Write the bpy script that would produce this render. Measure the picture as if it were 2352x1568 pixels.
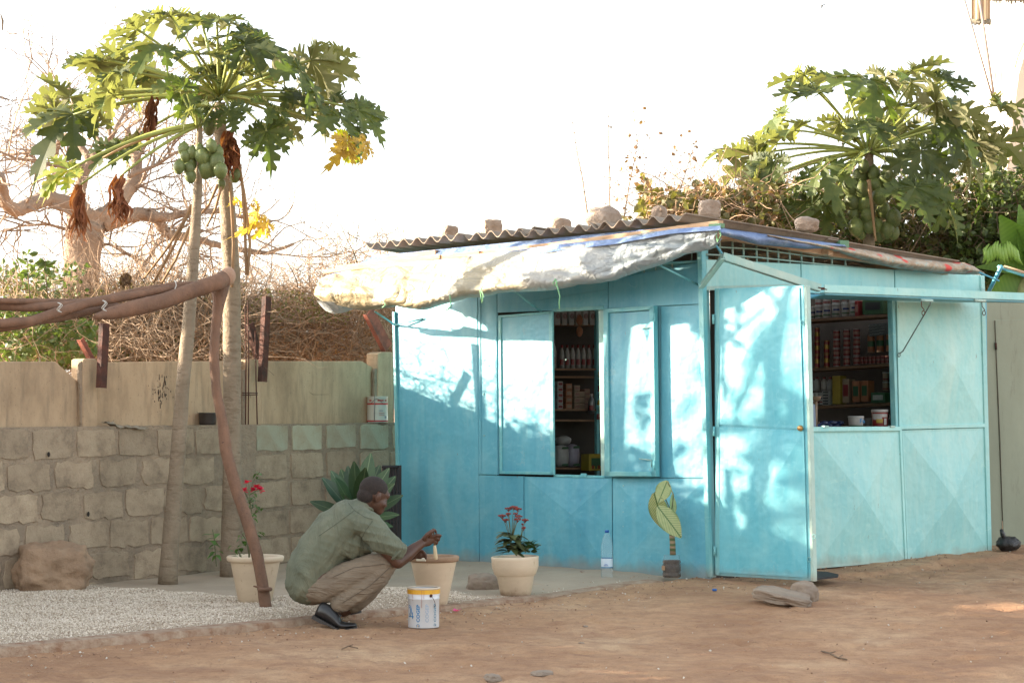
import bpy, bmesh, math, random
from mathutils import Vector, Matrix, noise
from math import sin, cos, pi, radians, sqrt, tan
random.seed(7)
R = random.Random(11)
for o in list(bpy.data.objects): bpy.data.objects.remove(o)
sc = bpy.context.scene
COL = sc.collection
# ------------------------------------------------------------------ camera
CAMZ = 1.22
FD = 4998.0                      # focal length in units of a 2352 px wide frame
PITCH = math.atan(147/FD)
cam = bpy.data.cameras.new('camera'); camo = bpy.data.objects.new('camera', cam); COL.objects.link(camo)
cam.lens = FD/2352*36; cam.sensor_width = 36; cam.clip_end = 2000; cam.clip_start = .1
camo.location = (0, 0, CAMZ); camo.rotation_euler = (pi/2+PITCH, 0, 0)
sc.camera = camo
cam.dof.use_dof = False
# ------------------------------------------------------------------ light
SUN_EL = radians(13.0)
SV = Vector((-.995, .09, 0)).normalized()            # horizontal direction towards the sun
SUNDIR = Vector((SV.x*cos(SUN_EL), SV.y*cos(SUN_EL), sin(SUN_EL)))
w = bpy.data.worlds.new('World'); sc.world = w; w.use_nodes = True
nt = w.node_tree; bg = nt.nodes['Background']
sky = nt.nodes.new('ShaderNodeTexSky'); sky.sky_type = 'NISHITA'; sky.sun_disc = False
sky.sun_elevation = SUN_EL; sky.sun_rotation = math.atan2(SV.x, SV.y)
sky.air_density = 1.0; sky.dust_density = 1.5; sky.ozone_density = 1.0
hs = nt.nodes.new('ShaderNodeHueSaturation'); hs.inputs['Saturation'].default_value = .32
nt.links.new(sky.outputs[0], hs.inputs['Color']); nt.links.new(hs.outputs[0], bg.inputs['Color'])
bg.inputs['Strength'].default_value = .15
sl = bpy.data.lights.new('sun', 'SUN'); so = bpy.data.objects.new('sun', sl); COL.objects.link(so)
sl.energy = 5.0; sl.angle = radians(.6); sl.color = (1.0, .84, .64)
so.rotation_euler = SUNDIR.to_track_quat('Z', 'Y').to_euler(); so.location = (-20, 5, 20)
vs = sc.view_settings
sc.display_settings.display_device = 'sRGB'
vs.view_transform = 'Standard'; vs.look = 'None'; vs.gamma = 1; vs.use_curve_mapping = False
vs.exposure = 2.1
sc.cycles.max_bounces = 7; sc.cycles.transparent_max_bounces = 8
sc.cycles.diffuse_bounces = 4

# ------------------------------------------------------------------ helpers
def V(*a): return Vector(a)
def ray(px, py):
    u = (px-1176)/FD; v = -(py-784)/FD
    F = V(0, cos(PITCH), sin(PITCH)); U = V(0, -sin(PITCH), cos(PITCH))
    d = F+V(1, 0, 0)*u+U*v
    return d/d.y
C0 = V(0, 0, CAMZ)
def W(px, py, Y): return C0+ray(px, py)*Y
def G(px, py, z=0.0):
    d = ray(px, py); return C0+d*((z-CAMZ)/d.z)
def PLH(px, py, P, n):
    d = ray(px, py); return C0+d*((P-C0).dot(n)/d.dot(n))
def lerp(a, b, t): return a+(b-a)*t
def interp(L, t):                      # piecewise linear over a list of tuples, t in 0..1
    f = t*(len(L)-1); i = min(int(f), len(L)-2); k = f-i
    return tuple(lerp(L[i][j], L[i+1][j], k) for j in range(len(L[0])))
def smooth(t): t = max(0, min(1, t)); return t*t*(3-2*t)
def nz(p, s=1.0): return noise.noise(V(*p)*s)
def srgb(r, g, b):
    f = lambda c: (c/255/12.92 if c/255 <= .04045 else ((c/255+.055)/1.055)**2.4)
    return (f(r), f(g), f(b))

class N:
    """small node builder"""
    def __init__(s, name):
        m = bpy.data.materials.new(name); m.use_nodes = True; s.m = m; s.t = m.node_tree
        s.b = s.t.nodes['Principled BSDF']; s.tc = s.t.nodes.new('ShaderNodeTexCoord')
    def n(s, ty, **k):
        x = s.t.nodes.new(ty)
        for a, b in k.items():
            if a in x.inputs.keys(): x.inputs[a].default_value = b
            else: setattr(x, a, b)
        return x
    def l(s, a, b): s.t.links.new(a, b)
    def map(s, sc=(1, 1, 1), src='Object', rot=(0, 0, 0)):
        x = s.n('ShaderNodeMapping'); x.inputs['Scale'].default_value = sc; x.inputs['Rotation'].default_value = rot
        s.l(s.tc.outputs[src], x.inputs['Vector']); return x.outputs[0]
    def noise(s, scale, vec=None, detail=5, rough=.6, dist=0):
        x = s.n('ShaderNodeTexNoise'); x.inputs['Scale'].default_value = scale; x.inputs['Detail'].default_value = detail
        x.inputs['Roughness'].default_value = rough; x.inputs['Distortion'].default_value = dist
        s.l(vec if vec is not None else s.map(), x.inputs['Vector']); return x.outputs['Fac']
    def ramp(s, fac, stops, const=False):
        x = s.n('ShaderNodeValToRGB'); e = x.color_ramp.elements
        while len(e) < len(stops): e.new(.5)
        for i, (p, c) in enumerate(stops): e[i].position = p; e[i].color = (c[0], c[1], c[2], 1) if hasattr(c, '__len__') else (c, c, c, 1)
        if const: x.color_ramp.interpolation = 'CONSTANT'
        s.l(fac, x.inputs[0]); return x.outputs[0]
    def mix(s, fac, a, b, mode='MIX'):
        x = s.n('ShaderNodeMix', data_type='RGBA', blend_type=mode)
        if hasattr(fac, 'is_output'): s.l(fac, x.inputs[0])
        else: x.inputs[0].default_value = fac
        for i, c in ((6, a), (7, b)):
            if hasattr(c, 'is_output'): s.l(c, x.inputs[i])
            else: x.inputs[i].default_value = (c[0], c[1], c[2], 1)
        return x.outputs[2]
    def math(s, op, a, b=0.0, clamp=False):
        x = s.n('ShaderNodeMath', operation=op, use_clamp=clamp)
        for i, c in ((0, a), (1, b)):
            if hasattr(c, 'is_output'): s.l(c, x.inputs[i])
            else: x.inputs[i].default_value = c
        return x.outputs[0]
    def rnd(s):
        return s.n('ShaderNodeObjectInfo').outputs['Random']
    def bump(s, h, strength=.5, dist=.01, prev=None):
        x = s.n('ShaderNodeBump'); x.inputs['Strength'].default_value = strength; x.inputs['Distance'].default_value = dist
        s.l(h, x.inputs['Height'])
        if prev is not None: s.l(prev, x.inputs['Normal'])
        return x.outputs[0]
    def done(s, col=None, rough=None, nrm=None, **k):
        if col is not None:
            if hasattr(col, 'is_output'): s.l(col, s.b.inputs['Base Color'])
            else: s.b.inputs['Base Color'].default_value = (*col, 1)
        if rough is not None:
            if hasattr(rough, 'is_output'): s.l(rough, s.b.inputs['Roughness'])
            else: s.b.inputs['Roughness'].default_value = rough
        if nrm is not None: s.l(nrm, s.b.inputs['Normal'])
        for a, v in k.items():
            s.b.inputs[a.replace('_', ' ')].default_value = v
        return s.m
def mat(name, c1, c2=None, scale=6, rough=.8, bump=0, bscale=60, stretch=(1, 1, 1), rnd=0, dist=.01, detail=5, **k):
    n = N(name)
    vec = n.map(stretch)
    if c2 is None: c2 = tuple(x*.8 for x in c1)
    col = n.ramp(n.noise(scale, vec, detail), [(.32, c1), (.68, c2)])
    if rnd:
        r = n.rnd()
        col = n.mix(1.0, col, n.ramp(r, [(0, 1-rnd), (1, 1+rnd*.6)]), 'MULTIPLY')
    nr = n.bump(n.noise(bscale, vec, 4), bump, dist) if bump else None
    return n.done(col, rough, nr, **k)
def leafmat(name, c1, c2, c3=None, trans=.35, scale=4, rnd=.35, rough=.5, back=None):
    n = N(name)
    col = n.ramp(n.noise(scale), [(.3, c1), (.6, c2)]+([(.8, c3)] if c3 else []))
    col = n.mix(1.0, col, n.ramp(n.rnd(), [(0, (1-rnd, 1-rnd, 1-rnd)), (1, (1+rnd*.5,)*3)]), 'MULTIPLY')
    if back:
        g = n.n('ShaderNodeNewGeometry'); col = n.mix(g.outputs['Backfacing'], col, back)
    n.done(col, rough)
    tr = n.n('ShaderNodeBsdfTranslucent'); n.l(n.mix(1.0, col, (1.5, 1.7, .7), 'MULTIPLY'), tr.inputs['Color'])
    mx = n.n('ShaderNodeMixShader'); mx.inputs[0].default_value = trans
    n.l(n.b.outputs[0], mx.inputs[1]); n.l(tr.outputs[0], mx.inputs[2])
    n.l(mx.outputs[0], n.t.nodes['Material Output'].inputs['Surface'])
    return n.m

ORG = {}
def tag(o, label=None, cat=None, group=None, kind=None):
    if label: o['label'] = label
    if cat: o['category'] = cat
    if group: o['group'] = group
    if kind: o['kind'] = kind
    return o
def thing(name, loc, label, cat, group=None):
    o = bpy.data.objects.new(name, None); o.empty_display_size = .1; COL.objects.link(o); o.location = loc
    ORG[o] = Vector(loc); return tag(o, label, cat, group)
def linkm(name, me, mats, parent=None, loc=(0, 0, 0)):
    o = bpy.data.objects.new(name, me); COL.objects.link(o)
    if mats is not None:
        for m in (mats if isinstance(mats, (list, tuple)) else [mats]): me.materials.append(m)
    if parent is not None: o.parent = parent
    o.location = loc; return o

class MB:
    def __init__(s): s.v = []; s.f = []; s.mi = []; s.sm = []; s.cur = 0; s.smooth = False
    def add(s, vs, fs, smooth=None):
        k = len(s.v); s.v += [tuple(v) for v in vs]; s.f += [tuple(k+i for i in f) for f in fs]
        s.mi += [s.cur]*len(fs); s.sm += [s.smooth if smooth is None else smooth]*len(fs)
    def quad(s, a, b, c, d): s.add([a, b, c, d], [(0, 1, 2, 3)])
    def hexa(s, p):  # 8 points: bottom ring 0-3, top ring 4-7
        s.add(p, [(3, 2, 1, 0), (4, 5, 6, 7), (0, 1, 5, 4), (1, 2, 6, 5), (2, 3, 7, 6), (3, 0, 4, 7)])
    def box(s, c, size, rz=0, jit=0, M=None):
        x, y, z = (a/2 for a in size); ps = []
        for dz in (-z, z):
            for dx, dy in ((-x, -y), (x, -y), (x, y), (-x, y)):
                p = V(dx, dy, dz)
                if M is not None: p = M @ p
                elif rz: p = V(dx*cos(rz)-dy*sin(rz), dx*sin(rz)+dy*cos(rz), dz)
                ps.append(p+Vector(c)+V(R.uniform(-jit, jit), R.uniform(-jit, jit), R.uniform(-jit, jit)))
        s.hexa(ps)
    def slab(s, pts, n, th):   # polygon pts (ccw seen from +n), extruded by -n*th
        k = len(pts); b = [Vector(p)-n*th for p in pts]
        s.add(list(pts)+b, [tuple(range(k)), tuple(range(2*k-1, k-1, -1))]+[(i, k+i, k+(i+1) % k, (i+1) % k) for i in range(k)])
    def tube(s, pts, rad, seg=8, cap=True, smooth=True, squash=None):
        pts = [Vector(p) for p in pts]; n = len(pts)
        rs = rad if isinstance(rad, (list, tuple)) else [rad]*n
        vs = []; ref = None
        for i, p in enumerate(pts):
            t = (pts[min(i+1, n-1)]-pts[max(i-1, 0)])
            if t.length < 1e-9: t = V(0, 0, 1)
            t.normalize()
            if ref is None: ref = t.orthogonal().normalized() if abs(t.z) > .9 else V(0, 0, 1)
            a = (ref-t*ref.dot(t))
            if a.length < 1e-6: a = t.orthogonal()
            a.normalize(); ref = a; b = t.cross(a)
            for k in range(seg):
                th = 2*pi*k/seg; vs.append(p+(a*cos(th)+b*sin(th))*rs[i])
        fs = [(i*seg+k, i*seg+(k+1) % seg, (i+1)*seg+(k+1) % seg, (i+1)*seg+k) for i in range(n-1) for k in range(seg)]
        if cap: fs += [tuple(range(seg-1, -1, -1)), tuple((n-1)*seg+k for k in range(seg))]
        s.add(vs, fs, smooth)
    def lathe(s, prof, c=(0, 0, 0), seg=24, smooth=True, M=None, wob=0):
        vs = []; c = Vector(c)
        for (r, z) in prof:
            for k in range(seg):
                th = 2*pi*k/seg; q = V(r*cos(th), r*sin(th), z)
                if M is not None: q = M @ q
                vs.append(c+q)
        n = len(prof)
        s.add(vs, [(i*seg+k, i*seg+(k+1) % seg, (i+1)*seg+(k+1) % seg, (i+1)*seg+k) for i in range(n-1) for k in range(seg)], smooth)
    def ell(s, c, r, seg=12, rings=8, M=None, fn=None):
        c = Vector(c); prof = []
        vs = []; 
        for i in range(rings+1):
            ph = pi*i/rings
            for k in range(seg):
                th = 2*pi*k/seg; u = V(sin(ph)*cos(th), sin(ph)*sin(th), -cos(ph))
                q = V(u.x*r[0], u.y*r[1], u.z*r[2])
                if fn: q = q*fn(u)
                if M is not None: q = M @ q
                vs.append(c+q)
        s.add(vs, [(i*seg+k, i*seg+(k+1) % seg, (i+1)*seg+(k+1) % seg, (i+1)*seg+k) for i in range(rings) for k in range(seg)], True)
    def mesh(s, name, org=(0, 0, 0)):
        me = bpy.data.meshes.new(name); o = Vector(org)
        me.from_pydata([(v[0]-o.x, v[1]-o.y, v[2]-o.z) for v in s.v], [], s.f)
        me.polygons.foreach_set('use_smooth', s.sm); me.polygons.foreach_set('material_index', s.mi)
        me.update(); return me
    def build(s, name, mats, parent=None, org=None, clean=True):
        """vertices are in world space. parent: a thing or a part of one."""
        root = parent
        while root is not None and root.parent is not None: root = root.parent
        if parent is not None: og = ORG[root]
        else: og = Vector(org) if org is not None else V(0, 0, 0)
        me = s.mesh(name, og)
        if clean and len(s.f) < 60000:
            bm = bmesh.new(); bm.from_mesh(me); bmesh.ops.remove_doubles(bm, verts=bm.verts, dist=1e-5)
            bmesh.ops.recalc_face_normals(bm, faces=bm.faces); bm.to_mesh(me); bm.free()
        o = linkm(name, me, mats, parent, (0, 0, 0) if parent is not None else og)
        if parent is None: ORG[o] = og
        return o
def bevel(o, w=.004, seg=1, ang=40):
    m = o.modifiers.new('bevel', 'BEVEL'); m.width = w; m.segments = seg; m.limit_method = 'ANGLE'; m.angle_limit = radians(ang); return o

# ------------------------------------------------------------------ layout of the place (metres, world z=0 at the kiosk corner)
KC = V(1.41, 15.47, 0); KL = V(-.92, 17.55, 0); KR = V(3.87, 17.6, 0)
ld = (KL-KC).normalized(); rd = (KR-KC).normalized()          # along the left and the right wall, from the corner
ln = V(ld.y, -ld.x, 0)*-1; ln = ln if ln.y < 0 else -ln        # outward normals
rn = V(rd.y, -rd.x, 0); rn = rn if rn.y < 0 else -rn
UZ = V(0, 0, 1)
def LW(px, py, off=0): return PLH(px, py, KC+ln*off, ln)
def RW(px, py, off=0): return PLH(px, py, KC+rn*off, rn)
K0 = V(.21, 14.57, 0); kd = V(.742, .67, 0).normalized(); kn = V(kd.y, -kd.x, 0)   # kerb line and its outward side
WA = V(-3.53, 15.0, 0); WB = V(-.98, 18.45, 0); wd = (WB-WA).normalized(); wn = V(wd.y, -wd.x, 0)
wn = wn if wn.y < 0 else -wn
def gz(x, y):
    """height of the ground"""
    P = V(x, y, 0)-K0; p = P.dot(kd); q = P.dot(kn)
    edge = -.07+.019*p if p < 0 else (-.07+.043*p if p < 1.4 else -.010+.020*(p-1.4)); edge = max(-.19, min(.055, edge))
    street = edge-.035*min(max(q, 0), 4.5)
    n1 = .018*nz((x*.7, y*.7, 3))+.008*nz((x*2.6, y*2.6, 5))
    if q > 0: h = street+n1
    else:
        up = -.055+.012*max(p, -4) if p < 0 else -.055+.052*smooth(p/1.1)
        if p > 1.5: up = lerp(up, edge, smooth((p-1.5)/.5))
        h = up+.004*nz((x*3, y*3, 1))
    # erosion step in front of the kiosk
    if p > 2.1 and q > 0: h -= .035*smooth((q-.45-.1*nz((x*2, y*2, 9)))/.08)*smooth((p-2.1)/.4)
    if y > 20: h = lerp(h, 0, .9)
    return h
def GR(px, py):
    z = -.05
    for _ in range(12): p = G(px, py, z); z = lerp(z, gz(p.x, p.y), .8)
    return V(p.x, p.y, gz(p.x, p.y))
# ------------------------------------------------------------------ ground
def dirtmat():
    n = N('dirt')
    a = n.noise(1.1, None, 6); b = n.noise(9, None, 6, .7); c = n.noise(75, None, 4, .7)
    col = n.ramp(a, [(.32, (.35, .19, .098)), (.5, (.47, .275, .148)), (.68, (.55, .365, .215))])
    col = n.mix(n.ramp(b, [(.42, 0.0), (.72, .65)]), col, (.25, .125, .07))
    col = n.mix(n.ramp(c, [(.56, 0.0), (.70, .7)]), col, (.20, .11, .07))
    col = n.mix(n.ramp(n.noise(4.5, n.map((.5, 1.6, 1), rot=(0, 0, .74)), 8, .75), [(.5, 0.0), (.62, .45)]), col, (.27, .14, .08))
    st = n.noise(14, n.map((.35, 3.2, 1), rot=(0, 0, .3)), 4, .6)
    col = n.mix(n.ramp(st, [(.55, 0.0), (.7, .28)]), col, (.22, .12, .08))
    h = n.math('ADD', n.math('MULTIPLY', b, .6), n.math('MULTIPLY', c, .35))
    h = n.math('ADD', h, n.math('MULTIPLY', st, .35))
    return n.done(col, .95, n.bump(h, 1.0, .035))
DIRT = dirtmat()
def grid_ground():
    mb = MB(); xs = []; x = -7.0
    xs = [-600, -150, -60, -30, -18, -12, -9]+[-7+.04*i for i in range(345)]+[8, 10, 13, 18, 30, 60, 150, 600]
    ys = [-60, -20, 0, 5, 8]+[9.6+.04*i for i in range(225)]+[19.2, 20, 22, 25, 30, 45, 80, 160, 400, 900]
    vs = []
    for y in ys:
        for x in xs:
            z = gz(x, y) if (-9 < x < 9 and 8 < y < 20) else (gz(max(-9, min(9, x)), max(9, min(19, y))) if y < 20 else -.12)
            P = V(x, y, 0)-K0
            if P.dot(kn) <= 0.0 and P.dot(kd) < 1.9 and 9 < y < 19: z -= .035*(1-.8*smooth((P.dot(kd)-.5)/1.4))  # lies under the raised bed
            if -7 < x < 8 and 9 < y < 19: z += .012*nz((x*4, y*5, 2))+.010*abs(nz((x*9, y*13, 7)))-.004
            vs.append((x, y, z))
    nx = len(xs); rd_ = random.Random(5)
    def dent(cx, cy, a, L, Wd, dp):
        i0, j0 = int((cx+7)/.04)+7, int((cy-9.6)/.04)+5
        for j in range(j0-6, j0+7):
            for i in range(i0-6, i0+7):
                if 8 <= i < nx-9 and 6 <= j < len(ys)-11:
                    v = vs[j*nx+i]; dx, dy = v[0]-cx, v[1]-cy; u = (dx*cos(a)+dy*sin(a))/L; w_ = (-dx*sin(a)+dy*cos(a))/Wd; r2 = u*u+w_*w_
                    if r2 < 3: vs[j*nx+i] = (v[0], v[1], v[2]-dp*math.exp(-r2*1.6)*1.3+dp*.45*math.exp(-(sqrt(r2)-1.35)**2*5))
    for _ in range(230):
        p = rd_.uniform(-5, 5.5); q = rd_.uniform(.25, 4.6); P = K0+kd*p+kn*q; dent(P.x, P.y, rd_.choice([math.atan2(kd.y, kd.x), 2.5])+rd_.gauss(0, .4), .13, .055, rd_.uniform(.006, .016))
    for _ in range(160):
        p = rd_.uniform(-5, 5.5); q = rd_.uniform(.15, 4.6); P = K0+kd*p+kn*q; dent(P.x, P.y, rd_.uniform(0, 3), rd_.uniform(.05, .2), rd_.uniform(.05, .1), rd_.uniform(-.012, .010))
    for k_, q0 in enumerate((1.35, 1.43, 2.75, 2.83)):
        for s_ in range(230): P = K0+kd*(-5+s_*.045)+kn*(q0+.05*sin(s_*.02)+(.02 if s_ % 2 else -.02)); dent(P.x, P.y, math.atan2(kd.y, kd.x)+(.7 if s_ % 2 else -.7), .05, .022, .006)
    mb.add(vs, [(j*nx+i, j*nx+i+1, (j+1)*nx+i+1, (j+1)*nx+i) for j in range(len(ys)-1) for i in range(nx-1)], True)
    return tag(mb.build('ground', DIRT, clean=False), kind='structure')
grid_ground()
# raised bed behind the kerb: sandy concrete apron by the kiosk and beside it the gravel
def pq(p, q, z=None):
    P = K0+kd*p+kn*q
    return V(P.x, P.y, gz(P.x, P.y)) if z is None else V(P.x, P.y, z)
def apronmat():
    n = N('sandy_concrete')
    a = n.noise(1.6, None, 6); b = n.noise(22, None, 5, .7); s = n.noise(110, None, 3)
    col = n.ramp(a, [(.35, (.34, .275, .205)), (.6, (.41, .33, .245)), (.75, (.43, .30, .20))])
    col = n.mix(n.ramp(b, [(.55, 0.0), (.72, .45)]), col, (.34, .22, .14))
    col = n.mix(n.ramp(s, [(.63, 0.0), (.72, .5)]), col, (.13, .11, .09))
    return n.done(col, .92, n.bump(b, .4, .012))
mb = MB(); vs = []; NP, NQ = 120, 60
for j in range(NQ+1):
    for i in range(NP+1):
        p = lerp(-6.5, 1.9, i/NP); q = lerp(-.10, -4.2, max(0, j-1)/(NQ-1))
        P = K0+kd*p+kn*q; z = gz(P.x, P.y)+.006*nz((P.x*4, P.y*4, 4))
        z += .010*smooth((-q-.1)/.5)+.012*nz((P.x*5, P.y*5, 6))*(p > .9)-.012*smooth((p-1.0)/.8)*(1-smooth((-q-.1)/.6))
        if j == 1 and p > .9: z -= .03
        if j == 0: z = -.3
        vs.append((P.x, P.y, z))
mb.add(vs, [(j*(NP+1)+i, j*(NP+1)+i+1, (j+1)*(NP+1)+i+1, (j+1)*(NP+1)+i) for j in range(NQ) for i in range(NP)], True)
tag(mb.build('path', apronmat(), clean=False), kind='structure')
# kerb
KERBM = mat('kerb_concrete', (.42, .32, .23), (.24, .13, .075), 13, .9, 1.0, 40, dist=.02, detail=8)
mb = MB(); n_ = 170
def kerb_prof(p):
    top = max(-.12, -.052+.010*p)+.034*smooth(p/1.1); jit = .006*nz((p*6, 1, 1)); j2 = .012*nz((p*9, 4, 1))+.01*nz((p*23, 8, 1))
    chip = .022*max(0, nz((p*3.3, 7, 2))-.1)*2
    end = 1 if p < 1.12 else max(0, 1-(p-1.12)/.14)
    bot = -.36
    return [(-.115, bot), (-.105, (top+.004)*1), (-.03, top+jit), (-.006-chip, top-.004+jit), (.0+j2*.5, top-.022-chip), (.006+j2, top-.055), (.03+j2, top-.095), (.06, bot)], end
rows = []
for i in range(n_+1):
    p = lerp(-6.5, 1.24, i/n_); pr, end = kerb_prof(p); row = []
    for (q, z) in pr:
        P = K0+kd*p+kn*(q); row.append(V(P.x, P.y, z if end == 1 else lerp(gz(P.x, P.y)-.03, z, end)))
    rows.append([V(row[0].x-kn.x*.05, row[0].y-kn.y*.05, row[0].z)]+[V(row[1].x-kn.x*.04, row[1].y-kn.y*.04, row[1].z-.006)]+row[1:])
m_ = len(rows[0])
mb.add([v for r_ in rows for v in r_], [(i*m_+k, i*m_+k+1, (i+1)*m_+k+1, (i+1)*m_+k) for i in range(n_) for k in range(m_-1)], False)
k = mb.build('kerb', KERBM); tag(k, kind='structure')
# gravel: base mound + chips
def gravh(p, q):
    # mound of white gravel, thinning toward the right
    e = smooth((-.085-q)/.22)
    edge = smooth((-.1-p+.25*nz((p*1.4, q*1.4, 0)))/.5)     # right end (near the squatting man)
    back = smooth((q+lerp(3.4, 1.35, smooth((p+1.95)/.5))+.18*nz((p*2, q*2, 2)))/.35)
    return .032*e*back*edge, e*back*edge
def grav_top(P):
    d = P-K0; p = d.dot(kd); q = d.dot(kn); h, m = gravh(p, q)
    return gz(P.x, P.y)+h+.012*nz((P.x*3, P.y*3, 8)), m
GRM = mat('pale_gravel_base', (.46, .38, .29), (.34, .26, .19), 30, .95, .8, 120)
mb = MB(); vs = []; NP, NQ = 110, 50; msk = []
for j in range(NQ+1):
    for i in range(NP+1):
        p = lerp(-6.5, .3, i/NP); q = lerp(-.10, -3.3, j/NQ); P = K0+kd*p+kn*q; z, m = grav_top(P)
        if m < .05: z -= .012
        vs.append((P.x, P.y, z)); msk.append(m)
fs = [(j*(NP+1)+i, j*(NP+1)+i+1, (j+1)*(NP+1)+i+1, (j+1)*(NP+1)+i) for j in range(NQ) for i in range(NP)]
fs = [f for f in fs if max(msk[i] for i in f) > .03]
mb.add(vs, fs, True); tag(mb.build('gravel', GRM, clean=False), kind='stuff')
def chipmat():
    n = N('gravel_chip'); g = n.n('ShaderNodeNewGeometry')
    col = n.ramp(g.outputs['Random Per Island'], [(0, (.24, .16, .10)), (.14, (.48, .40, .30)), (.6, (.64, .55, .44)), (1, (.74, .66, .56))])
    return n.done(col, .85)
CHIP = chipmat()
def chips(cnt, fn, smin, smax, rr):
    mb = MB(); vs = mb.v; fs = mb.f
    for _ in range(cnt):
        P = fn()
        if P is None: continue
        s = rr.uniform(smin, smax); k = len(vs)
        a = rr.uniform(0, pi); ca, sa = cos(a)*s, sin(a)*s; e = rr.uniform(.45, .9)
        t1, t2 = rr.uniform(-.5, .5)*s, rr.uniform(-.5, .5)*s
        x, y, z = P
        vs += [(x+ca, y+sa, z+t1), (x-sa*e, y+ca*e, z+t2), (x-ca, y-sa, z-t1), (x+sa*e, y-ca*e, z-t2), (x+t2*.3, y+t1*.3, z+s*.7), (x, y, z-s*.6)]
        fs += [(k, k+1, k+4), (k+1, k+2, k+4), (k+2, k+3, k+4), (k+3, k, k+4), (k+1, k, k+5), (k+2, k+1, k+5), (k+3, k+2, k+5), (k, k+3, k+5)]
    mb.mi = [0]*len(fs); mb.sm = [False]*len(fs); return mb
rr = random.Random(3)
def fgrav():
    p = rr.uniform(-5.2, .4); q = rr.uniform(-3.1, -.07); P = K0+kd*p+kn*q; z, m = grav_top(P)
    if m < .35 and rr.random() > m*2.4+.06*(q > -.3): return None
    if P.x < -3.9-.0 or (P.x/P.y) < -.262: return None
    return (P.x, P.y, z+.002)
tag(chips(98000, fgrav, .003, .0085, rr).build('gravel', CHIP, clean=False), kind='stuff')
def fdirt():
    p = rr.uniform(-6, 5); q = abs(rr.gauss(0, .35))+.03 if rr.random() < .55 else rr.uniform(0, 4.5)
    P = K0+kd*p+kn*q
    return (P.x, P.y, gz(P.x, P.y)+.006)
PEB = N('pebble'); g_ = PEB.n('ShaderNodeNewGeometry')
PEB = PEB.done(PEB.ramp(g_.outputs['Random Per Island'], [(0, (.22, .13, .085)), (.5, (.38, .24, .15)), (.8, (.45, .36, .28)), (1, (.62, .58, .5))]), .9)
tag(chips(1500, fdirt, .003, .010, rr).build('gravel', PEB, clean=False), kind='stuff')
def fap():
    p = rr.uniform(-1.2, 2.2); q = rr.uniform(-2.2, -.1); P = K0+kd*p+kn*q
    if (P-KC).dot(ln) < .05: return None
    return (P.x, P.y, gz(P.x, P.y)+.004)
tag(chips(900, fap, .002, .007, rr).build('gravel', PEB, clean=False), kind='stuff')
# dry litter of stalks on the dirt
LIT = mat('dry_stalk', (.22, .14, .09), (.10, .06, .04), 20, .9)
mb = MB()
for _ in range(200):
    q_ = fdirt(); P = V(*q_); a = rr.uniform(0, pi); L = rr.uniform(.01, .045); d = V(cos(a), sin(a), 0)*L
    m1 = P+d*.5+V(rr.uniform(-.01, .01), rr.uniform(-.01, .01), .004)
    mb.tube([P, m1, P+d], [.0012, .0018, .001], 3, False, False)
tag(mb.build('litter', LIT, clean=False), kind='stuff')

# ------------------------------------------------------------------ masonry wall of blocks
def blockmat():
    n = N('weathered_block'); r = n.rnd(); gp = n.n('ShaderNodeNewGeometry').outputs['Position']
    base = n.ramp(n.noise(7, gp, 6, .65), [(.3, (.46, .36, .25)), (.50, (.39, .30, .205)), (.68, (.25, .19, .13))])
    base = n.mix(1.0, base, n.ramp(r, [(0, .86), (1, 1.08)]), 'MULTIPLY')
    base = n.mix(n.ramp(n.noise(55, gp, 4, .7), [(.6, 0.0), (.75, .7)]), base, (.15, .115, .08))
    return n.done(base, .92, n.bump(n.noise(38, gp, 6, .75), 1.0, .014))
BLK = blockmat()
BLKG = mat('green_washed_block', (.42, .43, .32), (.36, .31, .21), 5, .9, .6, 50, rnd=.15)
MORT = mat('mortar', (.23, .18, .13), (.36, .275, .19), 4, .95, 1.0, 28, dist=.025, detail=9)
wall = thing('block_wall', WA, 'low weathered wall of sand coloured cement blocks with smeared grey mortar', 'wall')
ZT = 1.055; 
def wall_pt(s, off, z): P = WA+wd*s+wn*off; return V(P.x, P.y, z)
SMAX = (WB-WA).length+.5; SMIN = -9
mb = MB()
mb.hexa([wall_pt(SMIN, -.012, -.35), wall_pt(SMAX, -.012, -.35), wall_pt(SMAX, -.19, -.35), wall_pt(SMIN, -.19, -.35),
         wall_pt(SMIN, -.012, ZT), wall_pt(SMAX, -.012, ZT+.02), wall_pt(SMAX, -.19, ZT+.02), wall_pt(SMIN, -.19, ZT)])
mb.build('mortar', MORT, wall)
def block_mesh(Wd, H, k, irr):
    """front faces +X(out), spans Y (along) and Z; irregular rounded outline"""
    rb = random.Random(k); out = []
    nx, nyy = 6, 3
    def side(a, b, n):
        for i in range(n):
            t = i/n; out.append((lerp(a[0], b[0], t)+rb.uniform(-irr, irr), lerp(a[1], b[1], t)+rb.uniform(-irr, irr)))
    w2, h2 = Wd/2, H/2; c = min(w2, h2)*.12
    side((-w2+c, -h2), (w2-c, -h2), nx); side((w2, -h2+c), (w2, h2-c), nyy)
    side((w2-c, h2), (-w2+c, h2), nx); side((-w2, h2-c), (-w2, -h2+c), nyy)
    m = MB(); L = len(out)
    front = [V(.006, y*.985, z*.975) for y, z in out]; back = [V(-.008, y, z) for y, z in out]
    inner = [V(.0065+rb.uniform(-.001, .001), y*.6, z*.5) for y, z in out]
    cen = [V(.0065, 0, 0)]
    m.add(back+front, [(i, (i+1) % L, L+(i+1) % L, L+i) for i in range(L)]+[tuple(range(L, 2*L))])
    return m.mesh('block')
WROT = math.atan2(wn.y, wn.x)
BM = [block_mesh(.372, .190, k, .017) for k in range(9)]; BM2 = [block_mesh(.385, .20, 50+k, .006) for k in range(5)]
for m in BM+BM2: m.materials.append(BLK)
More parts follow.
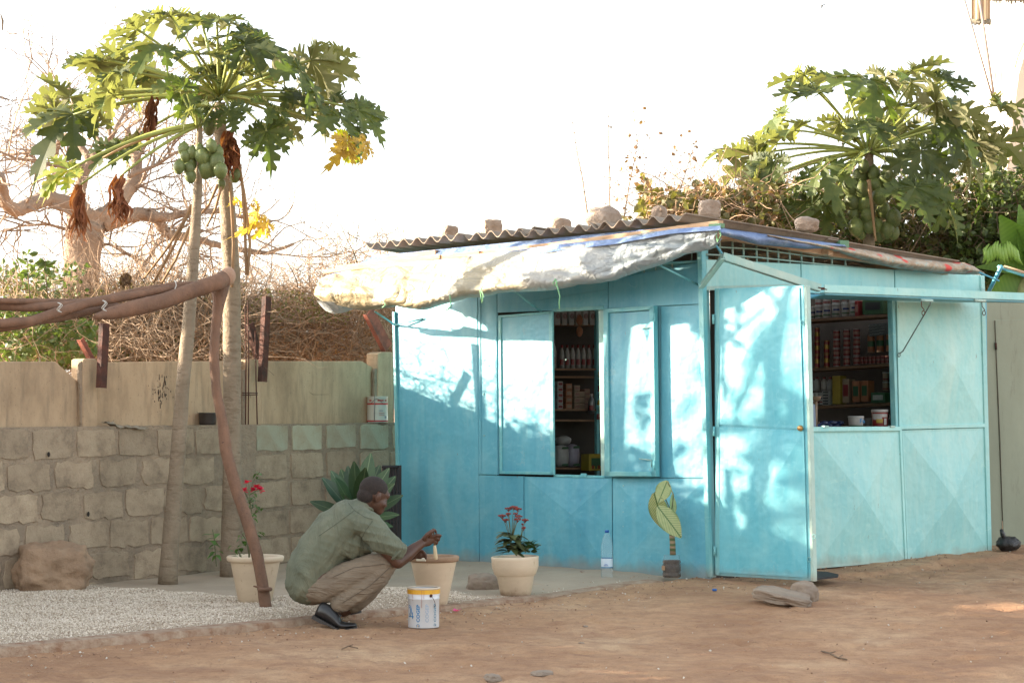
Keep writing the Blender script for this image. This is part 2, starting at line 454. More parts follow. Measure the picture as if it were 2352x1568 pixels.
BMG = [block_mesh(.385, .20, 80+k, .006) for k in range(3)]
for m in BMG: m.materials.append(BLKG)
pier_s = 2.50                            # where the older stretch ends at a plastered joint
for row in range(6):
    zc = ZT-.105-.222*row; 
    s = -2.0+(.21 if row % 2 else 0)+.05*row
    while s < SMAX-.1:
        if pier_s-.3 < s < pier_s+.22: s += .05; continue
        new = s > pier_s
        meshes = (BMG if (new and row == 0) else (BM2 if new or row == 0 else BM)); me = R.choice(meshes)
        if True:
            o = bpy.data.objects.new('block', me); COL.objects.link(o); o.parent = wall
            P = wall_pt(s, -.008, zc+R.uniform(-.006, .006)+(.012 if new else 0)); o.location = P-ORG[wall]; o.rotation_euler = (R.uniform(-.02, .02), R.uniform(-.008, .008), WROT+(pi if R.random() < 0 else 0))
            o.scale = (1, R.uniform(.93, 1.04), R.uniform(.95, 1.03))
        s += (.41 if not new else .415)*R.uniform(.97, 1.03)
# plaster pier and holes
mb = MB()
mb.hexa([wall_pt(pier_s-.13, .012, -.2), wall_pt(pier_s+.05, .012, -.2), wall_pt(pier_s+.05, -.05, -.2), wall_pt(pier_s-.13, -.05, -.2),
         wall_pt(pier_s-.15, .010, ZT+.012), wall_pt(pier_s+.06, .010, ZT+.012), wall_pt(pier_s+.06, -.05, ZT+.012), wall_pt(pier_s-.15, -.05, ZT+.012)])
mb.build('plaster_strip', MORT, wall)
DARK = mat('dark_hollow', (.02, .017, .014), rough=1)
for px, py in ((112, 1043), (203, 1180)):
    P = PLH(px, py, WA+wn*.012, wn); mb = MB(); M = Matrix.Rotation(WROT, 3, 'Z')
    mb.ell(P, (.006, .013, .019), 8, 6, M); mb.build('hole', DARK, wall)
# crack shadows / torn edge at far left: ragged darker end stones
# ------------------------------------------------------------------ concrete panel wall above
PAN = N('stained_concrete')
_a = PAN.noise(3.0, PAN.map((1, 1, .5)), 6, .65); _b = PAN.noise(20, PAN.map((1, 1, .14)), 4)
_c = PAN.ramp(_a, [(.3, (.52, .38, .245)), (.5, (.45, .32, .20)), (.7, (.30, .21, .13))])
_c = PAN.mix(PAN.ramp(_b, [(.5, 0.0), (.72, .55)]), _c, (.20, .15, .10))
_c = PAN.mix(PAN.ramp(PAN.noise(60, None, 3), [(.64, 0.0), (.7, .5)]), _c, (.12, .09, .06))
PAN = PAN.done(_c, .9, PAN.bump(PAN.noise(40, None, 5), .5, .006))
cw = thing('panel_wall', WA+V(0, 0, 1.0), 'stained concrete panel fence with notched posts standing on the block wall', 'fence')
OFFP = -.15
def PWp(px, py, off=OFFP): return PLH(px, py, WA+wn*off, wn)
def panel_poly(pxs, name='panel', th=.05, off=OFFP, m=PAN):
    mb = MB(); pts = [PWp(x, y, off) for x, y in pxs]; mb.slab(pts, wn, th); o = mb.build(name, m, cw); bevel(o, .006); return o
panel_poly([(-700, 830), (128, 830), (178, 875), (190, 905), (190, 990), (-700, 990)])
panel_poly([(214, 832), (420, 829), (420, 986), (214, 987)], off=OFFP+.01)
panel_poly([(421, 830), (562, 829), (562, 982), (421, 985)], off=OFFP+.008)
panel_poly([(599, 829), (833, 829), (862, 848), (870, 880), (870, 975), (599, 975)])
for pts in ([(191, 826), (197, 823), (220, 823), (224, 832), (224, 988), (191, 988)], [(566, 828), (572, 824), (599, 826), (601, 830), (601, 982), (566, 982)], [(868, 812), (878, 808), (900, 808), (903, 812), (903, 978), (868, 978)]):
    panel_poly(pts, 'post', .13, OFFP+.055)
for pts in ([(180, 835), (190, 828), (192, 832), (192, 988), (188, 988), (186, 900)], [(556, 850), (564, 848), (565, 982), (558, 982)], [(860, 850), (867, 845), (868, 978), (861, 978)]):
    panel_poly(pts, 'rib_and_light_stop', .03, OFFP+.045, MORT)
for pts in ([(176, 833), (240, 833), (240, 988), (176, 988)], [(545, 832), (612, 832), (612, 984), (545, 984)], [(855, 826), (906, 826), (906, 978), (855, 978)]):
    panel_poly(pts, 'rib_and_light_stop', .03, OFFP-.052, MORT)  # slabs added behind the posts to block streaks of sun through the gaps
# black tar marks on the second panel
TAR = mat('black_paint_mark', (.03, .025, .02), rough=.9)
mb = MB()
for i in range(46):
    x = 370+R.gauss(0, 12); y = 900+R.gauss(0, 18); P = PWp(x, y, OFFP+.0135); hh = R.uniform(.005, .03)*(1.5 if abs(x-372) < 8 else .5); ww = R.uniform(.002, .006)
    mb.add([P-wd*ww, P+wd*ww, P+wd*ww*.5+UZ*hh, P-wd*ww*.6+UZ*hh], [(0, 1, 2, 3)])
mb.build('paint_mark', TAR, cw)
# rusty angle stakes
RUST = mat('rusted_steel', (.11, .035, .02), (.04, .02, .015), 14, .85, .5, 60, rnd=.2)
RUSTR = mat('red_rusted_steel', (.36, .10, .06), (.14, .05, .035), 10, .8, .5, 60)
def angle_bar(name, pts, off, wpx, label, m=RUST, Y=None):
    a, b = pts; A = PWp(*a, off); B = PWp(*b, off); wdt = wpx*A.y/FD
    mb = MB(); d = (B-A).normalized(); s = (wd-d*wd.dot(d)).normalized()*wdt; th = .005
    for (e, nn) in ((s, wn), (wn*-.045, s.normalized())):
        mb.hexa([A, A+e, A+e-nn*th, A-nn*th, B, B+e, B+e-nn*th, B-nn*th])
    o = mb.build(name, m, None, org=A); return tag(o, label, 'stake', 'steel stakes along the fence top')
angle_bar('steel_stake', ((238, 742), (231, 890)), .02, 19, 'short rusty steel stake in front of the first notched fence post', RUST)
angle_bar('steel_stake', ((612, 680), (602, 876)), .03, 17, 'tall dark rusty steel stake fixed where the last fence panel begins', RUST)
angle_bar('steel_stake', ((572, 745), (597, 835)), -.12, 17, 'slanting dark steel stake meeting the foot of the tall rusty stake', RUST)
angle_bar('steel_stake', ((186, 780), (212, 828)), -.2, 10, 'thin reddish steel stub leaning out behind the first fence post', RUSTR)
angle_bar('steel_stake', ((843, 722), (886, 806)), -.15, 28, 'wide red rusted steel stake leaning against the kiosk side', RUSTR)
mb = MB()
for x, y0, y1 in ((563, 700, 985), (569, 690, 985), (586, 760, 982)):
    mb.tube([PWp(x, y0, -.02), PWp(x+2, (y0+y1)/2, -.015), PWp(x+5 if x > 580 else x+1, y1, -.03)], .0055, 5)
mb.tube([PWp(556, 902, -.01), PWp(592, 902, -.01)], .004, 4); mb.tube([PWp(556, 907, -.01), PWp(592, 906, -.01)], .004, 4)
tag(mb.build('rebar_bundle', RUST, None, org=PWp(566, 985, 0)), 'thin rusty reinforcing bars with a stirrup before the middle fence post', 'rebar')
# ------------------------------------------------------------------ kiosk
def paint(name, a, b, c, wear=.35, edge=(.52, .62, .55)):
    n = N(name)
    s1 = n.noise(2.2, n.map((1, 1, .55)), 6, .6, .8)
    s2 = n.noise(14, n.map((1, 1, .12)), 5, .65)
    s3 = n.noise(9, n.map((1, 1, 1.6), rot=(.4, .2, .5)), 6, .7, 1.5)
    col = n.ramp(s1, [(.28, a), (.52, b), (.74, c)])
    col = n.mix(n.ramp(s2, [(.42, 0.0), (.78, wear)]), col, c)
    col = n.mix(n.ramp(s3, [(.56, 0.0), (.76, wear*1.2)]), col, tuple(x*1.12 for x in c))
    col = n.mix(n.ramp(n.noise(70, None, 4, .8), [(.655, 0.0), (.70, .55)]), col, (.16, .17, .15))
    r = n.rnd(); col = n.mix(1.0, col, n.ramp(r, [(0, .92), (1, 1.06)]), 'MULTIPLY')
    col = n.mix(n.ramp(n.noise(3.1, None, 8, .8), [(.62, 0.0), (.66, .22)]), col, (.40, .50, .46)); col = n.mix(n.ramp(n.noise(26, n.map((1, 1, .3)), 6, .8), [(.66, 0.0), (.69, .8)]), col, (.20, .11, .06))
    # splashed dust along the foot
    sep = n.n('ShaderNodeSeparateXYZ'); n.l(n.tc.outputs['Object'], sep.inputs[0])
    zz = n.math('ADD', sep.outputs[2], n.math('MULTIPLY', n.noise(7), .16))
    col = n.mix(n.ramp(zz, [(.09, .55), (.18, 0.0)]), col, (.30, .22, .15))
    h = n.math('ADD', n.math('MULTIPLY', n.noise(3.5, None, 3), 1.6), n.math('MULTIPLY', s2, .12))
    return n.done(col, n.ramp(s3, [(.3, .36), (.7, .55)]), n.bump(h, .6, .02), Specular_IOR_Level=.4)
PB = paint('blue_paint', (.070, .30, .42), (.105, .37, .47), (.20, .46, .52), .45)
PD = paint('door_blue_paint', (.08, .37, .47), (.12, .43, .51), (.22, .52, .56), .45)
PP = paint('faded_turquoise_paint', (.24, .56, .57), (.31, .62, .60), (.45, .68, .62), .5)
PF = paint('frame_paint', (.07, .34, .42), (.14, .42, .46), (.30, .55, .50), .5)
PG = paint('pale_frame_paint', (.20, .40, .38), (.30, .47, .43), (.42, .52, .45), .6)
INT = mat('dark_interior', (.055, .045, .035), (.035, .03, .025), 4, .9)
WOOD = mat('bare_timber', (.42, .26, .15), (.55, .38, .24), 9, .8, .4, 30, (1, 1, 6))
SHELF = mat('shelf_board', (.20, .11, .06), (.14, .08, .045), 6, .8)
kio = thing('kiosk', KC, 'turquoise painted sheet metal kiosk with a low corrugated roof and two open hatches', 'kiosk')
def pnl(name, pxs, hit, off, th, m, apex=None, amp=.014, parent=None, bev=.003):
    n = ln if hit is LW else rn
    pts = [hit(x, y, off) for x, y in pxs]
    mb = MB(); k = len(pts)
    b = [p-n*th for p in pts]
    cen = sum(pts, V(0, 0, 0))/k if apex is None else hit(*apex, off)
    if apex is not None:
        # folded sheet: flat rim then a low four sided pyramid
        rim = [p.lerp(cen, .035) for p in pts]; top = cen+n*amp
        mb.add(pts+b+rim+[top], [(i, (i+1) % k, 2*k+(i+1) % k, 2*k+i) for i in range(k)]+[(2*k+i, 2*k+(i+1) % k, 3*k) for i in range(k)]+
               [(i, k+i, k+(i+1) % k, (i+1) % k) for i in range(k)]+[tuple(range(2*k-1, k-1, -1))])
    else:
        mb.slab(pts, n, th)
    o = mb.build(name, m, parent or kio)
    if bev and apex is None: bevel(o, bev)
    return o
TH = .02
# left wall ------------------------------------------------
LB = lambda x: lerp(1284, 1333, (x-915)/(1632-915))      # foot line
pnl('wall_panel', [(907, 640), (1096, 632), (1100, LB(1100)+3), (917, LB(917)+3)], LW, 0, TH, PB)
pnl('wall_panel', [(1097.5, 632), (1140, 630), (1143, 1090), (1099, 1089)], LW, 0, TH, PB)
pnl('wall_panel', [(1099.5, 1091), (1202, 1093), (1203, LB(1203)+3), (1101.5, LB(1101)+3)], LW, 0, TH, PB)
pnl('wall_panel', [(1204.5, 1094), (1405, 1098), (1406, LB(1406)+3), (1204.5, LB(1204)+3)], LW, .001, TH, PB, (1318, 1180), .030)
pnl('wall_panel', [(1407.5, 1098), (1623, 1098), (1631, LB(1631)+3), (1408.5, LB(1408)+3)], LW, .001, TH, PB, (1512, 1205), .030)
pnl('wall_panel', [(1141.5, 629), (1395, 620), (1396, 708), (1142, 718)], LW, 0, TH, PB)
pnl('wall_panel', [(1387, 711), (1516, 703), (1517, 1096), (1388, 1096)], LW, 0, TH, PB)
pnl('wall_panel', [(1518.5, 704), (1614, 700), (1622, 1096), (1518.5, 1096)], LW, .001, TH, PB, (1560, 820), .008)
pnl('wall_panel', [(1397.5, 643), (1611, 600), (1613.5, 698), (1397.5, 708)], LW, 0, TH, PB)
# backing sheets behind the joints
for q in ([(908, 640), (1139, 632), (1142, LB(1142)), (918, LB(918))], [(1139, 632), (1612, 600), (1612, 706), (1139, 712)], [(1139, 1094), (1622, 1097), (1629, LB(1629)), (1141, LB(1141))], [(1388, 706), (1612, 702), (1620, 1098), (1390, 1098)]):
    pnl('backing', q, LW, -.022, .004, PF, bev=0)
for q in ([(1624, 600), (2256, 636), (2262, 686), (1626, 662)], [(2060, 686), (2262, 690), (2272, 1280), (2076, 1290)], [(1866, 989), (2080, 987), (2085, 1290), (1872, 1305)]):
    pnl('backing', q, RW, -.022, .004, PF, bev=0)
# edge angle at the left corner
pnl('corner_post', [(900, 716), (906, 716), (920, LB(917)+2), (913, LB(917)+2)], LW, .02, .05, PF)
# main corner post
pnl('corner_post', [(1609, 560), (1617, 560), (1636, 1326), (1628, 1326)], LW, .018, .05, PF)
pnl('corner_post', [(1611, 560), (1621, 560), (1641, 1324), (1632, 1325)], RW, .012, .045, PF)
# closed shutter (left leaf of the window)
sh = pnl('shutter', [(1144, 725), (1266, 715), (1270, 1090), (1147, 1087)], LW, .016, .022, PB, (1206, 900), .008)
sh['label'] = 'closed left shutter leaf of the side window'
for q in ([(1145, 724), (1267, 714), (1267, 720), (1145, 730)], [(1260, 716), (1268.5, 715), (1272, 1090), (1264, 1090)], [(1144, 726), (1150, 725), (1153, 1087), (1147, 1087)], [(1147, 1081), (1271, 1083), (1271, 1090), (1147, 1088)]):
    pnl('shutter_frame', q, LW, .028, .02, PF, parent=sh)
# open shutter leaf folded back against the wall
s2 = pnl('shutter', [(1396, 720), (1494, 714), (1499, 1082), (1399, 1084)], LW, .062, .006, PB, (1440, 900), .006)
s2['label'] = 'open right shutter leaf folded back showing its welded frame'
for q in ([(1385, 709), (1500, 702), (1500, 711), (1385, 719)], [(1385, 711), (1396, 711), (1400, 1093), (1389, 1093)], [(1491, 703), (1501, 702), (1506, 1094), (1496, 1094)], [(1389, 1082), (1505, 1083), (1505, 1094), (1389, 1093)]):
    pnl('shutter_frame', q, LW, .078, .05, PF, parent=s2)
mb = MB(); a = LW(1466, 752, .085); b = LW(1492, 753, .085); mb.tube([a+UZ*-.01, a, b], .004, 6); a = LW(1468, 1053, .08); b = LW(1496, 1056, .08); mb.tube([a, b, b-UZ*.05], .004, 6)
mb.build('bolt', PG, s2)
for y in (728, 1068):
    mb = MB(); mb.tube([LW(1503, y-10, .08), LW(1504, y+10, .08)], .008, 8); mb.build('hinge', PF, s2)
# window surround
for q in ([(1268, 708), (1386, 702), (1386, 711), (1268, 716)], [(1271, 1089), (1388, 1092), (1388, 1098), (1271, 1095)]):
    pnl('window_frame', q, LW, .006, .04, PF)
pnl('window_frame', [(1374, 711), (1386, 711), (1389, 1093), (1380, 1093)], LW, -.005, .05, PG)
mb = MB(); mb.box(LW(1341, 1090, .01), (.05, .012, .022), math.atan2(ld.y, ld.x)); mb.build('latch', PF, kio)
# welding studs & rivets
mb = MB()
for x, y in ((1432, 1115), (1432, 1150), (1432, 1175), (1432, 1208), (1111, 905), (1300, 826), (1112, 1000)):
    mb.ell(LW(x, y, .004), (.006, .006, .006), 6, 4)
mb.build('rivet', PG, kio)
# small vertical weld seams, strips
for q in ([(1100, 640), (1103, 640), (1105, 1086), (1102, 1086)], ):
    pnl('seam_strip', q, LW, .006, .006, PB)
pnl('seam_strip', [(1218, 690), (1395, 664), (1395, 666.5), (1218, 692.5)], LW, .006, .006, PB)
# door (hinged at the corner, swung open into line with the left wall) ---------------
door = pnl('door', [(1641, 663), (1846, 655), (1866, 1334), (1642, 1321)], LW, -.004, .03, PD)
for q, ap, am in (([(1652, 668), (1836, 661), (1846, 985), (1652, 975)], (1723, 800), .026), ([(1652, 980), (1846, 990), (1855, 1326), (1650, 1314)], (1756, 1146), .030)):
    pnl('door_panel', q, LW, .004, .006, PD, ap, am, parent=door)
for q in ([(1643, 663), (1651, 662), (1652, 1321), (1643, 1320)], [(1846, 655), (1853, 655), (1869, 1335), (1862, 1334)]):
    pnl('door_edge', q, LW, .008, .045, PF if q[0][0] < 1700 else PG, parent=door)
for y in (733, 990, 1265):
    mb = MB(); x = lerp(1638, 1642, (y-700)/600); mb.tube([LW(x, y-11, .02), LW(x+.3, y+11, .02)], .009, 8); mb.build('hinge', PF, door)
mb = MB(); P = LW(1839, 983, .01); Mr = Matrix.Rotation(math.atan2(ln.y, ln.x), 3, 'Z') @ Matrix.Rotation(pi/2, 3, 'Y')
mb.lathe([(0, .022), (.016, .020), (.020, .010), (.021, 0)], P, 14, True, Mr); mb.build('lock', mat('brass', (.55, .33, .13), rough=.4, Metallic=.8), door)
mb = MB()
for (x, y) in ((1843, 741), (1869, 1232), (1859, 1284)):
    P = LW(x, y, .006); mb.tube([P+(ld*cos(t)+UZ*sin(t))*.016 for t in [i*pi/5 for i in range(11)]], .0035, 5, False)
mb.build('staple', PF, door)
pnl('gap_shade_strip', [(1630, 664), (1648, 664), (1652, 1318), (1637, 1318)], LW, -.055, .004, INT, bev=0)  # dark strip added to paint the shade in the gap beside the door
# right wall ------------------------------------------------
RBt = lambda x: lerp(1303, 1267, (x-1865)/(2277-1865))
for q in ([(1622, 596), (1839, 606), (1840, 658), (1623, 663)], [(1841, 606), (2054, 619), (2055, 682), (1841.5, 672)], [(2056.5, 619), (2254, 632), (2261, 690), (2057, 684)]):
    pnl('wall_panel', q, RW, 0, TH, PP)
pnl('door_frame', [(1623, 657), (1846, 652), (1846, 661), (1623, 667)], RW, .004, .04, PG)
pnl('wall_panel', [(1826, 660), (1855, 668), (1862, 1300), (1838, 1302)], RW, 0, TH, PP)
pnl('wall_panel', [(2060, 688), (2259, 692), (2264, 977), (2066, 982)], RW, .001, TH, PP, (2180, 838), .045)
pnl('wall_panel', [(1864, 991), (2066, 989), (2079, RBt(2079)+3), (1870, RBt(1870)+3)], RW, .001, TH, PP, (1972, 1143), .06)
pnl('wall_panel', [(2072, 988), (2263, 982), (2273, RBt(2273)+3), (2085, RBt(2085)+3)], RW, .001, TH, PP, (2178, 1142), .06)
pnl('corner_post', [(2253, 632), (2262, 633), (2279, RBt(2277)+2), (2270, RBt(2270)+2)], RW, .014, .06, PP)
pnl('seam_strip', [(2066.5, 984), (2072, 984), (2084.5, RBt(2082)+2), (2079.5, RBt(2079)+2)], RW, .010, .02, PP)
pnl('window_frame', [(1855, 684), (1860, 684), (1866, 986), (1861, 986)], RW, .012, .03, PG)
pnl('window_frame', [(1861, 980), (2070, 979), (2070, 989), (1861, 991)], RW, .02, .05, PP)
pnl('window_frame', [(2066, 977), (2266, 972), (2266, 981), (2070, 986)], RW, .012, .03, PP)
pnl('window_frame', [(2049, 688), (2056, 688), (2064, 983), (2058, 983)], RW, .006, .05, PF)
for x in (1895, 2048):
    mb = MB(); mb.box(RW(x, 979, .015), (.05, .03, .014), math.atan2(rd.y, rd.x)); mb.build('latch', PG, kio)
for x, y in ((1862, 985), (1858, 1013)): 
    pass
# rear walls, floor (seen through the hatches)
KB = KL+rd*3.25; ZB = 2.2
def vwall(a, b, z0, z1, m, name, off=0, th=.02):
    mb = MB(); n = V(-(b-a).y, (b-a).x, 0).normalized()
    mb.hexa([a+UZ*z0, b+UZ*z0, b+n*th+UZ*z0, a+n*th+UZ*z0, a+UZ*z1, b+UZ*z1, b+n*th+UZ*z1, a+n*th+UZ*z1]); return mb.build(name, m, kio)
inL = KL-ln*.04; 
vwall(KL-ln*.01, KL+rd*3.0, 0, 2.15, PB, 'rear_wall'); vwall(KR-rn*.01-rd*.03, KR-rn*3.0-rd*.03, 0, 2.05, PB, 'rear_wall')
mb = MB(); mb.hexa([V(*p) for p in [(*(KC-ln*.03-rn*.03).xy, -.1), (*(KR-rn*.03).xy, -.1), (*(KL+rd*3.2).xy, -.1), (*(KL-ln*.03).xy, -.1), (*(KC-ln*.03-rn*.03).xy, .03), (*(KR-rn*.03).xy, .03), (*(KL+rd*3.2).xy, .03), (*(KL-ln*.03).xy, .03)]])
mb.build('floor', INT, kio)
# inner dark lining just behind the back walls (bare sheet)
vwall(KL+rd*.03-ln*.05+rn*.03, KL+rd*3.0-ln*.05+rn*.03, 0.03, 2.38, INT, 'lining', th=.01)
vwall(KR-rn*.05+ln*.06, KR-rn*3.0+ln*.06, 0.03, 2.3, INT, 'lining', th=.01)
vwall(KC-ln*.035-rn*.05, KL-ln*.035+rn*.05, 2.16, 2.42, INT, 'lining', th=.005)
# grille in the gap under the roof ------------------------------
def bars(hit, off, segs, r=.004, seg=5):
    mb = MB()
    for a, b in segs: mb.tube([hit(*a, off), hit(*b, off)], r, seg)
    return mb
rt = lambda x: lerp(536, 616, (x-1620)/(2140-1620))
segs = []
vx = [1654, 1683, 1708, 1738, 1763, 1788, 1814, 1841, 1868, 1911, 1942]
for x in vx:
    yb = lerp(597, 632, (x-1622)/630)
    mb = MB(); mb.tube([RW(x-1, rt(x)-6, -.01), RW(x, yb+3, -.01)], .008, 6); mb.build('grille_bar', PG, kio)
for pts in ([(1618, 584), (1740, 591), (1880, 606), (1990, 616)], [(1618, 566), (1740, 572), (1870, 590), (2032, 603), (2050, 612)], [(1618, 548), (1740, 556), (1900, 580)]):
    mb = MB(); mb.tube([RW(x, y, .0) for x, y in pts], .0065, 6); mb.build('grille_bar', PG, kio)
for x in (1437, 1480, 1506, 1544, 1589, 1602):
    yb = lerp(641, 601, (x-1403)/200)
    mb = MB(); mb.tube([LW(x, yb-50, -.01), LW(x, yb+1, -.01)], .005, 6); mb.build('grille_bar', PG, kio)
mb = MB(); mb.tube([LW(1404, 640, .005), LW(1403, 600, .005)], .013, 6); mb.build('grille_bar', PG, kio)
mb = MB()
for i in range(7):
    mb.tube([LW(1405+30*i, 640-6*i-26, -.25), LW(1465+30*i, 640-6*i+2, -.3)], .003, 4)
    mb.tube([RW(1622+50*i, 556+7*i, -.3), RW(1700+60*i, 590+6*i, -.25)], .003, 4)
    mb.tube([RW(1640+55*i, 590+6*i, -.33), RW(1700+60*i, 560+6*i, -.35)], .003, 4)
mb.build('roof_wire', mat('dull_wire', (.24, .17, .12), rough=.8), kio)
# long thin pipe and struts carrying the awning
for pts, off, r in (([(1392, 612), (1603, 600)], .03, .009), ([(1508, 606), (1610, 657)], .05, .008), ([(1160, 652), (1243, 716)], .08, .008), ([(862, 716), (908, 747)], .12, .008), ([(908, 746), (972, 732)], .05, .006)):
    mb = MB(); A = LW(*pts[0], off+.35); B = LW(*pts[1], .01); mb.tube([A if pts[0][0] not in (1392, 908) else LW(*pts[0], off), B], r, 6); mb.build('awning_strut', PF, kio)
mb = MB(); mb.tube([RW(1626, 540, .05), RW(1659, 583, .2)], .009, 6); mb.build('awning_strut', PB, kio)

# folding arm frame and flap over the right hatch
def bar(pts, offs, w, m, name='awning_bar', par=kio):
    mb = MB(); A = RW(*pts[0], offs[0]); B = RW(*pts[1], offs[1]); d = (B-A).normalized(); up = (UZ-d*d.z).normalized(); n = d.cross(up)
    if n.dot(rn) < 0: n = -n
    for (e, t) in ((up*w, n*.005), (n*-w*.8, up*.005)):
        a0 = A-up*w/2+(UZ*0); a1 = B-up*w/2
        if e.dot(up) > w*.5: mb.hexa([a0, a0+e, a0+e-t, a0-t, a1, a1+e, a1+e-t, a1-t])
        else:
            a0 = A-up*w/2; a1 = B-up*w/2; mb.hexa([a0, a0+e, a0+e+t, a0+t, a1, a1+e, a1+e+t, a1+t])
    return mb.build(name, m, par)
bar([(1613, 656), (1664, 588)], (.02, .28), .055, PG)
bar([(1662, 588), (1886, 661)], (.28, .42), .055, PG)
flap = bar([(1894, 663), (2420, 684)], (.42, .50), .06, PP, 'awning_flap')
flap['label'] = 'raised hatch flap with painted angle iron rim'
mb = MB(); a, b = RW(1861, 684, .02), RW(2215, 692, .02); c, d = RW(2415, 694, .49), RW(1894, 674, .41)
mb.slab([a, b, c, d] if (b-a).cross(c-b).z > 0 else [d, c, b, a], UZ, .008); mb.build('flap_sheet', PB, flap)
pnl('window_lintel', [(1860, 675), (2056, 682), (2056, 690), (1860, 686)], RW, .012, .05, PB)
mb = MB(); mb.box(RW(1889, 663, .42), (.03, .02, .018)); mb.tube([RW(1880, 660, .42), RW(1899, 665, .42)], .004, 5); mb.build('rusty_joint', RUST, flap)
for x in (2128, 2250):
    mb = MB(); A = RW(x, 690, .47); mb.tube([A-rd*.06, A+rd*.07], .012, 6); mb.box(A+UZ*-.0, (.07, .03, .012), math.atan2(rd.y, rd.x)); mb.build('bolt', PG, flap)
    x2 = x-9 if x < 2200 else x+8
    mb = MB(); pts = [RW(x2-3, 692, .47), RW(x2-2, 704, .47), RW(x2+4, 712, .47)]; P = RW(x2+2, 719, .47)
    pts += [P+(rd*cos(t)+UZ*sin(t))*.018 for t in [pi/2+i*pi/5 for i in range(11)]]; mb.tube(pts, .0035, 5); mb.build('ring_hook', RUST, flap)
mb = MB(); mb.tube([RW(2138, 692, .47), RW(2136, 700, .47), RW(2074, 806, .03), RW(2066, 812, .02)], .0055, 6)
P = RW(2065, 815, .02); mb.tube([P+(rd*cos(t)+UZ*sin(t))*.014 for t in [i*pi/5 for i in range(11)]], .004, 5); mb.build('stay_rod', mat('stay_rod_steel', (.12, .17, .16), rough=.6), kio)
# bracket at the far right corner
mb = MB(); mb.tube([RW(2272, 668, .05), RW(2300, 612, .35)], .018, 4); mb.build('awning_strut', PB, kio)
mb = MB(); mb.tube([RW(2292, 612, .3), RW(2420, 655, .5)], .014, 4); mb.build('awning_strut', PF, kio)
mb = MB(); mb.tube([RW(2250, 626, .25), RW(2295, 645, .3)], .007, 5); mb.build('awning_strut', PB, kio)
mb = MB(); A = RW(2306, 612, .33); B = RW(2400, 640, .5); mb.tube([A, B], .011, 4); mb.build('wood_strip', WOOD, kio)
# ------------------------------------------------------------------ roof
RC = V(1.208, 15.10, 2.535)                     # front corner of the sheets
def roofz(a, b):                                # a along -ld (back left), b along rd
    return 2.535-.0228*a-.0605*b
def RP(a, b, dz=0): P = RC-ld*0; P = RC+ld*-1*a*-1 if False else RC+(KL-KC).normalized()*a+rd*b; return V(P.x, P.y, roofz(a, b)+dz)
CEM = N('fibre_cement')
_c = CEM.ramp(CEM.noise(5, None, 6), [(.3, (.30, .245, .19)), (.55, (.235, .19, .145)), (.75, (.16, .13, .10))])
_c = CEM.mix(CEM.ramp(CEM.noise(60, None, 4), [(.6, 0.0), (.72, .5)]), _c, (.38, .34, .29))
CEM = CEM.done(_c, .9, CEM.bump(CEM.noise(80), .6, .004))
PITCHW = .146; AMP = .025
def sheet(a0, nw, b0, b1, dz, tilt=0):
    mb = MB(); S = 12; n = nw*S; t = .008; vs = []; nb = 3
    for side in (0, 1):
        for j in range(nb+1):
            b = lerp(b0, b1, j/nb)
            for i in range(n+1):
                a = a0+PITCHW*i/S
                z = AMP*cos(2*pi*i/S)-side*t+dz+tilt*(b-b0)+.003*nz((a*3, b, dz))
                vs.append(RP(a, b, z))
    m = n+1; o = m*(nb+1); fs = []
    for j in range(nb):
        for i in range(n):
            k = j*m+i; fs.append((k, k+1, k+m+1, k+m)); fs.append((o+k, o+k+m, o+k+m+1, o+k+1))
    for i in range(n): fs.append((i, o+i, o+i+1, i+1)); k = nb*m+i; fs.append((k, k+1, o+k+1, o+k))
    for j in range(nb): k = j*m; fs.append((k, k+m, o+k+m, o+k)); k = j*m+n; fs.append((k, o+k, o+k+m, k+m))
    mb.add(vs, fs, True); o_ = mb.build('roof_sheet', CEM, kio)
    o_.data.polygons.foreach_set('use_smooth', [True]*len(o_.data.polygons))
    m2 = o_.modifiers.new('e', 'EDGE_SPLIT'); m2.split_angle = radians(50)
na = [(0, 5, .0), (5, 5, -.008), (10, 5, .006), (15, 6, -.006)]
for i, (st, n_, dz) in enumerate(na):
    sheet(PITCHW*st-.02*(i % 2), n_+1, -.0+.03*(i % 3), 1.62, dz+.010*i)
    sheet(PITCHW*st-.02*(i % 2), n_+1, 1.5, 3.06, dz+.010*i-.014)
# timber under the sheets
def plank(pts, offs, hw, th, m=WOOD, name='roof_batten'):
    mb = MB(); P = [LW(x, y, o) for (x, y), o in zip(pts, offs)]
    for i in range(len(P)-1):
        A, B = P[i], P[i+1]
        mb.hexa([A-UZ*hw, A-UZ*hw-ln*th, A+UZ*hw-ln*th, A+UZ*hw, B-UZ*hw, B-UZ*hw-ln*th, B+UZ*hw-ln*th, B+UZ*hw])
    return bevel(mb.build(name, m, kio), .003)
plank([(1652, 513), (1300, 560), (1012, 594)], (.40, .44, .5), .022, .05)
plank([(1300, 568), (1020, 596)], (.48, .53), .020, .04)
plank([(1100, 583), (930, 600), (770, 616)], (.50, .56, .60), .022, .05)
plank([(1010, 590), (742, 624)], (.54, .64), .017, .05)
plank([(1000, 580), (880, 594)], (.36, .4), .02, .04)
mb = MB(); P = [RP(-.0, .02, -.06), RP(-.0, 3.0, -.06)]
A, B = RP(.06, .03, -.055), RP(.06, 3.0, -.055)
mb.hexa([A, A-rd.cross(UZ)*0+(KL-KC).normalized()*.05, A+(KL-KC).normalized()*.05-UZ*.05, A-UZ*.05, B, B+(KL-KC).normalized()*.05, B+(KL-KC).normalized()*.05-UZ*.05, B-UZ*.05]); mb.build('roof_batten', WOOD, kio)
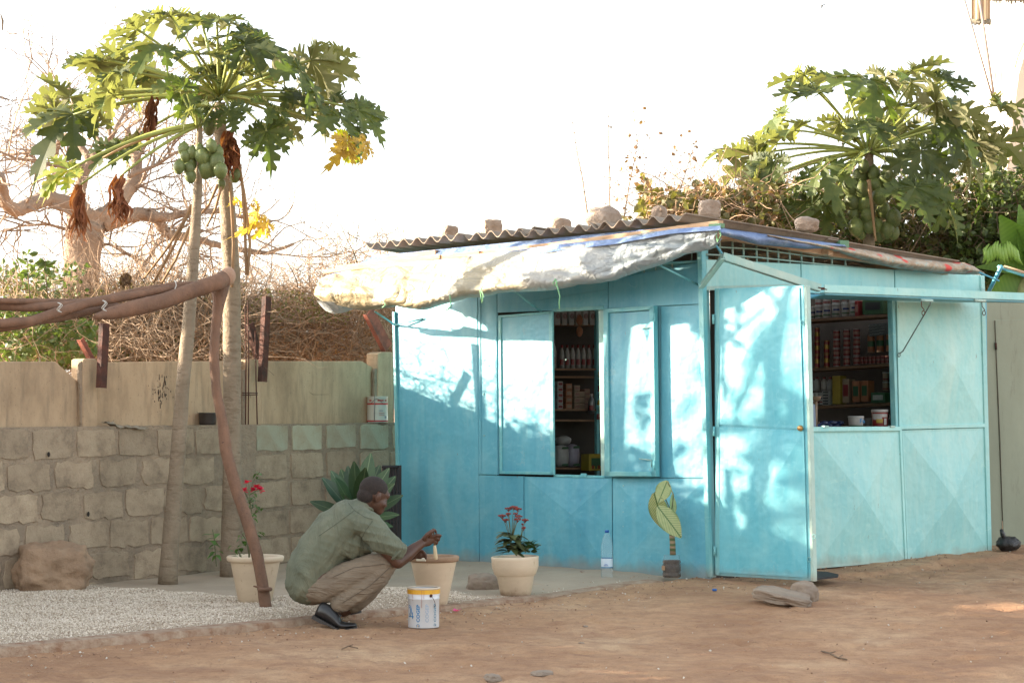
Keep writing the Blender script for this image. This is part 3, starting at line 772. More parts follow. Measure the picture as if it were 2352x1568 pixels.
for b in (.5, 1.5, 2.5):
    mb = MB(); A, B = RP(0, b, -.06), RP(3.2, b, -.06); e = rd*.05; mb.hexa([A, A+e, A+e-UZ*.05, A-UZ*.05, B, B+e, B+e-UZ*.05, B-UZ*.05]); mb.build('roof_batten', WOOD, kio)
GRT = mat('green_painted_wood', (.12, .25, .14), rough=.7)
mb = MB(); mb.box(LW(1646, 519, .42), (.10, .05, .03), math.atan2(ld.y, ld.x)); mb.build('batten_end', GRT, kio)
mb = MB(); mb.box(RW(1934, 561, .14), (.10, .05, .055), math.atan2(rd.y, rd.x)); mb.build('batten_end', GRT, kio)
# stones holding the roof down
STN = mat('roof_stone', (.42, .33, .26), (.25, .18, .13), 9, .95, 1.0, 22, rnd=.12, dist=.02)
def rock(name, c, r, label, cat='stone', group=None, seed=0, boxy=.5, m=STN, rz=0, sub=3, rough=.16, flat=1):
    bm = bmesh.new(); bmesh.ops.create_icosphere(bm, subdivisions=sub, radius=1)
    for v in bm.verts:
        p = v.co.copy(); mx = max(abs(p.x), abs(p.y), abs(p.z)); q = p.lerp(p/mx*.82, boxy)
        k = 1+rough*noise.noise(p*1.3+V(seed, 0, 0))+rough*.45*noise.noise(p*3.6+V(0, seed, 0))+rough*.2*noise.noise(p*9+V(0, seed, 0))
        v.co = V(q.x*r[0]*k, q.y*r[1]*k, q.z*r[2]*k)
    bmesh.ops.rotate(bm, verts=bm.verts, cent=(0, 0, 0), matrix=Matrix.Rotation(rz, 3, 'Z'))
    me = bpy.data.meshes.new(name); bm.to_mesh(me); bm.free()
    for p in me.polygons: p.use_smooth = sub >= 4
    o = linkm(name, me, m, None, c); ORG[o] = Vector(c); return tag(o, label, cat, group)
def roofstone(x, ytop, ybot, wpx, depth_b, label, seed, boxy):
    # ray meets the roof near distance b behind the eave
    best = None
    for i in range(60):
        Y = 14.5+i*.1; P = W(x, ybot, Y); rel = P-V(RC.x, RC.y, 0); rel.z = 0
        b = rel.dot(rn)*-1
        a_ = rel.dot((KL-KC).normalized()); b_ = rel.dot(rd)
        if b_ >= depth_b: best = (Y, a_, b_); break
    Y = best[0]; h = (ybot-ytop)*Y/FD/2+.015; w_ = wpx*Y/FD/2
    P = W(x, (ytop+ybot)/2, Y); zr = roofz(best[1], best[2])+AMP
    P.z = max(zr+h*.92, P.z-0) if abs(zr+h-P.z) > .12 else P.z
    rock('stone', P, (w_, w_*.85, h), label, 'stone', 'stones weighing down the kiosk roof', seed, boxy, rz=seed*.7, rough=.18)
for args in ((1029, 520, 552, 48, .25, 'squarish brown stone at the far left of the roof edge', 3, .9), (1130, 505, 545, 52, .25, 'pale blocky stone second from the left on the roof', 5, .8),
             (1287, 503, 532, 54, .3, 'low rounded stone in the middle of the roof edge', 9, .3), (1387, 477, 524, 92, .35, 'largest boulder on the roof, broad and domed', 12, .15),
             (1514, 475, 503, 42, .45, 'small narrow stone between the big boulder and the roof corner', 15, .5), (1630, 461, 500, 58, .8, 'pale upright stone just behind the roof corner', 18, .6),
             (1853, 502, 530, 62, .9, 'reddish low stone on the roof in front of the papaya fruits', 22, .3)):
    roofstone(*args)
# ------------------------------------------------------------------ awning sheet
TP = N('weathered_tarpaulin')
sp = TP.n('ShaderNodeSeparateXYZ'); TP.l(TP.tc.outputs['Object'], sp.inputs[0])
_f = TP.math('ADD', TP.math('MULTIPLY', sp.outputs[0], .40), TP.math('MULTIPLY', TP.noise(2.5, None, 5), .55))
_c = TP.ramp(_f, [(-.0, (.52, .43, .24)), (.06, (.52, .43, .24))])
_c = TP.ramp(TP.math('MULTIPLY', TP.math('ADD', _f, .75), .6), [(.24, (.36, .30, .19)), (.33, (.42, .39, .31)), (.41, (.33, .29, .20)), (.50, (.40, .39, .35)), (.66, (.25, .29, .31))])
_c = TP.mix(TP.ramp(TP.noise(7, None, 6, .7, 1), [(.52, 0.0), (.66, .4)]), _c, (.36, .38, .38))
_c = TP.mix(TP.ramp(TP.noise(30, TP.map((.4, .4, 1.5)), 4), [(.58, 0.0), (.7, .35)]), _c, (.25, .27, .30))
_r1 = TP.math('ABSOLUTE', TP.math('SUBTRACT', TP.noise(5, TP.map((1, 1, 1), rot=(0, .6, 0)), 3, .5, .8), .5)); _r2 = TP.math('ABSOLUTE', TP.math('SUBTRACT', TP.noise(13, TP.map((.5, .5, 1.2), rot=(0, -.5, 0)), 3, .5, .5), .5))
_h = TP.math('ADD', TP.math('MULTIPLY', _r1, 3.0), TP.math('MULTIPLY', _r2, 1.5))
TP = TP.done(_c, .40, TP.bump(_h, .7, .025), Specular_IOR_Level=.5)
BLU = N('faded_blue_tarpaulin')
_c = BLU.ramp(BLU.noise(6, None, 5), [(.35, (.13, .20, .38)), (.6, (.20, .28, .44)), (.75, (.36, .42, .50))])
BLU = BLU.done(_c, .5, BLU.bump(BLU.noise(12, None, 5), .8, .03))
top = [(1655, 521), (1545, 529), (1416, 551), (1288, 563), (1159, 581), (1008, 599), (901, 609), (820, 620), (762, 630), (736, 642)]
hem = [(1646, 548), (1600, 566), (1500, 594), (1400, 631), (1330, 640), (1245, 653), (1116, 662), (1040, 678), (944, 697), (868, 691), (790, 689), (722, 676)]
def tarp(u, v):
    tx, ty = interp(top, u); hx, hy = interp(hem, u)
    ot = lerp(.42, .60, u**.9); oh = lerp(.44, .80, smooth(u*1.35))
    off = lerp(ot, oh, min(v, 1)**.6)+.035*sin(pi*min(v, 1))*(.3+u)
    x = lerp(tx, hx, v); y = lerp(ty, hy, v)
    P = LW(x, y, off)
    f = .022*(1-2*abs(sin(u*24-v*3+3*nz((u*6, v*2, 1)))))*(.25+v)*(.4+abs(nz((u*4, 1, 1)))*2)+.02*nz((u*9, v*3, 4))+.016*(1-2*abs(nz((u*14+v*3, v*3-u*5, 2))))
    return P+ln*f+UZ*(.3*f)
mb = MB(); NU, NV = 130, 26; vs = []
for i in range(NU+1):
    u = i/NU
    for j in range(NV+1):
        v = j/NV
        if v <= .8: P = tarp(u, v/.8)
        else:       # curls inward under the hem
            k = (v-.8)/.2; P = tarp(u, 1)-ln*(.22*k)*(.35+u)+UZ*(-.035*sin(pi*k)-.03*k*smooth((u-.8)/.15)*2)
        vs.append(P)
mb.add(vs, [(i*(NV+1)+j, i*(NV+1)+j+1, (i+1)*(NV+1)+j+1, (i+1)*(NV+1)+j) for i in range(NU) for j in range(NV)], True)
awn = mb.build('awning', TP, None, org=LW(1400, 600, .5), clean=False)
tag(awn, 'sagging weathered yellow and grey tarpaulin slung below the roof edge', 'awning')
sol = awn.modifiers.new('s', 'SOLIDIFY'); sol.thickness = .004
# blue lining: upper strip and the belly under the left end
mb = MB(); vs = []
for i in range(61):
    u = i/60; tx, ty = interp(top, u); b = .35+.65*smooth((u-.1)/.3)
    for j in range(6):
        v = j/5; P = LW(tx+(4 if u > .5 else 0), ty-3+(7+9*b)*v, lerp(.41, .60, u)+.03+.04*v+.012*nz((u*20, v*2, 0))+.012); vs.append(P)
mb.add(vs, [(i*6+j, i*6+j+1, (i+1)*6+j+1, (i+1)*6+j) for i in range(60) for j in range(5)], True); mb.build('blue_strip', BLU, awn, clean=False)
# the sheet runs on up under the eave
mb = MB(); vs = []; bl = (KL-KC).normalized()
for i in range(49):
    u = i/48; P = tarp(u, 0)-ln*.08-UZ*.01; a = min(3.2, max(0.0, (P-RC).dot(bl))); E = RP(a, .10, -.045)
    for j in range(4): vs.append(P.lerp(E, j/3))
mb.add(vs, [(i*4+j, i*4+j+1, (i+1)*4+j+1, (i+1)*4+j) for i in range(48) for j in range(3)], True); mb.build('eave_strip', BLU, awn, clean=False)
PLB = mat('pale_blue_tarpaulin', (.40, .48, .55), (.55, .58, .58), 8, .5, .8, 25, dist=.02)
mb = MB(); vs = []; fl = [((727, 690), (735, 700)), ((735, 691), (748, 714)), ((750, 692), (768, 721)), ((775, 694), (790, 718)), ((805, 695), (815, 708)), ((842, 695), (843, 698))]
for i in range(25):
    a = interp([x for x, y in fl], i/24); b = interp([y for x, y in fl], i/24)
    for j in range(6): v = j/5; vs.append(LW(lerp(a[0], b[0], v), lerp(a[1], b[1], v), 0.76-.30*v+.02*nz((i*.3, v*2, 3))))
mb.add(vs, [(i*6+j, i*6+j+1, (i+1)*6+j+1, (i+1)*6+j) for i in range(24) for j in range(5)], True); mb.build('belly', PLB, awn, clean=False)
# green ties
CORD = mat('green_cord', (.22, .50, .24), rough=.6)
for pts, off in (([(1276, 640), (1270, 650), (1274, 657), (1280, 648), (1275, 640), (1281, 662), (1286, 680), (1284, 695), (1285, 709)], .68), ([(1108, 658), (1103, 668), (1107, 695), (1110, 678), (1105, 666)], .78), ([(1033, 676), (1036, 702), (1030, 710), (1024, 713)], .80),
                 ([(1406, 606), (1409, 622), (1400, 632)], .5), ([(1651, 526), (1656, 540), (1648, 556), (1644, 530)], .45), ([(880, 690), (886, 700), (878, 706)], .83), ([(1480, 606), (1475, 618), (1484, 610)], .46)):
    mb = MB(); mb.tube([LW(x, y, off) for x, y in pts], .0045, 5); mb.build('tie_cord', CORD, awn)
# blue cloth then flowered cloth under the right-hand roof edge
mb = MB(); vs = []; a = [(1652, 523), (1740, 535), (1840, 548), (1940, 562)]; b = [(1656, 540), (1740, 562), (1850, 572), (1945, 568)]
for i in range(51):
    p, q = interp(a, i/50), interp(b, i/50)
    for j in range(7):
        v = j/6; vs.append(RW(lerp(p[0], q[0], v), lerp(p[1], q[1], v), .16+.05*sin(pi*v)+.02*nz((i*.25, v*2, 0))))
mb.add(vs, [(i*7+j, i*7+j+1, (i+1)*7+j+1, (i+1)*7+j) for i in range(50) for j in range(6)], True)
o = mb.build('blue_cloth', BLU, None, org=RW(1800, 560, .16), clean=False); tag(o, 'blue tarpaulin strip tucked under the roof above the wire grille', 'cloth'); o.modifiers.new('s', 'SOLIDIFY').thickness = .004
FL = N('flowered_cloth')
_w = FL.n('ShaderNodeTexVoronoi'); _w.inputs['Scale'].default_value = 6.5; FL.l(FL.map(), _w.inputs['Vector'])
_c = FL.ramp(FL.noise(16, None, 4), [(.4, (.34, .24, .16)), (.6, (.46, .38, .28)), (.7, (.50, .44, .36))])
_c = FL.mix(FL.ramp(FL.noise(34, FL.map((1, 1, 1)), 2), [(.58, 0.0), (.63, .7)]), _c, (.30, .40, .36))
_c = FL.mix(FL.ramp(_w.outputs['Distance'], [(.20, 1.0), (.30, 0.0)]), _c, (.60, .07, .05))
FL = FL.done(_c, .8, FL.bump(FL.noise(14), .7, .02))
a = [(1762, 538), (1830, 550), (1900, 560), (1990, 573), (2080, 590), (2160, 600), (2215, 603), (2238, 612)]; b = [(1766, 543), (1832, 558), (1905, 573), (1990, 600), (2060, 617), (2140, 627), (2220, 631), (2262, 629)]
mb = MB(); vs = []
for i in range(91):
    p, q = interp(a, i/90), interp(b, i/90)
    for j in range(9):
        v = j/8; vs.append(RW(lerp(p[0], q[0], v), lerp(p[1], q[1], v), .14+.09*sin(pi*v)+.03*nz((i*.22, v*2, 7))))
mb.add(vs, [(i*9+j, i*9+j+1, (i+1)*9+j+1, (i+1)*9+j) for i in range(90) for j in range(8)], True)
o = mb.build('flowered_cloth', FL, None, org=RW(2100, 610, .16), clean=False); tag(o, 'rolled brown cloth with red flowers hanging under the right roof edge', 'cloth'); o.modifiers.new('s', 'SOLIDIFY').thickness = .006
# ------------------------------------------------------------------ grey store behind, right
SG = N('grey_sheet_paint'); _c = SG.ramp(SG.noise(3, SG.map((1, 1, .3)), 6), [(.3, (.31, .33, .24)), (.7, (.24, .255, .18))])
_c = SG.mix(SG.ramp(SG.noise(12, SG.map((1, 1, .15)), 5, .7), [(.58, 0.0), (.7, .6)]), _c, (.16, .15, .11)); SG = SG.done(_c, .6, SG.bump(SG.noise(8), .3, .01))
sP = W(2262, 1250, 18.1); sP.z = .04
st = thing('storage_shed', sP, 'plain grey green sheet metal shed standing behind the turquoise kiosk', 'shed')
SO = V(sP.x-.5, 18.1, 0)
def SW(px, py, off=0): return PLH(px, py, SO+rn2*off, rn2)
rn2 = V(.25, -.97, 0).normalized()
def spn(name, q, off, th, m=SG): mb = MB(); mb.slab([SW(x, y, off) for x, y in q], rn2, th); return bevel(mb.build(name, m, st), .003)
spn('wall_panel', [(2150, 690), (2700, 700), (2700, 736), (2150, 738)], 0, .03); spn('wall_panel', [(2150, 739), (2284, 736), (2304, 1255), (2150, 1255)], 0, .03)
dr = spn('door', [(2286, 735), (2420, 731), (2440, 1253), (2306, 1255)], .004, .03); spn('wall_panel', [(2421, 731), (2700, 730), (2700, 1252), (2441, 1253)], 0, .03)
for y in (795,): mb = MB(); mb.tube([SW(2287, y-8, .012), SW(2288, y+8, .012)], .009, 6); mb.build('hinge', RUST, dr)
spn('base_rail', [(2150, 1255), (2700, 1253), (2700, 1262), (2150, 1264)], -.01, .03, DARK)
mb = MB(); mb.tube([SW(2284, 736, .01), SW(2288, 820, .01), SW(2297, 1000, .01), SW(2303, 1215, .01)], .0022, 4); mb.build('hanging_wire', RUST, st)
mb = MB(); a = SW(2150, 690); b = SW(2700, 700); c = b-rn2*2; d = a-rn2*2; mb.hexa([a, b, c, d, a+UZ*.03, b+UZ*.03, c+UZ*.03, d+UZ*.03]); mb.build('roof', SG, st)
# ------------------------------------------------------------------ papaya trees
LEAFG = leafmat('papaya_leaf', (.05, .080, .016), (.09, .115, .025), (.17, .16, .04), .36, 5, .4, .6, back=(.17, .165, .085))
LEAFY = leafmat('yellowing_leaf', (.38, .32, .03), (.16, .22, .03), (.55, .38, .03), .4, 4, .15)
LEAFO = leafmat('yellow_leaf', (.58, .40, .06), (.42, .26, .05), (.62, .46, .12), .3, 6, .2)
DRY = leafmat('dead_leaf', (.17, .055, .025), (.26, .10, .045), (.09, .04, .02), .12, 6, .3, .8)
DRYB = leafmat('dead_leaf_brown', (.20, .12, .07), (.12, .07, .04), (.28, .18, .10), .1, 6, .2, .8)
PET = mat('petiole', (.30, .33, .08), (.22, .25, .06), 6, .5)
PETD = mat('dry_petiole', (.33, .20, .10), (.24, .15, .08), 6, .8)
BARK = N('papaya_bark')
_w = BARK.noise(1, BARK.map((9, 9, 30)), 4, .6, .6)
_c = BARK.ramp(BARK.noise(5, BARK.map((1, 1, .6)), 6), [(.3, (.30, .23, .16)), (.55, (.24, .185, .125)), (.75, (.16, .125, .085))])
_c = BARK.mix(BARK.ramp(_w, [(.36, .75), (.46, 0.0)]), _c, (.18, .13, .085))
BARK = BARK.done(_c, .85, BARK.bump(BARK.math('ADD', _w, BARK.noise(40)), .9, .012))
def papaya_mesh(seed, droop=.30, fold=.07, curl=0):
    r = random.Random(seed); m = MB()
    lobes = [(0, 1.0), (34, .97), (-34, .97), (69, .86), (-69, .86), (104, .66), (-104, .66), (140, .42), (-140, .42)]
    prof = [(0, .0), (.16, .055), (.30, .108), (.36, .085), (.48, .24), (.55, .245), (.51, .09), (.66, .235), (.73, .21), (.69, .07), (.81, .145), (.87, .115), (.83, .035), (1.0, .004)]
    midt = [0, .14, .28, .34, .42, .46, .50, .56, .62, .68, .74, .79, .83, 1.0]
    for an, L in lobes:
        an = radians(an+r.uniform(-8, 8)); L = L*r.uniform(.78, 1.12); dr = droop*r.uniform(.1, 1.9); ca, sa = cos(an), sin(an); bend = r.uniform(-.12, .12)
        def P(t, wv, z=0):
            y = wv+bend*t*t; x = t*L; rr = t*L
            zz = .10*rr-dr*rr*rr*1.25+z
            return V(x*ca-y*sa, x*sa+y*ca, zz)
        for sgn in (1, -1):
            k = r.uniform(.88, 1.12)
            vs = [P(t, 0) for t in midt]+[P(t, sgn*wv*k*L**.5, fold*abs(wv)*3.2+r.uniform(-.012, .012)-(.10*curl*abs(wv)*8)) for t, wv in prof]
            n = len(midt); fs = [(i, i+1, n+i+1, n+i) if sgn > 0 else (i+1, i, n+i, n+i+1) for i in range(n-1)]
            m.add(vs, fs, True)
    return m.mesh('leaf')
PMO = [papaya_mesh(40+i, .6, .12) for i in range(3)]
PM = [papaya_mesh(i, .22+.1*(i % 4), .10+.06*(i % 3)) for i in range(7)]
for m_ in PM: m_.materials.append(LEAFG)
PMY = [papaya_mesh(20+i, .30, .08) for i in range(2)]; [m_.materials.append(LEAFY) for m_ in PMY]
def place_leaf(me, root, P, head, tilt, R_, roll=0, name='leaf'):
    """head: direction of the main axis; tilt: how far the blade's axis falls below the horizon"""
    h = V(head[0], head[1], 0).normalized(); ax = (h*cos(tilt)-UZ*sin(tilt)).normalized()
    side = UZ.cross(h).normalized(); nrm = ax.cross(side).normalized()
    M = Matrix((ax, side, nrm)).transposed() @ Matrix.Rotation(roll, 3, 'X')
    o = bpy.data.objects.new(name, me); COL.objects.link(o); o.parent = root
    o.matrix_basis = Matrix.Translation(P-ORG[root]) @ M.to_4x4() @ Matrix.Scale(R_, 4); return o
def petiole(root, A, B, r=.011, sag=.1, m=PET):
    d = B-A; mid = [A+d*t+UZ*(sag*d.length*4*t*(1-t)*.5) for t in [i/8 for i in range(9)]]
    mb = MB(); mb.tube(mid, [lerp(r*1.5, r*.75, i/8) for i in range(9)], 6); return mb.build('petiole', m, root, clean=False)
def dead_bunch(root, px, y0, y1, wpx, Y, m=DRY, n=26, name='dead_leaf', seed=0):
    r = random.Random(seed); mb = MB(); T = W(px, y0, Y); B = W(px, y1, Y); H = (T-B).length; wv = wpx*Y/FD
    for i in range(n):
        x0 = r.gauss(0, .12)*wv; s = r.uniform(0, .5); L = H*r.uniform(.35, 1-s); z0 = T.z-H*s
        x1 = x0+r.gauss(0, .22)*wv; yv = r.gauss(0, .25)*wv; ww = wv*r.uniform(.07, .16); N_ = 7; tw = r.uniform(-1.5, 1.5); vs = []
        for k in range(N_+1):
            t = k/N_; a = tw*t+r.uniform(-.5, .5); half = ww*(.35+sin(pi*min(t*1.1+.05, 1))*.8)*(1-t*.35)
            c = V(T.x+lerp(x0, x1, t)+.12*wv*sin(7*t+i), T.y+yv*t+.1*wv*sin(5*t+i*2), z0-L*t)
            vs += [c+V(cos(a), sin(a), .1)*half, c+V(0, .3*half, 0), c-V(cos(a+.9), sin(a+.9), -.1)*half]
        mb.add(vs, [f for k in range(N_) for f in ((3*k, 3*k+1, 3*k+4, 3*k+3), (3*k+1, 3*k+2, 3*k+5, 3*k+4))], False)
    return mb.build(name, m, root, clean=False)
def trunkY(pts, Y0, Y1, rpx, root, name='trunk', m=BARK, seg=14, bumps=.06, seed=0):
    n = 46; P = []; rr_ = []
    for i in range(n+1):
        t = i/n; x, y = interp(pts, t); Y = lerp(Y0, Y1, t); p = W(x, y, Y); P.append(p); w_ = interp([(a,) for a in rpx], t)[0]*Y/FD/2
        rr_.append(w_*(1+bumps*.9*noise.noise(V(i*1.7, seed, 0))))
    mb = MB(); mb.tube(P, rr_, seg); return mb.build(name, m, root, clean=False), P
# --- tree A: thick trunk with the broad crown
tA = thing('papaya_tree', GR(530, 1318), 'taller papaya tree with the thick ringed trunk and the broad umbrella crown', 'tree', 'papaya trees by the block wall')
YA = 15.95
trunkY([(532, 1330), (533, 1100), (533, 850), (532, 640), (524, 500), (516, 400), (506, 300), (505, 235)], 16.3, 16.1, [56, 44, 42, 42, 38, 32, 30, 26], tA, seed=2)
HA = W(505, 225, 16.1)
def crown(root, H, Yh, specs, seed, hpx, sprout=6, mats=None):
    r = random.Random(seed)
    for i, (px, py, Rpx, dY, tilt, kind) in enumerate(specs):
        Y = Yh+dY; P = W(px, py, Y); d = P-H; head = V(d.x, d.y, 0)
        if head.length < .15: head = V(r.uniform(-1, 1), -.6, 0)
        me = (PMY if kind == 'y' else PM)[i % (2 if kind == 'y' else 7)]
        place_leaf(me, root, P, V(head.x, head.y, 0).normalized()+V(r.gauss(0, .35), r.gauss(0, .35), 0), radians(tilt+r.gauss(0, 12)), Rpx*Y/FD, r.uniform(-.6, .6))
        petiole(root, H+V(head.x, head.y, 0).normalized()*.03, P, .011, .10)
    for i in range(sprout):
        a = r.uniform(0, 2*pi); P = H+V(cos(a)*.14, sin(a)*.14, r.uniform(.10, .26)); place_leaf(PM[i % 7], root, P, (cos(a), sin(a)), radians(r.uniform(-40, 20)), r.uniform(.10, .2), 0); petiole(root, H-UZ*.03, P, .006, .0)
Z = lambda x, y: (x*.4219, y*.4219)
A_ = []
for x, y, Rz, dY, tilt, kind in [
    (745, 160, 270, -.25, 8, ''), (1090, 95, 240, .35, 0, ''), (930, 90, 230, .1, 5, ''), (1400, 185, 300, -.1, 18, ''), (1250, 130, 230, .5, 5, ''), (1690, 330, 280, .15, 24, ''), (1640, 390, 240, -.45, 30, ''),
    (690, 350, 330, .3, 14, ''), (650, 390, 260, -.4, 28, ''), (380, 530, 270, .35, 12, ''), (400, 625, 290, -.2, 16, ''), (540, 600, 190, .1, 45, ''), (1860, 560, 300, .3, 22, ''), (1850, 640, 250, -.3, 40, ''),
    (1900, 740, 190, -.25, 62, 'y'), (1450, 715, 200, -.6, 55, ''), (1530, 640, 200, .4, 35, ''), (1600, 500, 230, -.2, 18, ''), (1080, 300, 220, -.75, 12, ''), (1180, 260, 250, .55, 10, ''), (1000, 470, 190, -.7, 30, ''),
    (1250, 600, 190, -.7, 35, ''), (760, 740, 210, .25, 30, ''), (1330, 330, 230, .6, 8, ''), (800, 420, 240, .6, 35, ''), (1400, 440, 180, .5, 20, ''), (1480, 590, 160, -.6, 25, ''), (1110, 420, 170, -.3, 0, ''), (1270, 200, 200, -.4, 12, ''), (1180, 110, 250, -.2, 14, ''), (1330, 250, 240, -.6, 22, ''), (870, 250, 230, -.5, 20, ''), (560, 330, 260, .1, 10, ''), (300, 600, 220, .2, 20, ''), (1770, 300, 230, .5, 30, ''), (1950, 600, 230, -.1, 30, ''), (1700, 560, 230, .5, 25, ''), (620, 520, 200, -.5, 35, '')]:
    px, py = Z(x, y); A_.append((px, py, Rz*.4219*1.06*R.uniform(.82, 1.12), dY, tilt, kind))
crown(tA, HA, 16.1, A_, 5, None)
FRU = N('papaya_fruit'); _c = FRU.ramp(FRU.noise(5), [(.35, (.08, .115, .035)), (.6, (.13, .155, .045)), (.8, (.23, .21, .06))]); _c = FRU.mix(1.0, _c, FRU.ramp(FRU.rnd(), [(0, .75), (1, 1.25)]), 'MULTIPLY'); FRU = FRU.done(_c, .5, FRU.bump(FRU.noise(20), .2, .004))
def fruit_mesh():
    mb = MB(); mb.ell((0, 0, 0), (1, 1, 1.28), 20, 14, None, lambda u: (1+.035*cos(5*math.atan2(u.y, u.x)))*(1-.13*max(0, u.z)**1.5)*(1+.10*max(0, -u.z)**6)); mb.ell((0, 0, 1.18), (.28, .28, .2), 8, 4); return mb.mesh('fruit')
FM = fruit_mesh(); FM.materials.append(FRU)
def fruit(root, px, py, wpx, Y, tx=0, ty=0):
    o = bpy.data.objects.new('fruit', FM); COL.objects.link(o); o.parent = root; o.location = W(px, py, Y)-ORG[root]; s = wpx*Y/FD/2; o.scale = (s, s, s); o.rotation_euler = (ty, tx, R.uniform(0, 3)); return o
for x, y, w_ in ((1280, 950, 55), (1205, 1000, 40), (1140, 690, 60)): fruit(tA, *Z(x, y), w_*.4219*1.2, 15.7)
dead_bunch(tA, *Z(1250, 700)[:1], Z(0, 690)[1], Z(0, 990)[1], 50, 15.65, DRY, 34, seed=1)
dead_bunch(tA, Z(825, 0)[0], Z(0, 520)[1], Z(0, 810)[1], 38, 15.6, DRY, 26, seed=2)
petiole(tA, HA, W(*Z(850, 490), 15.6), .010, .05, PETD)
for m_ in PMO: m_.materials.append(LEAFO)
for k_, (x, y, Rz, til, Yy, hd) in enumerate(((1395, 1150, 170, 74, 15.8, (1, -.3)), (1450, 1210, 120, 84, 15.75, (.6, -.8)), (1300, 1095, 80, 50, 15.8, (1, -.5)), (1890, 770, 150, 70, 15.6, (.8, -.6)), (1990, 770, 130, 62, 15.6, (1, .2)), (1850, 790, 100, 80, 15.6, (-.3, -1)))):
    P_ = W(*Z(x, y), Yy); place_leaf(PMO[k_ % 3], tA, P_, hd, radians(til), Rz*.4219*Yy/FD, .3*k_-.8)
for pts in ([(545, 350), (556, 420), (562, 520), (566, 632)], [(540, 345), (560, 440), (572, 540), (574, 560), (568, 632)], [(527, 420), (532, 480), (536, 560), (533, 660)]):
    mb = MB(); mb.tube([W(x, y, 15.7) for x, y in pts], .012, 5); mb.build('petiole', PETD, tA, clean=False)
# --- tree B: slim leaning trunk with the clustered fruits
tB = thing('papaya_tree', GR(385, 1335), 'slim leaning papaya tree with a round bunch of green fruits', 'tree', 'papaya trees by the block wall')
trunkY([(385, 1340), (395, 1200), (408, 1050), (420, 880), (432, 760), (441, 640), (449, 520), (455, 420), (457, 340), (459, 285)], 15.65, 15.35, [46, 38, 36, 33, 31, 28, 25, 20, 17, 12], tB, bumps=.10, seed=7)
HB = W(455, 288, 15.35)
crown(tB, HB, 15.35, [(Z(370, 0)[0]+4, Z(0, 925)[1], 96, -.35, 4, 'y'), (Z(640, 0)[0], Z(0, 800)[1], 85, .2, 30, ''), (448, 252, 62, -.15, 6, ''), (470, 250, 52, .1, 8, ''), (440, 258, 50, .2, 10, '')], 9, None, 8)
dead_bunch(tB, Z(430, 0)[0], Z(0, 1000)[1], Z(0, 1350)[1], 42, 15.1, DRY, 34, seed=5)
dead_bunch(tB, Z(645, 0)[0], Z(0, 945)[1], Z(0, 1245)[1], 54, 15.15, DRY, 36, seed=6)
petiole(tB, HB, W(*Z(440, 1005), 15.1), .010, .12, PET); petiole(tB, HB, W(*Z(655, 960), 15.15), .010, .08, PET); petiole(tB, HB, W(*Z(560, 860), 15.2), .010, .1, PETD)
for x, y, w_ in ((1000, 810, 62), (1045, 828, 58), (1100, 845, 84), (1150, 790, 60), (1185, 830, 66), (1010, 850, 60), (975, 905, 62), (1035, 885, 72), (1030, 915, 64), (1125, 915, 90), (1180, 875, 84), (1200, 925, 76), (1035, 955, 62), (1150, 925, 60), (1140, 825, 62), (1085, 810, 50)):
    fruit(tB, *Z(x, y), w_*.4219*1.02, 15.25+R.uniform(-.05, .05), R.uniform(-.35, .35), R.uniform(-.3, .2))
for a, b in (((438, 480), (330, 640)), ((440, 470), (352, 650)), ((436, 520), (365, 660)), ((500, 425), (455, 500)), ((508, 430), (475, 520))):
    mb = MB(); mb.tube([W(*a, 15.5), W(lerp(a[0], b[0], .5)+3, lerp(a[1], b[1], .5)+6, 15.6), W(*b, 15.7)], [.012, .010, .008], 5); mb.build('petiole', PETD, tB, clean=False)
dead_bunch(tB, 287, 625, 668, 34, 15.7, DRYB, 18, seed=8)
# --- tree C behind the kiosk
ZC = lambda x, y: (1286.2+x*.4531, 73.5+y*.4531)
YC = 19.6
tC = thing('papaya_tree', W(1992, 1300, YC)*1, 'papaya tree behind the kiosk roof with a long column of green fruits', 'tree')
ORG[tC] = V(tC.location.x, tC.location.y, 0); tC.location = ORG[tC]
trunkY([(1990, 1290), (1992, 900), (1995, 600), (1998, 420), (1995, 340)], YC, YC, [34, 32, 28, 24, 20], tC, seed=12)
HC = W(*ZC(1565, 610), YC)
r_ = random.Random(4); SC = []
for x, y, Rz, dY, tilt in [(1300, 300, 300, -.3, 12), (1420, 240, 260, .4, 4), (1240, 220, 200, .1, 8), (1560, 240, 260, -.2, 5), (1650, 230, 250, .4, 5), (1780, 200, 230, .3, -8), (1780, 260, 240, -.2, 8), (1960, 250, 250, .2, 5), (1560, 330, 250, .6, 10), (1900, 360, 280, -.4, 14),
    (1090, 440, 300, .2, 18), (1190, 500, 270, -.5, 30), (1000, 620, 270, .1, 24), (880, 590, 200, .3, 14), (1080, 660, 260, -.4, 40), (1060, 740, 250, -.3, 45), (960, 800, 220, .2, 42), (1330, 680, 220, -.6, 50), (1250, 860, 220, -.5, 55), (1350, 880, 200, -.3, 60), (1560, 460, 220, -.7, 25), (1500, 650, 170, -.7, 50),
    (2080, 440, 300, .2, 16), (2230, 370, 200, .1, 10), (2000, 480, 260, -.3, 28), (2110, 560, 250, .2, 30), (2230, 560, 240, .3, 25), (1830, 600, 230, -.5, 48), (1800, 790, 270, -.7, 50), (2050, 660, 200, .1, 45), (1950, 850, 230, -.4, 60), (1690, 380, 220, .7, 8), (1420, 460, 220, .6, 25), (1760, 480, 240, .6, 20), (1060, 870, 200, .1, 60), (1180, 930, 180, .2, 60)]:
    px, py = ZC(x, y); SC.append((px, py, Rz*.4531*R.uniform(.82, 1.1), dY, tilt, ''))
crown(tC, HC, YC, SC, 21, None, 8)
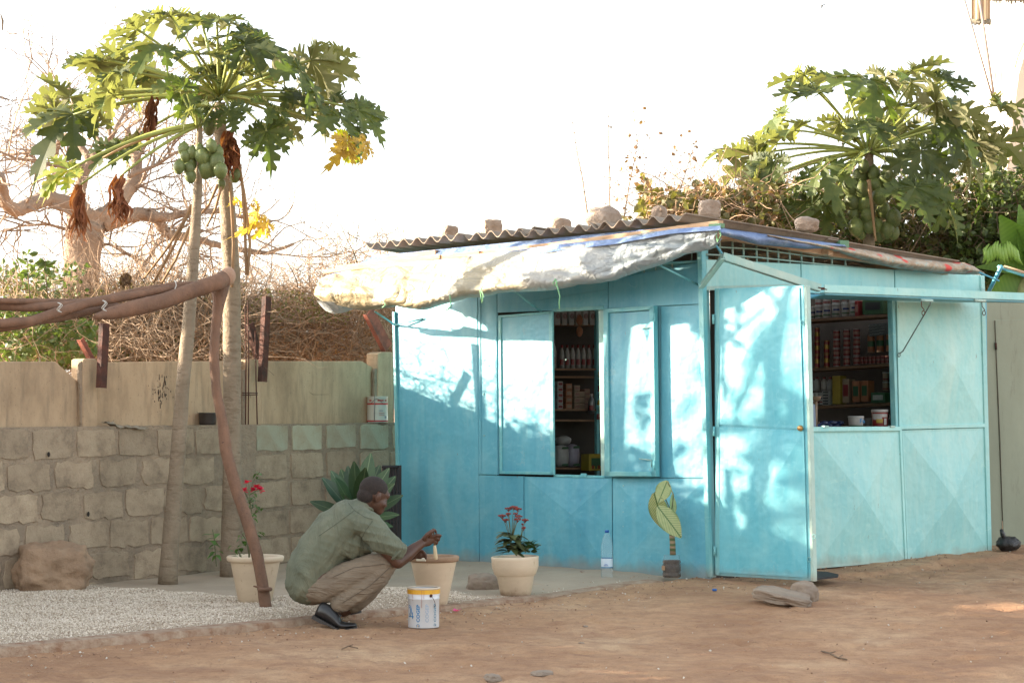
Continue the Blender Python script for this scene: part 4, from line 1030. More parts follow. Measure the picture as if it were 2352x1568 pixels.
for x, y, w_ in ((1590, 715, 62), (1520, 730, 68), (1470, 780, 70), (1530, 795, 70), (1605, 775, 62), (1660, 735, 70), (1480, 860, 68), (1545, 870, 66), (1620, 830, 66), (1490, 925, 56), (1555, 925, 56), (1640, 900, 60), (1500, 985, 70), (1560, 980, 60), (1610, 980, 56), (1660, 1000, 66), (1690, 940, 70), (1690, 1015, 56), (1520, 1010, 60), (1620, 1020, 60), (1540, 680, 50), (1650, 800, 70)):
    fruit(tC, *ZC(x, y), w_*.4531*1.12, YC-.15+R.uniform(-.08, .12), R.uniform(-.3, .3), R.uniform(-.3, .2))
petiole(tC, W(*ZC(1565, 750), YC-.3), W(*ZC(1600, 1060), YC-.35), .012, 0, PETD)
# ------------------------------------------------------------------ wooden prop and beam
WPOLE = N('peeled_pole'); _c = WPOLE.ramp(WPOLE.noise(9, WPOLE.map((1, 1, .45)), 7, .75), [(.3, (.23, .12, .07)), (.55, (.16, .085, .05)), (.75, (.09, .052, .035))])
_c = WPOLE.mix(WPOLE.ramp(WPOLE.noise(38, None, 3), [(.68, 0.0), (.72, .8)]), _c, (.06, .035, .025)); WPOLE = WPOLE.done(_c, .75, WPOLE.bump(WPOLE.noise(18, None, 6, .7), .9, .014))
post = thing('wooden_post', GR(612, 1396), 'bent forked brown post leaning in front of the left flower pot', 'post')
trunkY([(611, 1400), (603, 1340), (590, 1270), (566, 1190), (545, 1130), (520, 1040), (510, 960), (497, 900), (492, 830), (494, 760), (502, 700), (506, 655)], 13.72, 14.1, [29, 27, 28, 28, 28, 28, 25, 22, 23, 22, 26, 44], post, 'trunk', WPOLE, 14, .10, 3)
mb = MB(); P = W(608, 1352, 13.72)
mb.tube([P-UZ*.012, P, P+UZ*.01], [.044, .049, .042], 10); mb.tube([P, P+V(-.07, -.01, .02)], [.014, .005], 5); mb.build('knot', WPOLE, post)
beam = thing('pergola_beam', W(510, 640, 14.1), 'thick barked beam resting in the fork of the brown post', 'beam')
trunkY([(522, 636), (500, 648), (440, 668), (380, 690), (320, 705), (260, 718), (218, 728)], 14.1, 13.4, [38, 37, 36, 36, 38, 32, 12], beam, 'log', WPOLE, 16, .12, 5)
mb = MB(); c = W(524, 634, 14.07); mb.ell(c, (.05, .05, .062), 12, 8); mb.build('cut_end', mat('cut_wood', (.42, .27, .18), (.30, .18, .12), 20, .8), beam)
poles = [([(470, 650), (400, 655), (320, 668), (230, 690), (150, 702), (60, 706), (-60, 700)], [12, 14, 17, 20, 22, 20, 20], 'upper thin pole lashed along the pergola beam', 14.0, 13.2),
         ([(440, 655), (380, 664), (300, 680), (200, 697), (130, 718), (60, 742), (-60, 760)], [10, 16, 20, 22, 24, 24, 24], 'middle thin pole dipping to the left under the beam', 13.95, 13.1),
         ([(270, 700), (200, 716), (130, 730), (60, 738), (-60, 748)], [10, 18, 22, 22, 22], 'lowest thin pole reaching in from the left edge', 13.9, 13.0),
         ([(180, 690), (100, 692), (40, 692), (-60, 688)], [8, 13, 14, 15], 'pale straight pole crossing at the far left', 13.6, 13.1)]
for pts, rp, lab, y0, y1 in poles:
    n = 30; P = []; rs = []
    for i in range(n+1):
        t = i/n; x, y = interp(pts, t); Y = lerp(y0, y1, t); P.append(W(x, y, Y)); rs.append(interp([(a,) for a in rp], t)[0]*Y/FD/2*(1+.05*noise.noise(V(i*.5, 1, 0))))
    mb = MB(); mb.tube(P, rs, 10); tag(mb.build('pole', WPOLE, None, org=P[-1]), lab, 'pole', 'thin poles lashed to the beam')
STR = mat('white_string', (.6, .58, .52), rough=.8)
for x, y, r1 in ((404, 668, 24), (240, 702, 12), (137, 706, 11), (340, 690, 25)):
    Y = 13.85 if x > 300 else 13.3; c = W(x, y, Y); rr_ = r1*Y/FD; mb = MB()
    mb.tube([c+V(.012*sin(3*t), -cos(t)*rr_, sin(t)*rr_) for t in [i*2*pi/14 for i in range(15)]], .0035, 4, False); tag(mb.build('string_tie', STR, None, org=c), {404: 'white string wound round the thick end of the beam', 340: 'loose string round the middle of the thick beam'}.get(x, 'white string lashing the thin poles %s' % ('above the first fence post' if x == 240 else 'nearest the left edge')), 'string', 'string lashings on the poles')
# ------------------------------------------------------------------ baobab
BAO = mat('baobab_bark', (.33, .24, .17), (.19, .135, .095), 1.2, .9, .8, 6, dist=.08)
YB_ = 38.0
bao = thing('baobab_tree', W(200, 940, YB_), 'bare baobab tree with thick pale trunk and crooked branches behind the wall', 'tree'); ORG[bao] = bao.location.copy()
rb = random.Random(77); bm_big = MB(); bm_tw = MB()
tips = []
def limb(pts, w0, w1, dY=0, cnt=7, target=None):
    n = max(8, len(pts)*5); P = []; rs = []
    for i in range(n+1):
        t = i/n; x, y = interp(pts, t); P.append(W(x, y, YB_+dY*t)+V(rb.uniform(-1, 1), 0, rb.uniform(-1, 1))*.03*(w0*YB_/FD)); rs.append(lerp(w0, w1, t**.8)*YB_/FD/2*(1+.10*noise.noise(V(i*.7, w0, 3))))
    bm_big.tube(P, rs, 12)
    for _ in range(cnt):
        i = rb.randint(n//4, n); d = (P[i]-P[max(0, i-2)]).normalized(); tips.append((P[i], d, max(rs[i]*.45, .035)))
    tips.append((P[-1], (P[-1]-P[-3]).normalized(), rs[-1]))
zb = lambda L: [(x*.4219, y*.4219) for x, y in L]
trk = [(450, 1900), (445, 1600), (450, 1400), (465, 1250), (490, 1150)]
limb(zb(trk), 74, 92, 0, 0)
limb(zb([(470, 1180), (380, 1120), (260, 1075), (170, 1110), (90, 1150), (35, 1110), (10, 1020), (0, 960)]), 46, 22, -2, 8)
limb(zb([(450, 1190), (425, 1080), (450, 960), (490, 880), (540, 810), (600, 760)]), 40, 12, 0, 9)
limb(zb([(550, 1190), (640, 1130), (690, 1040), (745, 970), (745, 880), (715, 800), (690, 700)]), 50, 14, 1, 9)
limb(zb([(560, 1220), (680, 1180), (760, 1165), (850, 1180), (900, 1270), (1000, 1290), (1100, 1310), (1250, 1350), (1450, 1380), (1600, 1330)]), 44, 7, 1, 18)
limb(zb([(820, 1180), (930, 1180), (1050, 1150), (1200, 1150), (1350, 1190), (1450, 1240)]), 24, 7, 2, 12)
limb(zb([(490, 870), (400, 740), (330, 740), (300, 860), (240, 820), (150, 830), (0, 850)]), 18, 5, 1, 12)
limb(zb([(470, 900), (350, 910), (200, 880), (80, 860), (-20, 820)]), 14, 4, -1, 10)
limb(zb([(600, 770), (660, 640), (760, 560), (820, 500)]), 12, 4, 1, 9); limb(zb([(560, 800), (470, 660), (380, 560), (330, 500)]), 12, 4, 1, 9)
limb(zb([(700, 960), (850, 900), (960, 830), (1050, 800)]), 12, 4, 0, 9); limb(zb([(740, 880), (800, 780), (900, 740)]), 10, 4, 0, 6)
limb(zb([(460, 1330), (600, 1330), (720, 1400), (840, 1440), (980, 1480)]), 9, 4, 1, 9); limb(zb([(400, 1260), (260, 1220), (120, 1230), (20, 1260)]), 9, 3, 0, 9)
limb(zb([(640, 1620), (760, 1480), (830, 1380), (860, 1300)]), 16, 6, 2, 6); limb(zb([(780, 1470), (900, 1490), (1040, 1530)]), 10, 5, 2, 6)
bm_big.build('trunk', BAO, bao, clean=False)
def twigs(P, d, r, depth):
    L = rb.uniform(.5, 1.25)*(1.3 if depth > 1 else .8); n = 4; pts = [P]; 
    for i in range(n):
        d = (d+V(rb.gauss(0, .3), rb.gauss(0, .3), rb.gauss(.02, .3))).normalized(); pts.append(pts[-1]+d*L/n)
    bm_tw.tube(pts, [lerp(r, r*.45, i/n) for i in range(n+1)], 3, False, False)
    if depth > 0:
        for _ in range(rb.randint(1, 3)):
            i = rb.randint(1, n); nd = (d+V(rb.gauss(0, .75), rb.gauss(0, .5), rb.gauss(.1, .75))).normalized(); twigs(pts[i], nd, max(r*.55, .006), depth-1)
for P, d, r in tips:
    twigs(P, (d+V(rb.gauss(0, .7), rb.gauss(0, .5), rb.gauss(.2, .7))).normalized(), min(r*.6, .03), 3)
o = bm_tw.build('crown', BAO, bao, clean=False); o['kind'] = 'stuff'
# ------------------------------------------------------------------ bushes
TW1 = mat('dry_twig_light', (.38, .26, .165), (.26, .165, .10), 8, .9, rnd=0)
TW2 = mat('dry_twig_dark', (.22, .155, .10), (.13, .09, .06), 8, .9)
LGR = leafmat('bush_leaf', (.075, .115, .030), (.115, .15, .045), (.05, .075, .02), .3, 2, .2)
LGY = leafmat('olive_leaf', (.20, .17, .06), (.13, .12, .04), (.28, .20, .08), .3, 2, .2)
LDR = leafmat('brown_dry_leaf', (.33, .19, .09), (.22, .12, .06), (.42, .27, .14), .25, 3, .2)
def tangle(mb, n, fn, Lm, r0, rr, up=0, bend=.35, segs=5):
    for _ in range(n):
        P = fn(); 
        if P is None: continue
        L = Lm*rr.uniform(.4, 1.4); d = V(rr.gauss(0, 1), rr.gauss(0, 1), rr.gauss(up, .7)).normalized(); pts = [P]
        for i in range(segs):
            d = (d+V(rr.gauss(0, bend), rr.gauss(0, bend), rr.gauss(0, bend))).normalized(); pts.append(pts[-1]+d*L/segs)
        mb.tube(pts, [r0*rr.uniform(.6, 1.4)*(1-.6*i/segs) for i in range(segs+1)], 3, False, False)
def leaves(mb, n, fn, s0, s1, rr, roundish=.5):
    vs, fs = mb.v, mb.f
    for _ in range(n):
        P = fn()
        if P is None: continue
        s = rr.uniform(s0, s1); a = V(rr.gauss(0, 1), rr.gauss(0, 1), rr.gauss(-.3, .7)).normalized(); b = a.orthogonal().normalized(); b = (Matrix.Rotation(rr.uniform(0, 2*pi), 3, a) @ b); c = a.cross(b)*s*.1; b = b*s*roundish
        k = len(vs); vs += [tuple(P), tuple(P+a*s*.35+b+c), tuple(P+a*s*.75+b*.7+c), tuple(P+a*s), tuple(P+a*s*.75-b*.7+c), tuple(P+a*s*.35-b+c), tuple(P+a*s*.5-c)]
        fs += [(k, k+1, k+6), (k+1, k+2, k+6), (k+2, k+3, k+6), (k+3, k+4, k+6), (k+4, k+5, k+6), (k+5, k, k+6)]
    mb.mi = [0]*len(fs); mb.sm = [False]*len(fs)
def volume(x0, x1, ytop, ybot, Y0, Y1, rr, ragged=30, seed=0):
    def f():
        x = rr.uniform(x0, x1); t = ytop(x) if callable(ytop) else ytop; t += ragged*noise.noise(V(x*.02, seed, 0))*1.5
        y = lerp(ybot, t, rr.random()**1.15); Y = rr.uniform(Y0, Y1); Y = Y+(0 if x > 700 else 0); return W(x, y, Y)
    return f
rr = random.Random(31)
def bush(name, label, cat, parts, org):
    t = thing(name, org, label, cat)
    for nm, mbf, m in parts:
        mb = MB(); mbf(mb); o = mb.build(nm, m, t, clean=False); o['kind'] = 'stuff'
    return t
# dry thicket between the trunks and the kiosk
vA = volume(545, 925, lambda x: lerp(640, 545, smooth((x-560)/250)), 850, 18.9, 21, rr, 26, 1)
vA2 = volume(545, 925, lambda x: lerp(700, 640, smooth((x-560)/250)), 850, 18.9, 21.5, rr, 20, 2)
bush('dry_thicket', 'dense tangle of bare reddish brown twigs behind the wall beside the kiosk', 'bush',
     [('twigs', lambda m: (tangle(m, 3400, vA2, .45, .004, rr), tangle(m, 1500, vA, .40, .003, rr, .3)), TW1), ('stems', lambda m: tangle(m, 700, vA2, .6, .005, rr, .2), TW2),
      ('leaves', lambda m: leaves(m, 5000, vA2, .015, .035, rr), LDR), ('green_leaves', lambda m: leaves(m, 900, volume(560, 800, 670, 740, 18.7, 19.4, rr), .02, .04, rr, .3), LGY)], V(-1.0, 18.8, 0))
# tangled creeper above the fence, middle
def vB(y0, y1, a=230, b=560, Y0=18.4, Y1=20): return volume(a, b, y0, y1, Y0, Y1, rr, 22, 3)
bush('dry_creeper', 'grey leafless creeper tangled above the concrete fence behind the papaya trunks', 'bush',
     [('twigs', lambda m: (tangle(m, 2600, vB(700, 835), .7, .0045, rr, 0, .3, 7), tangle(m, 260, vB(720, 835, Y0=17.1, Y1=18.2), .7, .004, rr, 0, .3, 7)), TW2), ('pale_twigs', lambda m: (tangle(m, 1300, vB(720, 832), .8, .004, rr, -.1, .28, 8), tangle(m, 450, vB(640, 740), .5, .0035, rr, .4)), TW1),
      ('leaves', lambda m: leaves(m, 1700, vB(650, 740), .025, .05, rr, .3), LGY), ('dark_leaves', lambda m: (leaves(m, 5000, vB(740, 840, 60, 560), .03, .07, rr, .45), leaves(m, 3200, vB(690, 830, -40, 240), .04, .09, rr, .45)), LGR)], V(-2.9, 17, 0))
# green climber at the left
vC = volume(-40, 225, lambda x: lerp(690, 735, smooth(x/200)), 822, 16.1, 17.0, rr, 16, 5); vC2 = volume(-40, 300, lambda x: lerp(640, 690, smooth(x/250)), 790, 18.4, 20.5, rr, 30, 6)
bush('green_climber', 'leafy green climber hanging over the fence at the far left under the poles', 'bush',
     [('leaves', lambda m: leaves(m, 850, vC, .035, .085, rr, .42), LGR), ('small_leaves', lambda m: leaves(m, 4200, vC2, .018, .045, rr, .35), LGY), ('twigs', lambda m: (tangle(m, 1500, vC2, .5, .0035, rr, .4), tangle(m, 200, vC, .5, .004, rr)), TW1),
      ('green_leaves', lambda m: leaves(m, 420, volume(-40, 200, 600, 720, 18.3, 19.6, rr, 40, 7), .03, .075, rr, .42), LGR)], V(-3.9, 16, 0))
for (x, y0) in ((62, 545), (103, 560)):
    t = thing('leafy_sprig', W(x, 690, 16.2), 'upright sprig with dark pointed leaves, %s of the pair at the left edge' % ('taller' if x == 62 else 'shorter'), 'plant')
    mb = MB(); mb.tube([W(x+8, 700, 16.2), W(x+3, 640, 16.2), W(x, y0+35, 16.2)], [.006, .005, .002], 4); mb.build('stem', TW2, t)
    mb = MB(); leaves(mb, 16, lambda: W(x+rr.uniform(-5, 5), rr.uniform(y0+33, 660), 16.2), .05, .10, rr, .3); mb.build('leaves', LGR, t, clean=False)['kind'] = 'stuff'
# pinkish bougainvillea twigs far behind
# ---- right background
vR1 = volume(1470, 1800, lambda x: lerp(430, 420, (x-1470)/330), 640, 18.8, 20.5, rr, 45, 8)
bush('round_leaf_shrub', 'scrubby shrub with round yellowish leaves behind the roof stones', 'bush',
     [('leaves', lambda m: (leaves(m, 2000, vR1, .05, .10, rr, .48), leaves(m, 700, volume(1400, 1650, 500, 600, 18.8, 19.5, rr, 20, 9), .04, .08, rr, .48)), LGY), ('brown_leaves', lambda m: leaves(m, 1500, vR1, .03, .08, rr, .4), LDR), ('twigs', lambda m: tangle(m, 900, vR1, .5, .005, rr, .5), TW1)], V(1.6, 19.5, 0))
vR2 = volume(1720, 2420, lambda x: lerp(470, 390, smooth((x-1720)/250)) if x < 2000 else lerp(430, 400, (x-2000)/400), 660, 20.2, 22, rr, 60, 10)
vR3 = volume(2180, 2420, lambda x: 470-110*smooth((x-2200)/120), 650, 20, 22, rr, 50, 13)
vR4 = volume(1960, 2420, 560, 680, 20.8, 22.5, rr, 10, 11)
bush('citrus_bush', 'dense dark green bush filling the background behind the papaya with the fruit column', 'bush',
     [('leaves', lambda m: (leaves(m, 4200, vR2, .05, .11, rr, .36), leaves(m, 3600, vR3, .05, .11, rr, .36)), LGR), ('olive_leaves', lambda m: (leaves(m, 4200, vR2, .04, .09, rr, .4), leaves(m, 3500, vR4, .04, .09, rr, .4)), LGY), ('dry_leaves', lambda m: leaves(m, 5500, vR4, .03, .08, rr, .4), LDR), ('twigs', lambda m: tangle(m, 1600, vR2, .6, .006, rr, .5), TW2)], V(5.0, 21, 0))
# tall leafless stalks
for x, y0, xb, lab in ((1310, 262, 1358, 'leftmost tall bare stalk rising behind the roof stones'), (1396, 244, 1402, 'tallest bare stalk with fine side twigs above the boulder'), (1472, 292, 1425, 'leaning dry stalk with small brown seed pods'), (1600, 320, 1530, 'thin dry stalk leaning right beside the papaya leaves'), (992, 425, 985, 'single hair thin bare stalk above the left roof stones'), (862, 430, 930, 'thin curved dry stalk over the thicket')):
    t = thing('dry_stalk', W(xb, 560, 19.3), lab, 'plant', None); mb = MB(); n = 14; pts = []
    for i in range(n+1):
        k = i/n; pts.append(W(lerp(xb, x, k**1.3)+3*noise.noise(V(k*5, x, 0)), lerp(575, y0, k), 19.3))
    th = .35 if x < 1000 else 1
    mb.tube(pts, [lerp(.012, .003, i/n)*th for i in range(n+1)], 4); mb.build('stem', TW1, t, clean=False)
    mb = MB(); lf = MB()
    for i in range(3, n):
        for s in (1, -1) if th == 1 else (rr.choice((1, -1)),):
            if rr.random() < .8:
                L = rr.uniform(.06, .26)*(1 if th == 1 else .7); d = V(s*rr.uniform(.5, 1), rr.uniform(-.5, .5), rr.uniform(-.1, .9)).normalized(); q = pts[i]+d*L*.5; e = q+(d+V(0, 0, rr.uniform(-.2, .6))).normalized()*L*.5
                mb.tube([pts[i], q, e], [.0035*th, .0025*th, .0012], 3, False, False)
                for _ in range(2):
                    f = q.lerp(e, rr.random()); mb.tube([f, f+V(rr.gauss(0, .05), 0, rr.gauss(.02, .05))], .0015, 3, False, False)
    mb.build('side_twigs', TW1, t, clean=False)['kind'] = 'stuff'
    if x in (1472, 1600):
        mb = MB(); leaves(mb, 70, lambda: pts[rr.randint(4, n)]+V(rr.gauss(0, .1), rr.gauss(0, .05), rr.gauss(0, .12)), .02, .05, rr, .5); mb.build('seed_pods', LDR, t, clean=False)['kind'] = 'stuff'
# hedge going on out of the frame along the wall (it shades the street)
def vH():
    s = rr.uniform(-8.6, -1.3); P = WA+wd*s-wn*rr.uniform(.3, 1.5); z = rr.uniform(.6, 3.1+.5*noise.noise(V(s, 0, 0))); return V(P.x, P.y, z) if P.x/P.y < -.24 else None
bush('hedge', 'tall leafy hedge continuing along the wall beyond the left edge', 'hedge', [('leaves', lambda m: leaves(m, 18000, vH, .08, .16, rr, .42), LGR)], WA+wd*-4)
def vH2():
    a = rr.gauss(0, 1), rr.gauss(0, 1), rr.gauss(0, 1); P = V(-7.8+a[0]*.9, 15.75+a[1]*.30, 2.7+a[2]*.6)
    return P if P.x < -4.8 and noise.noise(P*1.7) > -.12 else None
bush('leafy_tree', 'broad leafed tree standing beyond the left edge behind the wall', 'tree', [('crown', lambda m: leaves(m, 420, vH2, .12, .26, rr, .4), LGR)], V(-8, 15.75, 0))
# ------------------------------------------------------------------ union of shapes -> one skin
def remeshed(name, mb, voxel, mats, parent=None, org=None, smooth=3, disp=None):
    tmp = mb.mesh('tmp'); ob = bpy.data.objects.new('tmp', tmp); COL.objects.link(ob)
    bm = bmesh.new(); bm.from_mesh(tmp); bmesh.ops.remove_doubles(bm, verts=bm.verts, dist=1e-6); bmesh.ops.recalc_face_normals(bm, faces=bm.faces); bm.to_mesh(tmp); bm.free()
    m = ob.modifiers.new('r', 'REMESH'); m.mode = 'VOXEL'; m.voxel_size = voxel
    if smooth: s = ob.modifiers.new('s', 'SMOOTH'); s.factor = .6; s.iterations = smooth
    dg = bpy.context.evaluated_depsgraph_get(); me = bpy.data.meshes.new_from_object(ob.evaluated_get(dg)); bpy.data.objects.remove(ob)
    if disp:
        nn = [v.normal.copy() for v in me.vertices]
        for v, n in zip(me.vertices, nn): v.co = v.co+disp(v.co, n)
    me.materials.clear(); me.name = name
    root = parent
    while root is not None and root.parent is not None: root = root.parent
    og = ORG[root] if parent is not None else Vector(org)
    for v in me.vertices: v.co -= og
    me.polygons.foreach_set('use_smooth', [True]*len(me.polygons)); me.update()
    o = linkm(name, me, mats, parent, (0, 0, 0) if parent is not None else og)
    if parent is None: ORG[o] = og
    return o
def sphere_chain(mb, pts, seg=12):
    """pts: (Vector, r) or (Vector, r_in_plane, r_depth): tapered capsule chain with elliptical sections"""
    for i in range(len(pts)-1):
        (A, ra), (B, rb_) = (pts[i][0], pts[i][1:]), (pts[i+1][0], pts[i+1][1:])
        ra = ra if len(ra) > 1 else (ra[0], ra[0]); rb_ = rb_ if len(rb_) > 1 else (rb_[0], rb_[0])
        d = (B-A); L = d.length; t = d.normalized(); dep = V(0, 1, 0)-t*t.y
        if dep.length < .1: dep = V(1, 0, 0)-t*t.x
        dep.normalize(); pl = t.cross(dep); vs = []; n = 10
        prof = []
        for k in range(5): a = -pi/2+pi/2*k/4; prof.append((cos(a)*1.0, 0, sin(a)))
        secs = [(ra, A+t*(sin(a)*min(ra)*.98), cos(a)) for a in (-pi/2+.05, -1.1, -.6, -.25, 0)]+[(rb_, B+t*(sin(a)*min(rb_)*.98), cos(a)) for a in (0, .25, .6, 1.1, pi/2-.05)]
        for (r_, c, k) in secs:
            for j in range(seg): th = 2*pi*j/seg; vs.append(c+(pl*cos(th)*r_[0]+dep*sin(th)*r_[1])*k)
        m = len(secs)
        mb.add(vs, [(i_*seg+k, i_*seg+(k+1) % seg, (i_+1)*seg+(k+1) % seg, (i_+1)*seg+k) for i_ in range(m-1) for k in range(seg)]+[tuple(range(seg-1, -1, -1)), tuple((m-1)*seg+k for k in range(seg))], True)
# ------------------------------------------------------------------ the man
YP = 13.25
def Q(x, y, dy=0): return W(624.7+x*.2696, 1065.7+y*.2696, YP+dy)
UQ = .2696*YP/FD
SKIN = mat('dark_brown_skin', (.085, .038, .022), (.065, .030, .018), 12, .48, .25, 90, dist=.002, Specular_IOR_Level=.45)
HAIR = mat('short_black_hair', (.018, .013, .011), (.032, .022, .018), 60, .9, 1.0, 260, dist=.003)
SHIRT = N('washed_green_shirt'); _c = SHIRT.ramp(SHIRT.noise(6, None, 5), [(.3, (.105, .122, .085)), (.55, (.145, .157, .108)), (.75, (.19, .19, .13))])
SHIRT = SHIRT.done(_c, .9, SHIRT.bump(SHIRT.noise(9, SHIRT.map((1, .5, .35), rot=(0, .75, 0)), 4, .6, 1.2), .9, .045, SHIRT.bump(SHIRT.noise(380), .15, .001)))
TROU = N('khaki_trousers'); _c = TROU.ramp(TROU.noise(5, None, 4), [(.3, (.18, .14, .10)), (.7, (.235, .185, .13))])
TROU = TROU.done(_c, .92, TROU.bump(TROU.noise(10, TROU.map((.4, .5, 1.4), rot=(0, -.75, 0)), 4, .6, 1.2), .9, .035))
LEATH = mat('black_leather', (.012, .012, .013), (.02, .02, .02), 8, .28, .25, 30, dist=.004, Specular_IOR_Level=.6)
SOLE = mat('shoe_sole', (.05, .045, .04), rough=.8)
# body: head, neck, arms, hands, shins in one skin
b = MB()
ux = V(1, 0, 0)
Hc = Q(868, 262, -.0)
FDIR = V(.80, .50, -.34).normalized(); RT = FDIR.cross(UZ).normalized(); HU = RT.cross(FDIR).normalized()   # face direction, head's right, up
HMt = Matrix((FDIR, -RT, HU)).transposed()
def hp(f, r, u): return Hc+FDIR*f+RT*r+HU*u
def hell(c, r, seg=20, rings=14): b.ell(hp(*c), r, seg, rings, HMt)
hell((-.006, 0, .018), (.093, .072, .086)); hell((.030, 0, -.030), (.066, .060, .075)); hell((.048, 0, -.078), (.040, .042, .036)); hell((.075, 0, .02), (.020, .050, .03))
hell((.088, 0, -.034), (.020, .016, .017)); hell((.082, 0, -.008), (.013, .009, .03)); hell((.082, 0, -.066), (.014, .026, .011)); hell((.082, 0, -.08), (.013, .022, .009))
for s in (1, -1):
    hell((.062, s*.033, -.012), (.016, .018, .012), 10, 8); hell((.055, s*.045, -.038), (.022, .018, .02), 10, 8)
    hell((-.004, s*.072, -.018), (.018, .008, .032), 12, 8); hell((-.008, s*.079, -.006), (.016, .006, .024), 12, 8)
sphere_chain(b, [(hp(-.025, 0, -.04), .052), (Q(765, 420, 0), .058), (Q(690, 520, 0), .10), (Q(520, 740, 0), .11), (Q(400, 950, 0), .11)])
# right arm (near the camera)
sphere_chain(b, [(Q(800, 500, -.15), .055), (Q(930, 680, -.19), .047), (Q(1072, 832, -.17), .040)])
sphere_chain(b, [(Q(1072, 832, -.17), .041), (Q(1150, 770, -.13), .042), (Q(1210, 720, -.10), .034), (Q(1278, 672, -.07), .027)])
# left arm, hidden behind, hand steadying the pot rim
sphere_chain(b, [(Q(760, 480, .17), .055), (Q(900, 680, .20), .046), (Q(1040, 800, .19), .040), (Q(1140, 790, .14), .034), (Q(1215, 770, .09), .026)])
# right hand: palm, thumb and fingers closing on the brush
sphere_chain(b, [(Q(1278, 672, -.07), .026, .020), (Q(1318, 650, -.06), .037, .020), (Q(1352, 628, -.055), .036, .019)], 14)
Fg = [[(1345, 610, -.075), (1362, 572, -.078), (1388, 558, -.066), (1398, 580, -.055)],
      [(1362, 622, -.065), (1402, 602, -.07), (1436, 606, -.058), (1424, 628, -.045)],
      [(1366, 640, -.055), (1404, 630, -.06), (1424, 642, -.05), (1404, 660, -.04)],
      [(1356, 660, -.045), (1392, 662, -.05), (1408, 672, -.04), (1388, 688, -.035)]]
for i, f in enumerate(Fg):
    r0 = (.0105, .0105, .010, .009)[i]; sphere_chain(b, [(Q(*p), r0*(1-.09*k)) for k, p in enumerate(f)], 10)
sphere_chain(b, [(Q(1300, 632, -.085), .015), (Q(1322, 596, -.095), .012), (Q(1352, 572, -.085), .010), (Q(1376, 556, -.070), .009)], 10)
# left hand (behind the rim)
sphere_chain(b, [(Q(1215, 770, .09), .024, .018), (Q(1262, 765, .08), .032, .016)], 12)
for i in range(4): sphere_chain(b, [(Q(1262+4*i, 752+10*i, .08), .0095), (Q(1296+3*i, 752+11*i, .075), .009), (Q(1312, 775+9*i, .07), .008)], 8)
sphere_chain(b, [(Q(1230, 750, .075), .012), (Q(1262, 735, .065), .010), (Q(1285, 738, .06), .009)], 8)
# legs under the cloth
for dy, k in ((-.10, 0), (.13, 1)):
    sphere_chain(b, [(Q(400, 1000, dy*.8), .085), (Q(960, 850, dy), .056)])
    sphere_chain(b, [(Q(960+20*k, 850, dy), .055), (Q(760+30*k, 1040, dy), .052), (Q(535+110*k, 1235, dy), .036), (Q(470+140*k, 1250, dy), .036)])
man = remeshed('person', b, .0042, SKIN, None, GR(760, 1440), 2)
tag(man, 'squatting man in a green shirt and khaki trousers holding a brush over a pot', 'person'); man.data.name = 'person'
# hair cap
h = MB(); h.ell(hp(-.012, 0, .030), (.094, .0755, .082), 28, 20, HMt); h.ell(hp(-.05, 0, -.02), (.055, .062, .06), 20, 14, HMt)
vs2 = []
hair = remeshed('hair', h, .004, HAIR, man, None, 2, lambda co, n: (V(0, 0, 0) if ((co-Hc).dot(FDIR)-(co-Hc).dot(HU)*.55) < .028 and not ((co-Hc).dot(FDIR) > -.02 and (co-Hc).dot(HU) < .02) else -n*.016))
# eye and brow on the visible side
ey = MB(); ey.ell(hp(.072, -.030, -.008), (.008, .009, .006), 8, 6, HMt); ey.build('eye', mat('eye_white', (.3, .26, .22), rough=.3), man); ey = MB(); ey.ell(hp(.072, .030, -.008), (.008, .009, .006), 8, 6, HMt); ey.build('eye', bpy.data.materials['eye_white'], man)
# shirt
def fold(amp, dirs):
    def f(co, n):
        s = 0
        for (d, fr, a, ph) in dirs:
            q = co.dot(V(*d))*fr+ph+2.2*noise.noise(co*3.2+V(ph, 0, 0)); m_ = max(0, noise.noise(co*4.0+V(ph*2, 3, 1))+.25)
            s += a*m_*((1-abs(sin(q)))**1.6*2.4-.6)
        return n*(s*amp+.004*noise.noise(co*11))
    return f
s = MB()
tor = [(Q(300, 1010), .135, .175), (Q(330, 900), .150, .185), (Q(420, 760), .158, .185), (Q(540, 610), .160, .19), (Q(660, 490), .142, .185), (Q(730, 420), .095, .13), (Q(772, 378), .058, .066)]
sphere_chain(s, tor, 20)
sphere_chain(s, [(Q(255, 1060), .085, .16), (Q(400, 1030), .075, .16), (Q(500, 960), .06, .16)], 16)
sphere_chain(s, [(Q(240, 1010), .095, .15), (Q(290, 1080), .065, .15)], 16)
sphere_chain(s, [(Q(520, 640), .12, .17), (Q(700, 660), .12, .16), (Q(800, 690), .06, .13)], 16)       # front of the shirt bulging to the knees
for sg, dd in ((-1, 0), (1, .0)):
    sphere_chain(s, [(Q(740, 470, sg*.12), .085), (Q(830, 520, sg*.165), .083), (Q(930, 640, sg*.19), .082), (Q(1020, 700, sg*.185), .070), (Q(1064, 742, sg*.18), .060)], 16)
sphere_chain(s, [(Q(660, 385, -.0), .050, .10), (Q(745, 400, -.0), .062, .085), (Q(800, 400, 0), .042, .06)], 14)
ff = fold(.0085, [((.5, 0, .85), 30, 1.0, .3), ((.9, .2, -.35), 34, .8, 2.0), ((.3, .3, 1), 70, .5, 4.0)])
shirt = remeshed('shirt', s, .0072, SHIRT, man, None, 4, ff)
